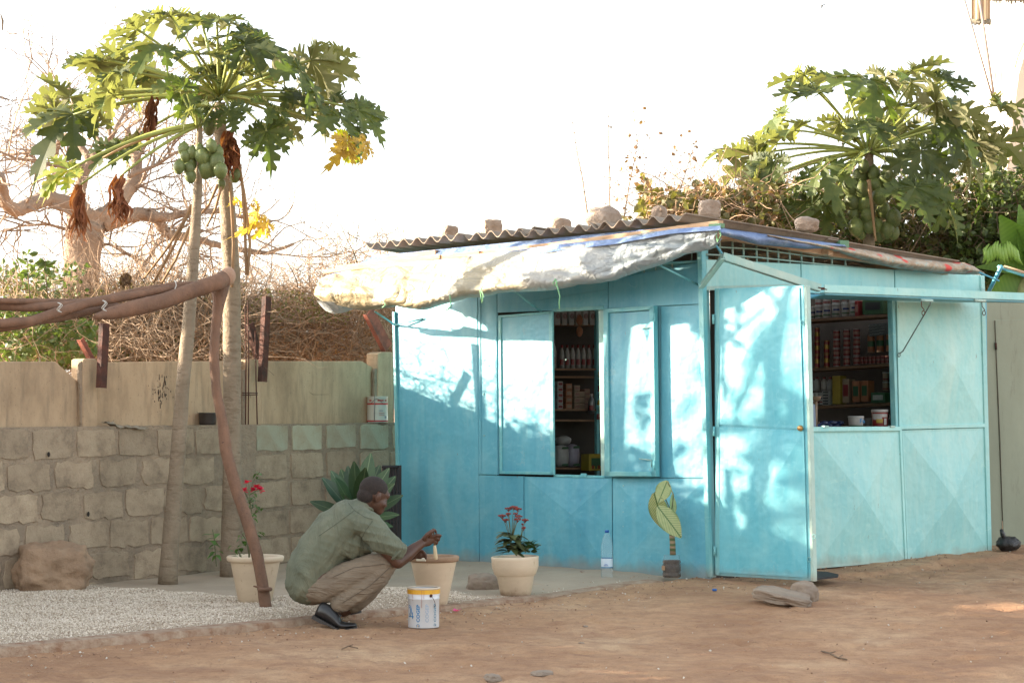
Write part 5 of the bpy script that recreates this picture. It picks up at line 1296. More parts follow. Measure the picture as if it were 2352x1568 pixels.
# collar band, placket edge and cuff lips
c = MB(); C1 = Q(790, 352, 0); cd_ = (Q(820, 300)-Q(760, 400)).normalized()
sidev = V(0, 1, 0); fr_ = cd_.cross(sidev).normalized()
pts = [C1+(sidev*cos(t)*.064+fr_*sin(t)*.060)+cd_*(.004*sin(2*t)) for t in [i*2*pi/24 for i in range(25)]]
c.tube(pts, .0125, 8, False); c.build('collar', SHIRT, shirt, clean=False)
c = MB(); cc = Q(1078, 752, -.18); ax = (Q(1078, 752)-Q(980, 660)).normalized(); u1 = ax.cross(V(0, 1, 0)).normalized()
c.tube([cc+(V(0, 1, 0)*cos(t)+u1*sin(t))*.057 for t in [i*2*pi/20 for i in range(21)]], .010, 6, False); c.build('cuff', SHIRT, shirt, clean=False)
# trousers
t_ = MB()
sphere_chain(t_, [(Q(360, 1040), .115, .17), (Q(460, 1040), .10, .16)], 16)
for dy, k in ((-.11, 0), (.13, 1)):
    sphere_chain(t_, [(Q(420, 1050, dy*.75), .100, .095), (Q(640, 960, dy), .092, .085), (Q(850, 868, dy), .076, .075), (Q(958+10*k, 838, dy), .064, .066)], 16)
    sphere_chain(t_, [(Q(968+10*k, 845, dy), .066, .066), (Q(880+20*k, 965, dy), .070, .070), (Q(740+60*k, 1080, dy), .072, .072), (Q(612+110*k, 1165, dy), .062, .068), (Q(572+120*k, 1192, dy), .054, .062)], 16)
tf = fold(.0035, [((-.5, 0, .85), 60, 1.0, 1.3), ((.2, .2, .95), 90, .5, 3.0)])
remeshed('trousers', t_, .0068, TROU, man, None, 3, tf)
def seam(ob, pts, m_, r_=.0022):
    P = []
    for i in range(25):
        x, y = interp(pts, i/24); o_ = ORG[man]; d_ = (Q(x, y, -.5)-C0).normalized(); st_ = Q(x, y, -.6)-o_; ok, co, nn, _ = ob.ray_cast(st_, d_)
        if ok: P.append(co+o_+nn*.0006)
    if len(P) > 3: m = MB(); m.tube(P, r_, 5); m.build('seam', m_, ob, clean=False)
bpy.context.view_layer.update()
SEAM = mat('shirt_seam', (.075, .085, .06), rough=.9)
for pts in ([(650, 330), (700, 390), (790, 450), (860, 470)], [(700, 395), (560, 500), (400, 610)], [(860, 480), (800, 560), (760, 640), (780, 720)], [(480, 1040), (500, 900), (620, 820)]): seam(shirt, pts, SEAM, .0017)
tro = [o for o in man.children if o.name.startswith('trousers')][0]
SEAM2 = mat('trouser_seam', (.12, .095, .07), rough=.9)
for pts in ([(520, 960), (700, 880), (960, 850)], [(1000, 880), (840, 1030), (600, 1180)], [(540, 1230), (600, 1250), (680, 1240)]): seam(tro, pts, SEAM2, .0024)
# shoes
def shoe(hx, hy, tx, ty, bx, by, dy, yaw=0):
    """heel (hx,hy), ball (bx,by), toe (tx,ty) along the sole"""
    m = MB(); Hh, Bb, Tt = Q(hx, hy, dy), Q(bx, by, dy+yaw*.6), Q(tx, ty, dy+yaw)
    def P(t): return Hh.lerp(Bb, t/.6) if t < .6 else Bb.lerp(Tt, (t-.6)/.4)
    secs = [(0, .018, .030, .092), (.06, .028, .034, .102), (.2, .034, .036, .105), (.35, .036, .038, .090), (.5, .040, .042, .066), (.65, .046, .046, .048), (.8, .044, .044, .036), (.92, .034, .036, .030), (.985, .016, .018, .020)]
    vs = []; sg = 14; n = len(secs)
    for (t, w1, w2, hh) in secs:
        c0 = P(t); d = (P(min(t+.02, 1))-P(max(t-.02, 0))).normalized(); sd = V(0, 1, 0)-d*d.y; sd.normalize(); up = d.cross(sd); up = up if up.z > 0 else -up
        for j in range(sg):
            a = 2*pi*j/sg; y = cos(a)*w1; z = sin(a); z = (z*.5+.5)**.85*hh*1.0 if z > 0 else (z*.5+.5)*hh; vs.append(c0+sd*y*(1-.25*max(0, sin(a)))+up*(z+.012))
    m.add(vs, [(i*sg+k, i*sg+(k+1) % sg, (i+1)*sg+(k+1) % sg, (i+1)*sg+k) for i in range(n-1) for k in range(sg)]+[tuple(range(sg-1, -1, -1)), tuple((n-1)*sg+k for k in range(sg))], True)
    o = m.build('shoe', LEATH, man)
    sub = o.modifiers.new('sub', 'SUBSURF'); sub.levels = sub.render_levels = 2
    m = MB(); prev = None; L = []
    for (t, w1, w2, hh) in secs:
        c0 = P(t); d = (P(min(t+.02, 1))-P(max(t-.02, 0))).normalized(); sd = (V(0, 1, 0)-d*d.y).normalized(); up = d.cross(sd); up = up if up.z > 0 else -up
        heel = .020 if t < .28 else .010; L.append([c0+sd*w1*1.07+up*.014, c0-sd*w1*1.07+up*.014, c0-sd*w1*1.05-up*(heel-.012), c0+sd*w1*1.05-up*(heel-.012)])
    m.add([v for l in L for v in l], [(i*4+k, i*4+(k+1) % 4, (i+1)*4+(k+1) % 4, (i+1)*4+k) for i in range(n-1) for k in range(4)]+[(3, 2, 1, 0), ((n-1)*4, (n-1)*4+1, (n-1)*4+2, (n-1)*4+3)])
    m.build('sole', SOLE, o)
    m = MB(); c0 = P(.55); d = (P(.6)-P(.5)).normalized(); sd = (V(0, 1, 0)-d*d.y).normalized(); up = d.cross(sd); up = up if up.z > 0 else -up
    for k in range(4):
        c1 = P(.42+.055*k)+up*(.098-.012*k); m.tube([c1-sd*.022, c1+up*.004, c1+sd*.022], .0028, 5)
    m.tube([P(.45)+up*.092-sd*.01, P(.45)+up*.10-sd*.03, P(.5)+up*.075-sd*.044], .0026, 5); m.build('lace', LEATH, o)
    return o
shoe(345, 1300, 735, 1400, 580, 1425, -.12, -.03)
shoe(480, 1240, 765, 1262, 640, 1285, .14, .06)
# brush
br = thing('paint_brush', Q(1392, 760, -.05), 'pale wooden stick brush gripped in the squatting man\'s hand', 'brush')
m = MB(); m.tube([Q(1375, 560, -.06), Q(1385, 690, -.05)], [.005, .006], 8); m.build('handle', mat('dark_handle', (.16, .10, .06)), br)
m = MB(); m.tube([Q(1386, 690, -.05), Q(1388, 720, -.05), Q(1394, 790, -.052), Q(1400, 812, -.052)], [.008, .011, .0135, .009], 9); m.build('bristles', mat('cream_bristle', (.62, .52, .34), (.5, .4, .25), 40, .8, .6, 90, (1, 1, .2)), br)

# ------------------------------------------------------------------ pots
CRP = N('cream_painted_pot'); _c = CRP.ramp(CRP.noise(4, CRP.map((1, 1, 2.5)), 6), [(.3, (.66, .54, .39)), (.7, (.56, .44, .31))])
_s = CRP.n('ShaderNodeSeparateXYZ'); CRP.l(CRP.tc.outputs['Object'], _s.inputs[0]); _z = CRP.math('ADD', _s.outputs[2], CRP.math('MULTIPLY', CRP.noise(14, None, 6, .7), .12))
_c = CRP.mix(CRP.ramp(_z, [(.055, .85), (.10, 0.0)]), _c, (.25, .16, .10)); _c = CRP.mix(CRP.ramp(CRP.noise(30, CRP.map((1, 1, .4)), 5, .8), [(.62, 0.0), (.68, .6)]), _c, (.34, .22, .13))
CRP = CRP.done(_c, .6, CRP.bump(CRP.noise(9, CRP.map((1, 1, 3))), .35, .006))
SOIL = mat('potting_soil', (.045, .03, .022), (.09, .06, .04), 30, .95, 1, 60, dist=.01)
MUD = mat('dirty_rim', (.33, .22, .14), (.24, .15, .09), 10, .9, .4, 40)
WET = mat('wet_cream_paint', (.70, .64, .50), rough=.2)
def pot(px, py, r_rim, r_top, r_bot, h, style, label, rimm=None, tilt=0):
    P = GR(px, py); t = thing('flower_pot', P, label, 'flower pot'); Mr = Matrix.Rotation(tilt, 3, 'Y')
    if style == 'flat':
        body = [(0, 0), (r_bot*.94, 0), (r_bot, .006), (r_top, h-.035), (r_top+.002, h-.03)]
        rim = [(r_top-.004, h-.036), (r_rim-.012, h-.036), (r_rim-.003, h-.028), (r_rim, h-.008), (r_rim-.006, h), (r_top-.012, h-.001), (r_top-.020, h-.012), (r_top-.026, h-.09)]
    else:
        c = .125; body = [(0, 0), (r_bot*.94, 0), (r_bot, .005), (r_top-.012, h-c-.012), (r_top-.004, h-c)]
        rim = [(r_top-.006, h-c-.004), (r_top+.004, h-c+.006), (r_rim*.985, h-c*.55), (r_rim, h-.02), (r_rim+.001, h-.004), (r_rim-.004, h), (r_rim-.014, h-.002), (r_top-.012, h-.09)]
    m = MB(); m.lathe(body, P, 40, True, Mr); m.build('body', CRP, t)
    m = MB(); m.lathe(rim, P, 40, True, Mr); m.build('rim', rimm or CRP, t)
    m = MB(); m.lathe([(r_top-.012, h-.055), (r_top*.5, h-.045), (0, h-.04)], P, 24, True, Mr); m.build('soil', SOIL, t); return t, P
p1, P1 = pot(586, 1391, .186, .160, .105, .325, 'flat', 'cream pot with a wide flat rim standing in the gravel behind the brown post')
p2, P2 = pot(996, 1389, .166, .148, .088, .318, 'flat', 'cream pot with a dirty brown rim that the man is painting', MUD)
p3, P3 = pot(1185, 1366, .160, .138, .104, .262, 'collar', 'cream pot with a deep collar holding the red flowering succulent', None, radians(-1.5))
m = MB(); m.box(P2+V(-.075, -.143, .303), (.07, .012, .022), -.45); bevel(m.build('wet_paint', WET, p2), .004)
# succulent with red flower heads
KAL = leafmat('fleshy_leaf', (.06, .10, .03), (.10, .10, .04), (.16, .09, .05), .12, 14, .3, .5)
KALD = leafmat('dark_fleshy_leaf', (.03, .075, .02), (.05, .10, .03), None, .1, 14, .3, .45)
RED = mat('red_blossom', (.28, .045, .03), (.18, .03, .022), 60, .7)
GST = mat('green_stem', (.12, .14, .06), (.13, .12, .06), 20, .7)
def leafshape(L, wd_, cup=.15, bend=.3, nseg=6, round_=.5):
    m = MB(); vs = []
    for i in range(nseg+1):
        t = i/nseg; w_ = wd_*sin(pi*min(.98, max(.04, t**round_)))**.8; z = -bend*L*t*t
        vs += [V(t*L, -w_, z+cup*w_), V(t*L, 0, z), V(t*L, w_, z+cup*w_)]
    m.add(vs, [f for i in range(nseg) for f in ((3*i, 3*i+3, 3*i+4, 3*i+1), (3*i+1, 3*i+4, 3*i+5, 3*i+2))], True); return m
KLM = leafshape(.085, .030).mesh('leaf'); KLM.materials.append(KAL); KLM2 = leafshape(.055, .024, .1, .1).mesh('leaf'); KLM2.materials.append(KALD)
def orient(o, root, P, ax, up=UZ):
    ax = ax.normalized(); side = up.cross(ax); side = side.normalized() if side.length > .01 else V(0, 1, 0); nr = ax.cross(side)
    o.matrix_basis = Matrix.Translation(P-ORG[root]) @ Matrix((ax, side, nr)).transposed().to_4x4()
kal = thing('succulent_plant', P3+V(0, 0, .22), 'flowering succulent with flat red flower heads in the collared cream pot', 'plant')
rk = random.Random(6); Yk = P3.y
y6 = lambda x, y, dy=0: W(1102.5+x*.2109, 1084.1+y*.2109, Yk+dy)
heads = [((310, 400), 34), ((365, 385), 40), ((415, 405), 30), ((240, 478), 34), ((305, 458), 24), ((385, 456), 24), ((425, 485), 38), ((408, 518), 36), ((280, 522), 32), ((490, 525), 28), ((475, 610), 16), ((460, 570), 8)]
for (x, y), w_ in heads:
    P = y6(x, y, rk.uniform(-.04, .04)); m = MB(); base = y6(340 if x < 450 else 440, 760, 0); m.tube([base, base.lerp(P, .6)+V(0, 0, .01), P], [.003, .0022, .0018], 5); m.build('stem', GST, kal)
    m = MB(); s = w_*.2109*Yk/FD*.62
    for k in range(max(8, w_)):
        a = rk.uniform(0, 2*pi); q = sqrt(rk.random())*s*1.9; c0 = P+V(cos(a)*q, sin(a)*q, rk.uniform(0, .006)+.006*(1-q/s/1.9))
        m.ell(c0, (.0062, .0062, .0042), 5, 3)
        if k % 2 == 0: m.tube([P-UZ*.018, c0], .001, 3, False)
    m.build('flower_head', RED, kal)
for i in range(46):
    a = rk.uniform(0, 2*pi); z = rk.uniform(.0, .14); r0 = .02; P = y6(345, 880)+V(cos(a)*r0, sin(a)*r0, z); o = bpy.data.objects.new('leaf', KLM); COL.objects.link(o); o.parent = kal
    orient(o, kal, P, V(cos(a), sin(a), rk.uniform(-.3, .5))); k = rk.uniform(.8, 1.4); o.scale = (k, k, k)
for i in range(46):
    a = rk.uniform(0, 2*pi); bx = rk.choice([440, 510, 570, 600]); P = y6(bx+rk.uniform(-30, 30), rk.uniform(770, 885), rk.uniform(-.05, .05)); o = bpy.data.objects.new('leaf', KLM2); COL.objects.link(o); o.parent = kal
    orient(o, kal, P, V(cos(a), sin(a), rk.uniform(.0, 1.1))); k = rk.uniform(.5, 1.0); o.scale = (k, k, k)
for bx in (440, 510, 570, 600): m = MB(); m.tube([y6(400, 890), y6(bx, 800)], .004, 5); m.build('stem', GST, kal)
# bougainvillea in pot 1
bo = thing('bougainvillea', P1+V(0, 0, .27), 'thin bougainvillea with pink red bracts in the pot behind the brown post', 'plant')
Yb = P1.y; yb = lambda x, y, dy=0: W(459.4+x*.2403, 1056.5+y*.2403, Yb+dy)
MAG = leafmat('pink_bract', (.75, .03, .08), (.6, .02, .10), None, .35, 30, .2)
BLF = leafshape(.04, .014, .2, .3).mesh('leaf'); BLF.materials.append(leafmat('bougainvillea_leaf', (.05, .12, .03), (.10, .18, .04), None, .3, 10, .4)); BRM = leafshape(.030, .014, .5, -.2).mesh('bract'); BRM.materials.append(MAG)
for pts in ([(470, 940), (470, 700), (490, 480), (470, 330), (510, 200), (570, 110)], [(470, 900), (440, 760), (400, 700)], [(480, 850), (530, 720), (560, 690)], [(480, 560), (530, 500), (540, 470)], [(470, 330), (540, 290), (590, 290)], [(395, 930), (360, 860), (330, 880)], [(470, 330), (465, 260), (460, 205)], [(470, 380), (440, 330), (425, 300)]):
    m = MB(); m.tube([yb(x, y, .05*sin(x)) for x, y in pts], [lerp(.006, .002, i/(len(pts)-1)) for i in range(len(pts))], 5); m.build('stem', GST, bo)
for (x, y, n, s) in ((480, 400, 14, 50), (520, 450, 12, 40), (500, 370, 8, 30), (545, 130, 7, 30), (380, 840, 10, 40), (420, 780, 7, 30), (550, 690, 6, 25), (360, 890, 9, 40), (500, 520, 6, 20), (410, 700, 4, 20)):
    for i in range(n):
        a = rk.uniform(0, 6.28); o = bpy.data.objects.new('leaf', BLF); COL.objects.link(o); o.parent = bo; orient(o, bo, yb(x+rk.gauss(0, s*.7), y+rk.gauss(0, s*.7), rk.uniform(-.05, .05)), V(cos(a), sin(a), rk.uniform(-.7, .4))); k = rk.uniform(.6, 1.2); o.scale = (k, k, k)
for (x, y, n) in ((460, 212, 5), (425, 293, 6), (505, 292, 8), (545, 255, 9), (565, 270, 8), (580, 300, 5)):
    for i in range(n):
        a = rk.uniform(0, 6.28); o = bpy.data.objects.new('bract', BRM); COL.objects.link(o); o.parent = bo; orient(o, bo, yb(x+rk.gauss(0, 6), y+rk.gauss(0, 6)), V(cos(a), sin(a), rk.uniform(-.8, .9)))
sp_ = thing('seedling', W(495, 1290, 15.2), 'small dark green seedling at the foot of the thick papaya trunk', 'plant')
m = MB(); m.tube([W(497, 1300, 15.2), W(492, 1235, 15.2), W(488, 1215, 15.2)], .004, 4); m.build('stem', GST, sp_)
for i in range(14): a = rk.uniform(0, 6.28); o = bpy.data.objects.new('leaf', BLF); COL.objects.link(o); o.parent = sp_; orient(o, sp_, W(492+rk.gauss(0, 5), rk.uniform(1212, 1290), 15.2), V(cos(a), sin(a), rk.uniform(-.7, .3))); o.scale = (1.5,)*3
# plumeria behind the man
PLU = N('plumeria_leaf'); _s = PLU.n('ShaderNodeSeparateXYZ'); PLU.l(PLU.tc.outputs['Object'], _s.inputs[0]); _m = PLU.math('ABSOLUTE', _s.outputs[1])
_wv = PLU.n('ShaderNodeTexWave', wave_type='BANDS', bands_direction='X'); _wv.inputs['Scale'].default_value = 22
_c = PLU.mix(PLU.ramp(_m, [(.004, 1.0), (.008, 0.0)]), PLU.ramp(PLU.noise(9), [(.3, (.022, .055, .022)), (.7, (.045, .085, .03))]), (.12, .17, .08)); _c = PLU.mix(1.0, _c, PLU.ramp(PLU.rnd(), [(0, .7), (1, 1.35)]), 'MULTIPLY'); PLU = PLU.done(_c, .42)
plu = thing('broad_leaf_plant', W(822, 1290, 15.9), 'dark plant with long glossy strap shaped leaves behind the squatting man', 'plant')
HP_ = W(822, 1195, 15.9); PLM = leafshape(1.0, .13, .25, .12, 12, 1.5).mesh('leaf'); PLM.materials.append(PLU)
for (x, y, dy, w_) in ((850, 1045, 0, 1), (800, 1070, .1, .9), (765, 1082, 0, 1), (748, 1098, -.1, 1), (717, 1148, 0, 1), (815, 1066, -.1, .9), (870, 1068, .1, 1), (888, 1078, -.05, 1), (905, 1092, .1, 1), (920, 1135, 0, 1), (912, 1178, -.05, .9), (902, 1205, .05, .9), (780, 1100, -.2, 1), (835, 1085, -.25, .9), (740, 1190, -.1, .8), (895, 1110, -.2, 1), (800, 1130, -.3, .8), (860, 1120, .2, .8), (785, 1075, .15, .9)):
    T = W(x, y, 15.9+dy*1.5); d = T-HP_; L = d.length; o = bpy.data.objects.new('leaf', PLM); COL.objects.link(o); o.parent = plu; orient(o, plu, HP_, d, V(.1, -.7, .6)); o.scale = (L*1.03, L*.85*w_+.08, L*.6)
m = MB(); m.tube([W(822, 1310, 15.9), W(820, 1250, 15.9), HP_], [.03, .026, .024], 10); m.build('stem', BARK, plu, clean=False)
# dark gate leaning by the kiosk corner
gt = thing('metal_gate', W(896, 1325, 16.9), 'black metal grille leaning in the gap beside the kiosk corner', 'gate')
BLKM = mat('black_metal', (.022, .016, .015), rough=.7)
for i in range(5):
    m = MB(); x = 882+7.5*i; m.tube([W(x, 1070, 17.0), W(x, 1322, 16.85)], .010, 5); m.build('bar', BLKM, gt)
for y in (1072, 1130, 1200, 1290): m = MB(); m.tube([W(878, y, 16.93), W(916, y, 17.0)], .010, 5); m.build('bar', BLKM, gt)
m = MB(); a, b_ = W(878, 1068, 17.12), W(922, 1068, 17.15); c_, d_ = W(922, 1322, 17.05), W(878, 1322, 17.02); m.slab([d_, c_, b_, a], V(0, -1, 0), .02); m.build('dark_opening_sheet', BLKM, gt)  # black sheet standing in for the dark of the opening behind the bars
# variegated plant in a cut jar
DIE = N('variegated_leaf'); _s = DIE.n('ShaderNodeSeparateXYZ'); DIE.l(DIE.tc.outputs['Object'], _s.inputs[0]); _m = DIE.math('ABSOLUTE', _s.outputs[1])
_wv = DIE.n('ShaderNodeTexWave', wave_type='BANDS', bands_direction='X'); _wv.inputs['Scale'].default_value = 5.5; _wv.inputs['Distortion'].default_value = 1.2
_cb = DIE.n('ShaderNodeCombineXYZ'); DIE.l(DIE.math('SUBTRACT', _s.outputs[0], DIE.math('MULTIPLY', _m, .8)), _cb.inputs[0]); DIE.l(_cb.outputs[0], _wv.inputs['Vector'])
_c = DIE.mix(DIE.ramp(_wv.outputs['Fac'], [(.68, 0.0), (.92, .7)]), DIE.ramp(DIE.noise(8), [(.3, (.30, .36, .14)), (.7, (.40, .42, .19))]), (.06, .15, .04))
_c = DIE.mix(DIE.ramp(_m, [(.010, 1.0), (.022, 0.0)]), _c, (.07, .14, .04)); _c = DIE.mix(DIE.ramp(_m, [(.20, 0.0), (.27, .9)]), _c, (.08, .17, .05)); DIE = DIE.done(_c, .45)
YD = GR(1543, 1327).y
dj = thing('variegated_plant', GR(1543, 1327)+V(0, 0, .02), 'cream and green leaved plant on a ringed cane in the plastic jar', 'plant')
DLM = leafshape(1.0, .27, .12, .12, 14, .85).mesh('leaf'); DLM.materials.append(DIE)
yd = lambda x, y, dy=0: W(1102.5+x*.2109, 1084.1+y*.2109, YD+dy)
def dleaf(a, b_, wpx, dy0, dy1, up):
    A = yd(*a, dy0); B = yd(*b_, dy1); d = B-A; L = d.length; o = bpy.data.objects.new('leaf', DLM); COL.objects.link(o); o.parent = dj; orient(o, dj, A, d, V(*up)); o.scale = (L, wpx*.2109*YD/FD/.40, L*.5); return o
dleaf((1895, 225), (2010, 640), 165, -.05, -.02, (-.4, -1, .2)); dleaf((1935, 372), (2200, 710), 175, -.12, -.10, (.2, -1, .3)); dleaf((2040, 92), (1945, 325), 130, -.02, -.08, (.1, -1, .2)); dleaf((2105, 470), (2100, 235), 70, .03, .05, (.6, -1, .1))
m = MB(); zz = [yd(2100, 900), yd(2098, 780), yd(2090, 690), yd(2085, 560), yd(2080, 400)]; m.tube(zz, [.022, .021, .020, .014, .008], 10)
CANE = N('ringed_cane'); _wv = CANE.n('ShaderNodeTexWave', wave_type='BANDS', bands_direction='Z'); _wv.inputs['Scale'].default_value = 8; _wv.inputs['Distortion'].default_value = 3; CANE.l(CANE.map(), _wv.inputs['Vector']); CANE = CANE.done(CANE.ramp(_wv.outputs['Fac'], [(.35, (.30, .22, .14)), (.6, (.09, .13, .05))]), .7)
m.build('cane', CANE, dj); 
for pts in ([(2080, 420), (1970, 180), (1935, 190), (1895, 228)], [(2080, 420), (1950, 300), (1935, 372)], [(2085, 430), (2110, 250), (2040, 95)]):
    m = MB(); m.tube([yd(x, y, -.03) for x, y in pts], .004, 5); m.build('petiole', GST, dj)
JP = GR(1543, 1327); jar = thing('plastic_jar', JP, 'cut plastic jar filled with dark soil holding the variegated plant', 'jar')
m = MB(); m.lathe([(0, .004), (.058, .004), (.066, .012), (.068, .035), (.063, .045), (.068, .055), (.068, .098), (.062, .105), (.068, .115), (.066, .135), (.058, .147), (.057, .166), (.059, .167)], JP, 28)
CLR = N('clear_plastic').done((.80, .85, .85), .12, None, Transmission_Weight=.85, IOR=1.15, Alpha=.35)
m.build('shell', CLR, jar)
m = MB(); m.lathe([(0, .008), (.056, .008), (.064, .016), (.0655, .035), (.061, .045), (.0655, .056), (.0655, .097), (.060, .105), (.0655, .115), (.060, .128), (0, .130)], JP, 24); m.build('soil', SOIL, jar)
m = MB(); m.box(JP+V(-.062, -.035, .075), (.004, .04, .03), .5); m.build('label', mat('torn_label', (.35, .22, .12)), jar)
# water bottle
BP = GR(1394, 1327); bt = thing('water_bottle', BP, 'clear plastic water bottle with a blue cap and pale label by the blue wall', 'bottle')
m = MB(); pr = [(0, .003), (.036, .002), (.042, .012), (.043, .07), (.0405, .075), (.0405, .145), (.043, .15), (.041, .160), (.043, .168), (.041, .178), (.043, .186), (.041, .196), (.043, .204), (.042, .23), (.034, .272), (.022, .302), (.013, .318), (.013, .33)]
m.lathe(pr, BP, 28); m.build('body', N('bottle_plastic').done((.82, .93, .97), .06, None, Transmission_Weight=.8, IOR=1.12, Alpha=.42), bt)
m = MB(); m.lathe([(0, .322), (.0155, .322), (.0155, .338), (.014, .341), (0, .341)], BP, 20); m.build('cap', mat('blue_cap', (.02, .12, .42), rough=.4), bt)
LBM = N('bottle_label'); _s = LBM.n('ShaderNodeSeparateXYZ'); LBM.l(LBM.tc.outputs['Object'], _s.inputs[0]); LBM = LBM.done(LBM.mix(LBM.ramp(_s.outputs[2], [(0, 1.0), (.079, 0.0), (.139, 1.0)], True), (.55, .66, .74), (.04, .18, .32)), .5)
m = MB(); m.lathe([(.0415, .074), (.0418, .146)], BP, 28); m.build('label', LBM, bt)
m = MB(); m.tube([BP+V(cos(t)*.014-.008, -.0425, .088+sin(t)*.014) for t in [i*pi/8 for i in range(9)]], .0018, 4); m.tube([BP+V(cos(t)*.007-.008, -.0425, .088+sin(t)*.007) for t in [i*pi/6 for i in range(7)]], .0015, 4); m.build('emblem', bpy.data.materials['blue_cap'], bt)
# ------------------------------------------------------------------ lettered paint pail
PP_ = GR(973, 1440); pail = thing('paint_pail', PP_, 'white paint pail with a yellow band and blue lettering in front of the squatting man', 'paint pail')
WHT = mat('white_pail', (.62, .63, .64), (.55, .56, .57), 5, .45, rnd=0)
YEL = mat('yellow_band', (.75, .42, .03), (.55, .27, .02), 9, .5)
rp = .094
m = MB(); m.lathe([(0, .003), (rp*.98, .003), (rp, .008), (rp, .172), (rp+.003, .174), (rp+.003, .180), (rp+.001, .182), (rp+.004, .205), (rp+.004, .236), (rp-.002, .236), (rp-.004, .20)], PP_, 40); m.build('body', WHT, pail)
m = MB(); m.lathe([(rp+.0052, .206), (rp+.0056, .2325)], PP_, 40); m.build('band', YEL, pail)
m = MB(); m.lathe([(rp+.004, .2325), (rp+.008, .235), (rp+.0075, .243), (rp+.001, .245), (rp-.004, .240)], PP_, 40); m.build('rim', mat('pail_rim', (.60, .50, .38)), pail)
m = MB(); m.lathe([(rp-.004, .228), (rp*.5, .222), (0, .224)], PP_, 30); m.build('paint', mat('cream_paint', (.62, .50, .34), (.55, .42, .28), 14, .35, .4, 20), pail)
def pang(px): # angle on the pail from pixel x
    s = (px-973)/(rp*FD/PP_.y); return math.asin(max(-1, min(1, s)))
def onp(a, z, off=.0008): return PP_+V(sin(a)*(rp+off), -cos(a)*(rp+off), z)
m = MB(); c0 = onp(pang(990), .198, .006); m.ell(c0, (.010, .006, .010), 10, 6); m.build('handle_lug', RUST, pail)
m = MB(); m.tube([c0, c0+V(.012, -.004, -.015), c0+V(.022, -.0, -.035), c0+V(.026, .01, -.058), c0+V(.018, .016, -.07)], .0016, 4); m.build('handle', RUST, pail)
def textmesh(body, size, bold=0, ext=0):
    cu = bpy.data.curves.new('t', 'FONT'); cu.body = body; cu.size = size; cu.offset = bold; cu.resolution_u = 3; ob = bpy.data.objects.new('t', cu); COL.objects.link(ob)
    bpy.context.view_layer.update(); dg = bpy.context.evaluated_depsgraph_get(); me = bpy.data.meshes.new_from_object(ob.evaluated_get(dg))
    bm = bmesh.new(); bm.from_mesh(me); bmesh.ops.triangulate(bm, faces=bm.faces); 
    for _ in range(1): bmesh.ops.subdivide_edges(bm, edges=[e for e in bm.edges if e.calc_length() > size*.25], cuts=2)
    vs = [v.co.copy() for v in bm.verts]; bm.verts.ensure_lookup_table(); idx = {v: i for i, v in enumerate(bm.verts)}; fs = [tuple(idx[v] for v in f.verts) for f in bm.faces]; bm.free(); bpy.data.objects.remove(ob); return vs, fs
BLT = mat('blue_print', (.03, .20, .42), rough=.5); PBT = mat('pale_blue_print', (.36, .46, .58), rough=.5); GYT = mat('grey_blue_print', (.12, .26, .36), rough=.5)
def vert_text(body, px, z0, z1, mt, size=None, name='lettering', bold=.0006):
    size = size or .026; vs, fs = textmesh(body, size, bold); L = max(v.x for v in vs)-min(v.x for v in vs); x0 = min(v.x for v in vs); hh = max(v.y for v in vs); k = (z1-z0)/L; a0 = pang(px)
    m = MB(); m.add([onp(a0-(v.y-hh/2)/rp, z0+(v.x-x0)*k, .0012) for v in vs], fs); return m.build(name, mt, pail, clean=False)
zt = lambda y: (1437-y)*PP_.y/FD
vert_text('COGEP', 961.5, zt(1422), zt(1382), BLT, .028, bold=.0010); vert_text('COGEP', 982, zt(1422), zt(1381), PBT, .028, bold=.0004); vert_text('COGEP', 999.5, zt(1422), zt(1381), GYT, .026)
def ring(px, y, r, mt, w_=.0016):
    m = MB(); a0 = pang(px); z0 = zt(y); m.tube([onp(a0+cos(t)*r/rp, z0+sin(t)*r, .001) for t in [-.9+i*5.0/12 for i in range(13)]], w_, 4); m.tube([onp(a0, z0-r*.2, .001), onp(a0+r*.9/rp, z0-r*.2, .001)], w_, 4); m.build('emblem', mt, pail)
ring(961.5, 1430, .009, BLT); ring(999.5, 1429, .008, GYT); m = MB(); m.ell(onp(pang(961.5), zt(1430), .0005), (.004, .002, .004), 6, 4); m.build('emblem', YEL, pail)
m = MB()
for r_ in (.018, .027): m.tube([onp(pang(941)+cos(t)*r_/rp, zt(1397)+sin(t)*r_*1.2, .001) for t in [-1.4+i*2.9/10 for i in range(11)]], .0022, 4)
m.tube([onp(pang(942), zt(1410), .001), onp(pang(951), zt(1410), .001)], .004, 4); m.tube([onp(pang(949), zt(1400), .001), onp(pang(949), zt(1415), .001)], .003, 4)
m.build('emblem', BLT, pail)
DRP = mat('red_drip', (.40, .08, .05), rough=.4)
for px, y0, y1 in ((950, 1354, 1374), (970, 1354, 1389), (975, 1354, 1369), (993, 1354, 1362), (940, 1356, 1364)):
    m = MB(); n = 6; m.tube([onp(pang(px)+.008*sin(i), lerp(zt(y0)+.01, zt(y1), i/n), .0045 if i < 4 else .002) for i in range(n+1)], .0011, 4); m.build('paint_drip', DRP, pail)
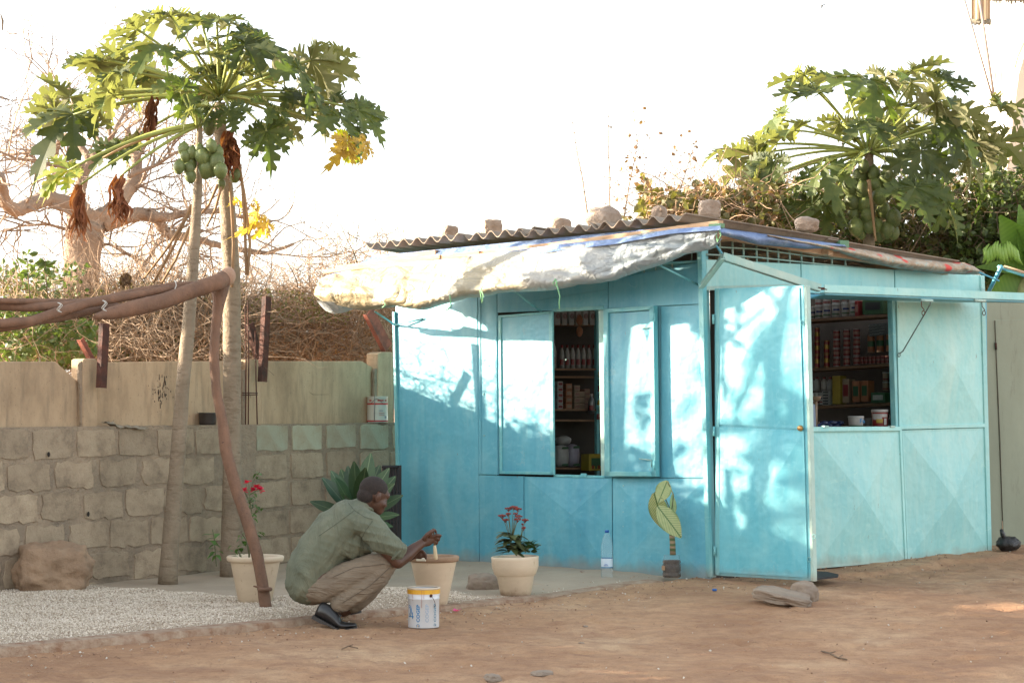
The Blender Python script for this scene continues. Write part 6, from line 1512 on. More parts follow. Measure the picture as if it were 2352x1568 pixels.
# ------------------------------------------------------------------ stones and litter on the ground
SBR = mat('brown_sandstone', (.36, .24, .15), (.25, .165, .105), 5, .95, 1.0, 22, dist=.02)
SGY = mat('dusty_stone', (.30, .235, .175), (.22, .17, .13), 7, .95, .8, 30, dist=.012)
P = GR(105, 1368); rock('boulder', P+V(0, .22, .145), (.285, .24, .225), 'large squared brown boulder at the foot of the wall on the left', 'boulder', None, 43, .55, SBR, .25, 5, .22)
P = GR(1112, 1357); rock('stone', P+V(0, .1, .03), (.135, .13, .09), 'flat topped dusty stone half hidden behind the collared pot', 'stone', None, 44, .35, SGY, .2, 5)
P = GR(1845, 1384); rock('stone', P+V(.02, .12, .05), (.10, .10, .085), 'round grey stone behind the tilted slab by the door', 'stone', None, 47, .25, SGY, .1, 5, .18)
me_ = rock('stone_slab', GR(1795, 1390)+V(.01, .03, .055), (.215, .12, .042), 'tilted flat stone slab lying in front of the open door', 'slab', None, 51, .85, SGY, 0, 5, .22); me_.rotation_euler = (.12, .20, -.18)
P = GR(60, 1500); 
PATCHB = mat('black_patch', (.02, .018, .018), rough=.8)  # even near-black colour of the flat patch behind the door
m = MB(); zm = max(GR(x, y).z for x, y in ((1868, 1328), (1924, 1322), (1864, 1310)))+.028; pts = [G(x, y, zm) for x, y in ((1868, 1328), (1924, 1322), (1926, 1318), (1900, 1312), (1864, 1310))]; m.slab(pts, UZ, .012); tag(m.build('dark_patch', PATCHB, None, org=pts[0]), 'thin flat black patch on the ground just behind the door', 'mat')
m = MB(); P = GR(1641, 1356); m.lathe([(0, .014), (.015, .014), (.016, .01), (.016, 0), (0, 0)], P, 16); tag(m.build('bottle_cap', bpy.data.materials['blue_cap'], None, org=P), 'blue bottle cap lying on the sandy apron in front of the door post', 'bottle cap')
PNK = leafmat('fallen_pink_petal', (.65, .07, .28), (.75, .12, .35), None, .3)
def petals(px, py, n, s, label, m_=PNK):
    P = GR(px, py); m = MB(); vs = []
    for i in range(n):
        a = i*2*pi/n+.3; d = V(cos(a), sin(a), .5); e = V(-sin(a), cos(a), 0); m.add([P, P+d*s*.6+e*s*.45, P+d*s*1.1, P+d*s*.6-e*s*.45], [(0, 1, 2, 3)])
    tag(m.build('fallen_flower', m_, None, org=P), label, 'flower')
petals(1047, 1404, 4, .034, 'pink fallen flower on the dirt right of the lettered pail'); petals(392, 1423, 3, .018, 'small magenta petal lying on the white gravel', leafmat('magenta_petal', (.35, .02, .08), (.4, .03, .1)))
petals(1337, 1314, 3, .018, 'tiny red petal by the blue wall near the water bottle', RED)
petals(1256, 1346, 4, .022, 'crumpled pale scrap on the sandy apron right of the collared pot', mat('pale_scrap', (.5, .46, .38)))
def twig(pts, r, label, m_=TW2, name='twig'):
    P = [GR(x, y)+UZ*(.006+.004*(i % 2)) for i, (x, y) in enumerate(pts)]; m = MB(); m.tube(P, r, 5)
    for i in range(1, len(P)-1): m.tube([P[i], P[i]+V(.03, .03*(-1)**i, .012)], r*.6, 4)
    tag(m.build(name, m_, None, org=P[0]), label, 'twig')
twig([(1886, 1497), (1905, 1503), (1925, 1512), (1945, 1518)], .005, 'dark dry twig on the bare dirt at the lower right'); twig([(785, 1492), (800, 1487), (822, 1490)], .004, 'short dark twig on the dirt below the man\'s shoe')
twig([(755, 1420), (757, 1430), (770, 1437)], .003, 'thin curled twig beside the heel of the black shoe')
rk2 = random.Random(9)
for (x, y, s, lab) in ((545, 1398, .02, 'brown dead leaf on the gravel left of the pot'), (88, 1394, .022, 'curled dead leaf on the gravel below the boulder'), (395, 1408, .018, 'small dry leaf on the gravel'), (1245, 1548, .05, 'pale lump of broken concrete at the bottom of the frame'), (1130, 1556, .05, 'low half buried stone at the bottom edge'),
    (1345, 1438, .016, 'small pebble on the dirt in the middle'), (520, 1372, .02, 'brown leaf lying at the gravel edge left of the pot'), (317, 1425, .013, 'tiny dark stone by the kerb'), (1335, 1476, .014, 'reddish pebble on the dirt')):
    P = GR(x, y); rock('stone' if 'leaf' not in lab else 'dead_leaf', P, (s*1.3, s, s*.45), lab, 'stone' if 'leaf' not in lab else 'leaf', None, rk2.uniform(0, 90), .2, SGY if 'leaf' not in lab else LDR, rk2.uniform(0, 3), 3, .3)
# ------------------------------------------------------------------ things on the wall ledge
def WTp(px, off): P = PLH(px, 975, WA+wn*off, wn); return V(P.x, P.y, ZT+.02*smooth((P-WA).dot(wd)/4)+.004)
def can(P, r, h, label, bandm):
    t = thing('paint_tin', P, label, 'paint tin'); m = MB(); m.lathe([(0, 0), (r, 0), (r+.002, .004), (r, .008), (r, h-.008), (r+.003, h-.004), (r+.002, h), (r-.004, h), (r-.005, h-.012), (0, h-.012)], P, 32); m.build('body', mat('white_tin', (.60, .57, .50), (.5, .47, .40), 6, .45), t)
    for z0, z1, mm in ((h*.68, h*.745, bandm), (.004, .018, bandm)): m = MB(); m.lathe([(r+.0012, z0), (r+.0012, z1)], P, 32); m.build('band', mm, t)
    m = MB(); m.tube([P+V(-.02, -r-.003, .01), P+V(-.02, -r-.003, h)], .003, 4); m.build('seam', mat('grey_metal', (.2, .2, .2), rough=.5, Metallic=.5), t)
    ink = mat('red_print', (.45, .06, .05)); gi = mat('grey_print', (.30, .30, .34))
    for (dx, z, w_, hh, mm) in ((.03, h*.84, .05, .012, ink), (-.055, h*.84, .02, .012, ink), (.07, h*.84, .014, .012, ink), (.035, h*.45, .03, .007, gi), (.04, h*.36, .045, .003, ink), (.04, h*.31, .04, .003, gi), (.04, h*.27, .045, .003, ink), (.07, h*.2, .012, .02, gi)):
        m = MB(); n = 3; aa = [math.asin(max(-.98, min(.98, (dx-w_/2+w_*k/n)/r))) for k in range(n+1)]
        m.add([P+V(sin(a)*(r+.0014), -cos(a)*(r+.0014), z+s*hh/2) for a in aa for s in (-1, 1)], [(2*k, 2*k+2, 2*k+3, 2*k+1) for k in range(n)]); m.build('print', mm, t)
    m = MB(); m.tube([P+V(-.05+.1*i/8, -r-.004+.02*abs(i/4-1)**2, h*.72-.10*sin(pi*i/8)*(-.4)) for i in range(9)], .0018, 4); m.build('handle', RUST, t)
can(WTp(867, -.068), .087, .218, 'white paint tin with a red band on the wall ledge by the kiosk', mat('red_band', (.50, .05, .05), (.4, .04, .04), 9, .5))
P = WTp(477, -.07); m = MB(); m.lathe([(0, .002), (.058, .002), (.066, .014), (.068, .09), (.071, .096), (.066, .094), (.063, .03), (0, .02)], P, 28)
tag(m.build('cooking_pot', mat('black_pot', (.03, .022, .018), (.06, .05, .045), 8, .35), None, org=P), 'small black metal bowl on the wall ledge behind the papaya trunks', 'bowl')
m = MB(); RG = mat('grey_rag', (.22, .19, .14), (.30, .26, .2), 20, .9, .6, 30); n = 14; vs = []
for i in range(n+1):
    for j in range(5):
        t = i/n; P = WTp(lerp(243, 330, t), -.05+.055*t); vs.append(P-wn*((j-2)*.022)+V(0, 0, .012-.02*t*t-.01*(j == 0)+.02*noise.noise(V(i*.6, j*.8, 2))+(.025 if i < 3 else 0)))
m.add(vs, [(i*5+j, i*5+j+1, (i+1)*5+j+1, (i+1)*5+j) for i in range(n) for j in range(4)], True); o = m.build('rag', RG, None, org=W(280, 984, 15.6)); tag(o, 'dirty crumpled rag lying along the wall ledge', 'rag'); o.modifiers.new('s', 'SOLIDIFY').thickness = .004
# black bag on the store behind
P = W(2316, 1264, 17.6); bag = thing('plastic_bag', P, 'knotted black plastic bag at the foot of the grey green shed', 'bag')
BAGM = mat('black_plastic', (.015, .014, .014), (.03, .028, .027), 10, .3, 1.0, 25, dist=.02)
m = MB(); m.ell(P+UZ*.055, (.10, .08, .062), 18, 12, None, lambda u: 1+.22*noise.noise(u*3+V(4, 0, 0))); m.build('body', BAGM, bag, clean=False)
m = MB(); m.tube([P+V(-.03, -.02, .09), P+V(-.05, -.03, .13), P+V(-.065, -.03, .175)], [.012, .022, .012], 7); m.build('knot', BAGM, bag)
m = MB(); m.tube([P+V(-.06, -.02, .15), P+V(-.045, 0, .19), P+V(-.045, .02, .24)], [.008, .006, .004], 5); m.build('cord', TW1, bag)
# ------------------------------------------------------------------ goods inside
def gm(name, c, rough=.5, **k): c = tuple(x*.5 for x in c); return mat('goods_'+name, c, tuple(x*.7 for x in c), 9, rough, **k)  # colours halved, so the dimness of the interior is put into the goods
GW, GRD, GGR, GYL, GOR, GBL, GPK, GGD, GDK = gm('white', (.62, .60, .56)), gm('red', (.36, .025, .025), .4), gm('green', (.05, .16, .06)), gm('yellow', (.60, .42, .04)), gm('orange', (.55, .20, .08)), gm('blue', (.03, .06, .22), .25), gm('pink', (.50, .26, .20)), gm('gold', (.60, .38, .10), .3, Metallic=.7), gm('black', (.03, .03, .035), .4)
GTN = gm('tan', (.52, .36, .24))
ORD = 'first second third fourth fifth sixth seventh eighth ninth tenth eleventh twelfth'.split()
# shelves: unit on the wall seen through the right hatch, and the one seen through the left window
S2O = KR-rn*.1+ln*.10; 
def S2(px, py, off=0): return PLH(px, py, KR+ln*(.12+off), ln)
S1O = KL+rn*.1
def S1(px, py, off=0): return PLH(px, py, KL+rn*(.12+off)+rd*.0, rn)
shelf2 = thing('shelf_unit', S2(1950, 1000), 'brown shelving behind the right hatch stacked with tins and tubs', 'shelf')
for y0, y1 in ((740, 726), (853, 840), (938, 930)):
    m = MB(); a, b_ = S2(1780, y0+4, .22), S2(2120, y1-4, .22); e = -ln*.30; m.hexa([a, b_, b_+e, a+e, a+UZ*.022, b_+UZ*.022, b_+e+UZ*.022, a+e+UZ*.022]); m.build('shelf_board', SHELF, shelf2)
for x in (1790, 2110): m = MB(); a = S2(x, 1100, .2); b_ = S2(x, 640, .2); m.hexa([a, a+ld*.02, a+ld*.02-ln*.25, a-ln*.25, b_, b_+ld*.02, b_+ld*.02-ln*.25, b_-ln*.25]); m.build('upright', SHELF, shelf2)
shelf1 = thing('shelf_unit', S1(1320, 1100), 'dark shelving seen through the side window with bottles and cartons', 'shelf')
for y0 in (748, 868, 968, 1078):
    m = MB(); a, b_ = S1(1180, y0-1, .24), S1(1420, y0, .24); e = -rn*.26; m.hexa([a, b_, b_+e, a+e, a+UZ*.016, b_+UZ*.016, b_+e+UZ*.016, a+e+UZ*.016]); m.build('shelf_board', SHELF, shelf1)
m = MB(); a = S1(1372, 1200, .27); b_ = S1(1370, 700, .27); m.hexa([a, a+rd*.03, a+rd*.03-rn*.03, a-rn*.03, b_, b_+rd*.03, b_+rd*.03-rn*.03, b_-rn*.03]); m.build('upright', PF, shelf1)
def good(kind, P, wd_, h, ms, label, cat, group, name):
    t = thing(name, P, label, cat, group); r = wd_/2
    if kind == 'tub':
        m = MB(); m.lathe([(0, 0), (r*.86, 0), (r*.9, .004), (r*.98, h*.86)], P, 18); m.build('body', ms[0], t)
        m = MB(); m.lathe([(r*.99, h*.85), (r*1.04, h*.86), (r*1.04, h*.97), (r*.98, h), (0, h)], P, 18); m.build('lid', ms[1], t)
        if len(ms) > 2: m = MB(); m.lathe([(r*.905, h*.12), (r*.93, h*.28)], P, 18); m.build('label', ms[2], t)
        if len(ms) > 3: m = MB(); m.lathe([(r*.965, h*.5), (r*.975, h*.66)], P, 18); 
        if len(ms) > 3: m = MB(); m.add([P+V(sin(a)*r*1.0, -cos(a)*r*1.0, z) for a in (-.9, -.3, .3, .9) for z in (h*.48, h*.62)], [(2*k, 2*k+2, 2*k+3, 2*k+1) for k in range(3)]); m.build('print', ms[3], t)
    elif kind == 'tin':
        m = MB(); m.lathe([(0, 0), (r, 0), (r*1.02, .004), (r*.98, .008), (r*.98, h-.008), (r*1.02, h-.004), (r, h), (0, h)], P, 16); m.build('body', ms[0], t)
        m = MB(); m.lathe([(r*1.0, h*.35), (r*1.0, h*.68)], P, 16); m.build('label', ms[1], t)
        for z in (.003, h-.006): m = MB(); m.lathe([(r*1.03, z-.002), (r*1.035, z), (r*1.03, z+.004)], P, 16); m.build('rim', ms[2], t)
    elif kind == 'bottle':
        m = MB(); m.lathe([(0, 0), (r, .004), (r, h*.6), (r*.75, h*.75), (r*.42, h*.84), (r*.42, h*.9)], P, 14); m.build('body', ms[0], t)
        m = MB(); m.lathe([(r*.5, h*.88), (r*.5, h), (0, h)], P, 12); m.build('cap', ms[1], t)
        m = MB(); m.add([P+V(sin(a)*r*1.02, -cos(a)*r*1.02, z) for a in (-.7, -.25, .25, .7) for z in (h*.18, h*.42)], [(2*k, 2*k+2, 2*k+3, 2*k+1) for k in range(3)]); m.build('label', ms[2], t)
    elif kind == 'box':
        ax = math.atan2(ld.y, ld.x) if len(ms) > 2 and ms[2] == 2 else math.atan2(rd.y, rd.x)
        m = MB(); m.box(P+UZ*h/2, (wd_, .10, h), ax); bevel(m.build('carton', ms[0], t), .003); n_ = ln if (len(ms) > 2 and ms[2] == 2) else rn; l_ = ld if n_ is ln else rd
        m = MB(); c0 = P+n_*.0512+UZ*h*.5; m.add([c0-l_*wd_*.36-UZ*h*.22, c0+l_*wd_*.36-UZ*h*.22, c0+l_*wd_*.36+UZ*h*.26, c0-l_*wd_*.36+UZ*h*.26], [(0, 1, 2, 3)]); m.build('print', ms[1], t)
    return t
def pxm(P): return FD/P.y
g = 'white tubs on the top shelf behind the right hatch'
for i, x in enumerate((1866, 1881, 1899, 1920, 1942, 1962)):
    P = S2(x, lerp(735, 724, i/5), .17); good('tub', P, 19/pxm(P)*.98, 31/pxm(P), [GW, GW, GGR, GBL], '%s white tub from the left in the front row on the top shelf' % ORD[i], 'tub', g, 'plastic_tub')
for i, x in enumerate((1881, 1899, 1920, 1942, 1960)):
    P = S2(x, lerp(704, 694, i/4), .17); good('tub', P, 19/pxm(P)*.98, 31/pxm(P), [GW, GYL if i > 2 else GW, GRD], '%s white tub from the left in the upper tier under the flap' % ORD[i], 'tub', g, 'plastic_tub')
P = S2(2012, 722, .14); good('box', P, 56/pxm(P), 36/pxm(P), [GGR, GDK, 2], 'dark green carton at the right end of the top shelf', 'carton', None, 'carton')
P = S2(1975, 727, .16); good('box', P, 10/pxm(P), 36/pxm(P), [GRD, GPK, 2], 'narrow red carton between the white tubs and the green carton', 'carton', None, 'carton')
def tower(x, y0, n, wpx, hpx, ms, lab, grp):
    for k in range(n): P = S2(x, y0-k*hpx, .18); good('tin', P, wpx/pxm(P), hpx/pxm(P)*.97, ms, '%s, %s from the bottom' % (lab, ORD[k]), 'tin', grp, 'food_tin')
tower(1877, 845, 3, 12, 31, [GRD, GGD, GGD], 'gold and red tin in the tall left tower', 'gold and red tins on the middle shelf'); tower(1899, 843, 2, 13, 31, [GRD, GGD, GGD], 'gold and red tin in the short second tower', 'gold and red tins on the middle shelf')
for j, (x, n) in enumerate(((1922, 4), (1945, 4), (1968, 4))): tower(x, 842-2*j, n, 16, 21, [GRD, GPK, GW], 'small red tin in the %s stack right of the gold tins' % ORD[j], 'small red tins on the middle shelf')
for j, x in enumerate((1981, 1990, 1999, 2008, 2018, 2028, 2038, 2048)):
    for k in range(2): P = S2(x, 836-.3*j-k*9, .2); good('tin', P, 9/pxm(P), 8.6/pxm(P), [GRD, GRD, GPK], '%s flat red tin from the left in the %s row of the little tins' % (ORD[j], ('lower', 'upper')[k]), 'tin', 'little flat red tins', 'food_tin')
for j, x in enumerate((2001, 2022, 2044)): P = S2(x, 810-1.5*j, .12); good('tin', P, 17/pxm(P), 40/pxm(P), [GOR, GGR, GTN], '%s tall jar with an orange top above the little tins' % ORD[j], 'jar', 'tall jars on the middle shelf', 'food_jar')
# hand lettered card
P = S2(2017, 772, .24); crd = thing('price_card', P, 'grey card with lines of white handwriting above the tall jars', 'card'); a, b_, c_, d_ = [S2(x, y, .24) for x, y in ((1997, 773), (2039, 767), (2037, 740), (1996, 745))]
m = MB(); m.slab([a, b_, c_, d_], ln, .003); m.build('board', gm('slate', (.16, .18, .17), .8), crd)
m = MB()
for k in range(4):
    for s in range(9):
        if R.random() < .85: u0 = .06+s*.1; p0 = a.lerp(b_, u0).lerp(d_.lerp(c_, u0), .14+k*.23)+ln*.002; m.tube([p0, p0+ld*.010*1+UZ*R.uniform(-.004, .008), p0+ld*.018], .0012, 3, False)
m.build('handwriting', GW, crd)
# third shelf and counter
for i, x in enumerate((1864, 1876, 1893, 1907)): P = S2(x, 898, .12); good('bottle', P, 15/pxm(P), 32/pxm(P), [GW, GRD, GW], '%s white bottle with a red cap on the third shelf' % ORD[i], 'bottle', 'white bottles on the third shelf', 'plastic_bottle')
for i, x in enumerate((1866, 1876, 1888)): P = S2(x, 930-.5*i, .22); good('tub', P, 12/pxm(P), 28/pxm(P), [GW, GW, GRD, GBL], '%s small white pot with a red stripe on the third shelf' % ORD[i], 'tub', 'small pots on the third shelf', 'plastic_tub')
for k in range(5): P = S2(1904, 930-6.5*k, .2); good('box', P, 20/pxm(P), 6/pxm(P), [GW, GDK, 2], 'thin white packet with a dark stripe, %s from the bottom of its pile' % ORD[k], 'packet', 'thin packets on the third shelf', 'packet')
P = S2(1928, 928, .18); good('box', P, 21/pxm(P), 65/pxm(P), [GYL, GYL, 2], 'tall yellow carton in the middle of the third shelf', 'carton', None, 'carton')
for i, x in enumerate((1973, 1993)): P = S2(x, 923-i, .2); good('box', P, 19/pxm(P), 48/pxm(P), [GOR, GGR, 2], '%s of the two orange cartons with green print' % ORD[i], 'carton', 'orange cartons on the third shelf', 'carton')
P = S2(1950, 925, .16); good('box', P, 18/pxm(P), 55/pxm(P), [GTN, GRD, 2], 'brown printed carton between the yellow and the orange cartons', 'carton', None, 'carton')
P = S2(2024, 925, .2); good('box', P, 38/pxm(P), 24/pxm(P), [GGR, GW, 2], 'low green carton with a pale triangle at the right of the third shelf', 'carton', None, 'carton')
for i, x in enumerate((2034, 2050)):
    for k in range(2): P = S2(x, 897-k*22, .1); good('tub', P, 14/pxm(P), 21/pxm(P), [GTN, GW, GRD], '%s cream tub of the %s pair at the right end of the third shelf' % (('left', 'right')[i], ('lower', 'upper')[k]), 'tub', 'cream tubs on the third shelf', 'plastic_tub')
def CT(px, py, off=-.18): return RW(px, py, off)
P0 = CT(1955, 990); ctr = thing('counter', P0, 'plain plank counter just inside the right hatch', 'counter'); a, b_ = CT(1830, 987, -.06), CT(2075, 984, -.06); m = MB(); e = -rn*.4; m.hexa([a, b_, b_+e, a+e, a+UZ*.02, b_+UZ*.02, b_+e+UZ*.02, a+e+UZ*.02]); m.build('plank', SHELF, ctr)
P = CT(1966, 984, -.12); t = good('tub', P, 36/pxm(P), 29/pxm(P), [GW, GW, GGR], 'white tub with blue letters on the counter', 'tub', None, 'plastic_tub')
vs, fs = textmesh('Fa', .045, .001); m = MB(); m.add([P+V(.02+v.x, -.056, .045+v.y) for v in vs], fs); m.build('lettering', BLT, t, clean=False)
P = CT(2021, 984, -.12); t = good('tub', P, 38/pxm(P), 44/pxm(P), [GRD, GW, GRD], 'white and red tub with a wire handle on the counter', 'tub', None, 'plastic_tub')
r0 = 19/pxm(P)
for a0, a1, z0, z1, mm in ((-1.2, .1, .07, .115, GW), (-.6, .2, .045, .075, GYL), (-1.1, .9, .09, .115, GW), (.35, .75, .03, .08, GW)):
    m = MB(); n = 5; aa = [lerp(a0, a1, k/n) for k in range(n+1)]; m.add([P+V(sin(a)*(r0+.001), -cos(a)*(r0+.001), z) for a in aa for z in (z0, z1)], [(2*k, 2*k+2, 2*k+3, 2*k+1) for k in range(n)]); m.build('print', mm, t)
m = MB(); m.tube([P+V(r0+.004, 0, .115), P+V(r0+.012, -.02, .09), P+V(r0-.0, -.04, .075)], .002, 4); m.build('handle', GW, t)
P = CT(1994, 984, -.3); good('tub', P, 20/pxm(P), 24/pxm(P), [gm('clear', (.2, .2, .18)), gm('clear2', (.25, .22, .2))], 'small grey plastic tub between the two bright tubs', 'tub', None, 'plastic_tub')
for i in range(6):
    P = CT(1884+9*i, 984-(i % 2)*7, -.26); m = MB(); m.ell(P+UZ*.02, (.05, .04, .02), 10, 6, Matrix.Rotation(i, 3, 'Z'), lambda u: 1+.25*noise.noise(u*4+V(i, 0, 0))); o = m.build('sachet', gm('blue_foil', (.02, .04, .14), .15), None, org=P); tag(o, 'dark blue foil packet, %s from the left in the heap on the counter' % ORD[i], 'packet', 'foil packets heaped on the counter')
m = MB(); a, b_, c_, d_ = [CT(x, y, -.08) for x, y in ((1862, 985), (1875, 985), (1872, 928), (1861, 928))]; m.slab([a, b_, c_, d_], rn, .012); o = m.build('blue_folder', gm('pale_blue', (.25, .34, .50)), None, org=a); tag(o, 'pale blue folder standing at the left side of the counter', 'folder')
P = CT(1874, 920, -.25); m = MB(); m.lathe([(0, 0), (.03, 0), (.042, .03), (.045, .034), (0, .034)], P, 16); tag(m.build('bowl', GTN, None, org=P), 'small tan bowl above the pale blue folder', 'bowl')
m = MB(); m.tube([P, V(P.x, P.y, CT(1874, 985, -.25).z)], .012, 8); o = m.build('bowl_stand', GTN, None, org=P); tag(o, 'short stand carrying the small tan bowl', 'stand')
# left window
for i in range(7):
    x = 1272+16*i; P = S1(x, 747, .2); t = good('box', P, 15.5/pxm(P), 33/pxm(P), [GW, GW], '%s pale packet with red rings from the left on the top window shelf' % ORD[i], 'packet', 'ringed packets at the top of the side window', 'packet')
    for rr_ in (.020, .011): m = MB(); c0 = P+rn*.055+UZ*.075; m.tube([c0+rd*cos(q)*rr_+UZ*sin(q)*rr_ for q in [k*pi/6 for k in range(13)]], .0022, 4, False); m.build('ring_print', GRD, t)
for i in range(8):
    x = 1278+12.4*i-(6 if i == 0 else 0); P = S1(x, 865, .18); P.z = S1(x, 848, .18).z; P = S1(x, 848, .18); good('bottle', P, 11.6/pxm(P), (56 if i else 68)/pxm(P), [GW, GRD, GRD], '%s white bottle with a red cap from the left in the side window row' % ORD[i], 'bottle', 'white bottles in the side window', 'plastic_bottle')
m = MB(); a, b_ = S1(1180, 850, .26), S1(1420, 850, .26); e = -rn*.26; m.hexa([a, b_, b_+e, a+e, a+UZ*.016, b_+UZ*.016, b_+e+UZ*.016, a+e+UZ*.016]); m.build('shelf_board', SHELF, shelf1)
cols = [(1278, 5, 13, 17, GW, GRD), (1298, 4, 15, 19, GOR, GTN), (1317, 4, 14, 18, GTN, GPK), (1328, 3, 14, 18, GTN, GTN), (1340, 4, 12, 17, GPK, GTN)]
for ci, (x, n, hh, ww, m1, m2) in enumerate(cols):
    for k in range(n): P = S1(x, 940-hh*k, .16); good('box', P, ww/pxm(P), hh*.95/pxm(P), [m1, m2], 'small carton, %s from the bottom of the %s pile in the side window' % (ORD[k], ORD[ci]), 'carton', 'piled cartons in the side window', 'carton')
m = MB(); a, b_ = S1(1180, 943, .26), S1(1420, 943, .26); e = -rn*.26; m.hexa([a, b_, b_+e, a+e, a+UZ*.016, b_+UZ*.016, b_+e+UZ*.016, a+e+UZ*.016]); m.build('shelf_board', SHELF, shelf1)
P = S1(1358, 950, .3); good('bottle', P, 15/pxm(P), 46/pxm(P), [gm('silver', (.4, .4, .4), .3, Metallic=.6), GW, GRD], 'silver spray can standing at the right of the piled cartons', 'spray can', None, 'spray_can')
for i, (x, ww, hh) in enumerate(((1286, 34, 52), (1312, 30, 54))):
    P = S1(x, 1073, .2); t = thing('nappy_pack', P, '%s soft white pack with green print at the bottom of the side window' % ('left' if i == 0 else 'right'), 'pack', 'soft packs in the side window'); m = MB(); m.ell(P+UZ*hh/2/pxm(P), (ww/2/pxm(P), .06, hh/2/pxm(P)), 16, 12, Matrix.Rotation(math.atan2(rd.y, rd.x), 3, 'Z'), lambda u: (1/max(abs(u.x), abs(u.y), abs(u.z)))**.6*(1+.04*noise.noise(u*4))); m.build('body', GW if i == 0 else gm('lilac', (.48, .42, .5)), t)
    for z in (.08, .82): m = MB(); c0 = P+rn*.066+UZ*hh/pxm(P)*z; m.add([c0-rd*.04, c0+rd*.04, c0+rd*.03+UZ*.02, c0-rd*.03+UZ*.016], [(0, 1, 2, 3)]); m.build('print', GGR, t)
P = S1(1293, 1022, .2); m = MB(); m.ell(P+UZ*.04, (.07, .06, .04), 12, 8, None, lambda u: 1+.2*noise.noise(u*4)); tag(m.build('nappy_pack', GW, None, org=P), 'crumpled white pack lying on top of the two soft packs', 'pack', 'soft packs in the side window')
P = S1(1362, 1080, .32); t = good('box', P, 50/pxm(P), 38/pxm(P), [GYL, GGR], 'yellow display box with green lettering at the lower right of the side window', 'carton', None, 'carton')
for k in range(3): m = MB(); c0 = P+rn*.0535+rd*(-.05+.035*k)+UZ*.03; m.box(c0, (.02, .002, .03), math.atan2(rd.y, rd.x)); m.build('print', GGR if k % 2 else GRD, t)
t = thing('snack_packet', S1(1331, 748, .35), 'orange snack packets hanging in a strip from the top of the side window', 'packet')
for k in range(2): m = MB(); P = S1(1331, 735+26*k, .35); m.ell(P, (.028, .012, .045), 10, 8); m.build('packet', GOR, t)
t = thing('yellow_sachets', S1(1378, 900, .3), 'string of small coloured sachets hanging at the right side of the window', 'packet')
for k in range(7): m = MB(); P = S1(1377+rk2.uniform(-3, 3), 860+16*k, .3); m.box(P, (.03, .008, .045), math.atan2(rd.y, rd.x), .006); m.build('sachet', [GYL, GGR, GRD, GBL][k % 4], t)
# ------------------------------------------------------------------ banana plant, far right
BAN = N('banana_leaf'); _wv = BAN.n('ShaderNodeTexWave', wave_type='BANDS', bands_direction='X'); _wv.inputs['Scale'].default_value = 9; _wv.inputs['Distortion'].default_value = .5
BAN.l(BAN.map(), _wv.inputs['Vector']); _c = BAN.mix(BAN.ramp(_wv.outputs['Fac'], [(.3, .35), (.8, 0.0)]), BAN.ramp(BAN.noise(2), [(.3, (.10, .19, .03)), (.7, (.16, .25, .045))]), (.07, .16, .025))
BAN.done(_c, .45); _t = BAN.n('ShaderNodeBsdfTranslucent'); BAN.l(BAN.mix(1.0, _c, (1.4, 1.6, .6), 'MULTIPLY'), _t.inputs[0]); _x = BAN.n('ShaderNodeMixShader'); _x.inputs[0].default_value = .35; BAN.l(BAN.b.outputs[0], _x.inputs[1]); BAN.l(_t.outputs[0], _x.inputs[2]); BAN.l(_x.outputs[0], BAN.t.nodes['Material Output'].inputs[0]); BAN = BAN.m
YN = 19.4; ban = thing('banana_plant', V(W(2340, 1000, YN).x, YN, 0), 'banana plant with broad pale green leaves and green fruit at the right edge', 'plant')
def bleaf(a, b_, wpx, up, bend=.12, m_=BAN, dy=0):
    A = W(*a, YN); B = W(*b_, YN+dy); d = B-A; L = d.length; me = leafshape(L, wpx*YN/FD/2, .5, bend, 12, .7).mesh('leaf'); me.materials.append(m_); o = bpy.data.objects.new('leaf', me); COL.objects.link(o); o.parent = ban; orient(o, ban, A, d, V(*up)); 
bleaf((2375, 600), (2300, 492), 75, (-.6, -1, -.2), -.1); bleaf((2360, 610), (2340, 470), 55, (.4, -1, 0), 0); bleaf((2390, 560), (2320, 560), 60, (0, -.9, .5), .2); bleaf((2400, 640), (2250, 598), 60, (.1, -.7, .7), .15); bleaf((2380, 640), (2262, 690), 80, (.1, -1, .2), .1); bleaf((2420, 600), (2330, 640), 90, (.2, -1, .1), .1); bleaf((2380, 700), (2385, 440), 80, (.5, -1, 0), 0)
m = MB(); m.tube([V(ORG[ban].x, YN, 0), W(2352, 700, YN), W(2372, 600, YN)], [.12, .10, .06], 12); m.build('stem', mat('banana_stem', (.25, .27, .10), (.15, .12, .06), 5, .6), ban)
m = MB(); BUN = mat('green_banana', (.16, .28, .035), (.22, .34, .06), 6, .4)
for i in range(12):
    x = 2272+5.2*i; y = 558+5*sin(i*1.3)+.15*abs(i-6)**1.6; P = W(x, y, YN-.15); dx = (i-6)*.006; m = MB(); m.tube([P, P+V(dx-.01, -.02, -.05), P+V(dx, -.02, -.12), P+V(dx*2+.015, 0, -.17)], [.006, .019, .019, .007], 7); m.build('banana', BUN, ban, clean=False)
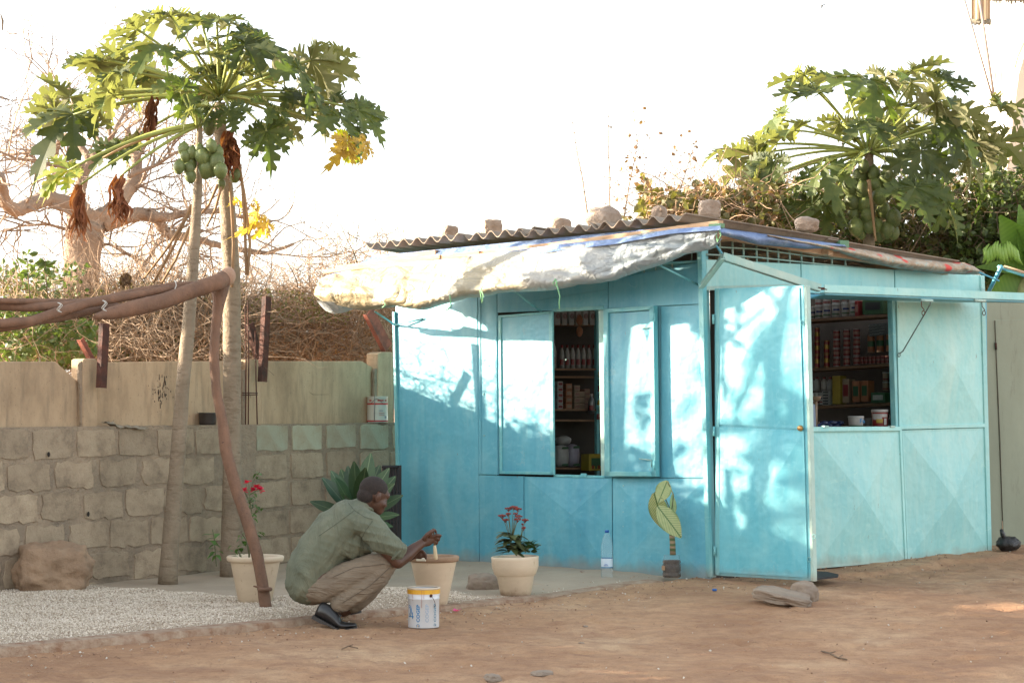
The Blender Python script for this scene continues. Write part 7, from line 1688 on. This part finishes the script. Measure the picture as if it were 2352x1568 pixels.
# ------------------------------------------------------------------ white tower with poles and fringed cloth, far right top
YT = 30.0; WHW = mat('white_plaster', (.80, .78, .74), (.74, .72, .68), 3, .8, .2, 20); SHW = mat('shaded_side_plaster', (.75, .64, .50), (.68, .57, .44), 3, .85)  # beige copy of the white plaster carries the shade of the turned side
tw = thing('white_tower', V(W(2420, 300, YT).x, YT, 0), 'tall whitewashed building with a curved edge toned beige as its shaded side at the upper right', 'building')
def tslab(name, pts, m_, Y, th): m = MB(); m.slab([W(x, y, Y) for x, y in pts], V(0, -1, 0), th); m.build(name, m_, tw)
tslab('wall', [(2240, 985), (2900, 985), (2900, -200), (2352, -200), (2350, 80), (2338, 150)], WHW, YT, 3)
tslab('edge', [(2250, 985), (2290, 985), (2346, 300), (2362, 160), (2390, 40), (2362, 96), (2340, 170), (2322, 310)], SHW, YT-.1, .3)
m = MB(); Pm = [W(x, y, YT-.12) for x, y in ((2331, 156), (2338, 128), (2352, 96), (2370, 70))]; m.tube(Pm, .02, 4); m.build('moulding', SHW, tw)
FRG = mat('grey_fringe', (.20, .19, .15), (.34, .31, .24), 30, .9)
m = MB()
for i in range(34): x = 2284+2.4*i; P = W(x, -6, 29); m.tube([P, W(x+rk2.uniform(-1, 1), 8-.08*i+rk2.uniform(0, 6), 29)], .008, 3)
m.box(W(2340, -8, 29), (.9, .05, .12)); tag(m.build('fringed_awning', FRG, None, org=W(2340, 0, 29)), 'edge of a grey fringed awning at the top right corner', 'awning')['kind'] = 'stuff'
cl = thing('striped_cloth', W(2254, 60, 28.8), 'hanging orange and cream striped cloth with a dark fringe between the tilted poles', 'cloth')
STP = N('striped_cloth'); _wv = STP.n('ShaderNodeTexWave', wave_type='BANDS', bands_direction='X'); _wv.inputs['Scale'].default_value = 7; _wv.inputs['Distortion'].default_value = 1; STP.l(STP.map((1, 1, .1)), _wv.inputs['Vector']); STP = STP.done(STP.ramp(_wv.outputs['Fac'], [(.3, (.75, .62, .40)), (.6, (.70, .38, .14)), (.85, (.42, .33, .25))]), .8)
m = MB(); vs = []
for i in range(13):
    for j in range(5): vs.append(W(lerp(2231, 2275, i/12), lerp(-20, 46+2*i/12, j/4), 28.8)+V(0, .04*sin(i*1.3), 0))
m.add(vs, [(i*5+j, i*5+j+1, (i+1)*5+j+1, (i+1)*5+j) for i in range(12) for j in range(4)], True); m.build('panel', STP, cl); m = MB()
for i in range(26): x = lerp(2231, 2275, i/25); m.tube([W(x, 44, 28.8), W(x+rk2.uniform(-.5, .5), 57+rk2.uniform(-2, 2), 28.8)], .012, 3)
m.build('fringe', FRG, cl)
POLE = mat('thin_pole', (.36, .30, .25), (.28, .23, .2), 3, .7)
for (x0, x1, r0, lab) in ((2209, 2284, .016, 'leftmost thin pole slanting down beside the white tower'), (2247, 2286, .019, 'thicker middle pole slanting in front of the striped cloth'), (2280, 2289, .009, 'thin near vertical rope at the right side of the striped cloth'), (2307, 2297, .016, 'pale upright pole against the white tower')):
    m = MB(); m.tube([W(x0, -20, 28.5), W(x1, 240, 28.5)], r0, 5); tag(m.build('pole', POLE if r0 != .016 or x0 == 2209 else WHW, None, org=W(x1, 240, 28.5)), lab, 'pole', 'poles by the white tower')
# ------------------------------------------------------------------ bird
BP_ = W(1888, 14, 40); bd = thing('bird', BP_, 'small dark bird with raised wings high in the empty sky', 'bird'); BRD = mat('bird_feather', (.10, .11, .12))
m = MB(); m.ell(BP_, (.022, .05, .02), 8, 6, Matrix.Rotation(.6, 3, 'Y')); m.tube([BP_, BP_+V(-.02, 0, -.05)], [.018, .006], 5); m.build('body', BRD, bd)
for s in (1, -1): m = MB(); a = BP_+V(.0, 0, .01); m.slab([a+V(0, -.02, 0), a+V(s*.05, -.015, .02+.01*s), a+V(s*.085, .01, .012+.018*s), a+V(s*.04, .02, .012)], V(0, 0, 1), .004); m.build('wing', BRD, bd)
# pod hanging into the frame, top left
pd = thing('overhanging_branch', W(-60, 20, 15), 'bare branch tip with one long seed pod at the upper left edge', 'branch')
m = MB(); m.tube([W(-90, -20, 15), W(-30, 18, 15), W(2, 34, 15)], [.012, .007, .003], 5); m.build('twig', TW2, pd); m = MB(); m.tube([W(2, 34, 15), W(6, 48, 15), W(6, 70, 15)], [.004, .010, .005], 6); m.build('pod', TW2, pd)
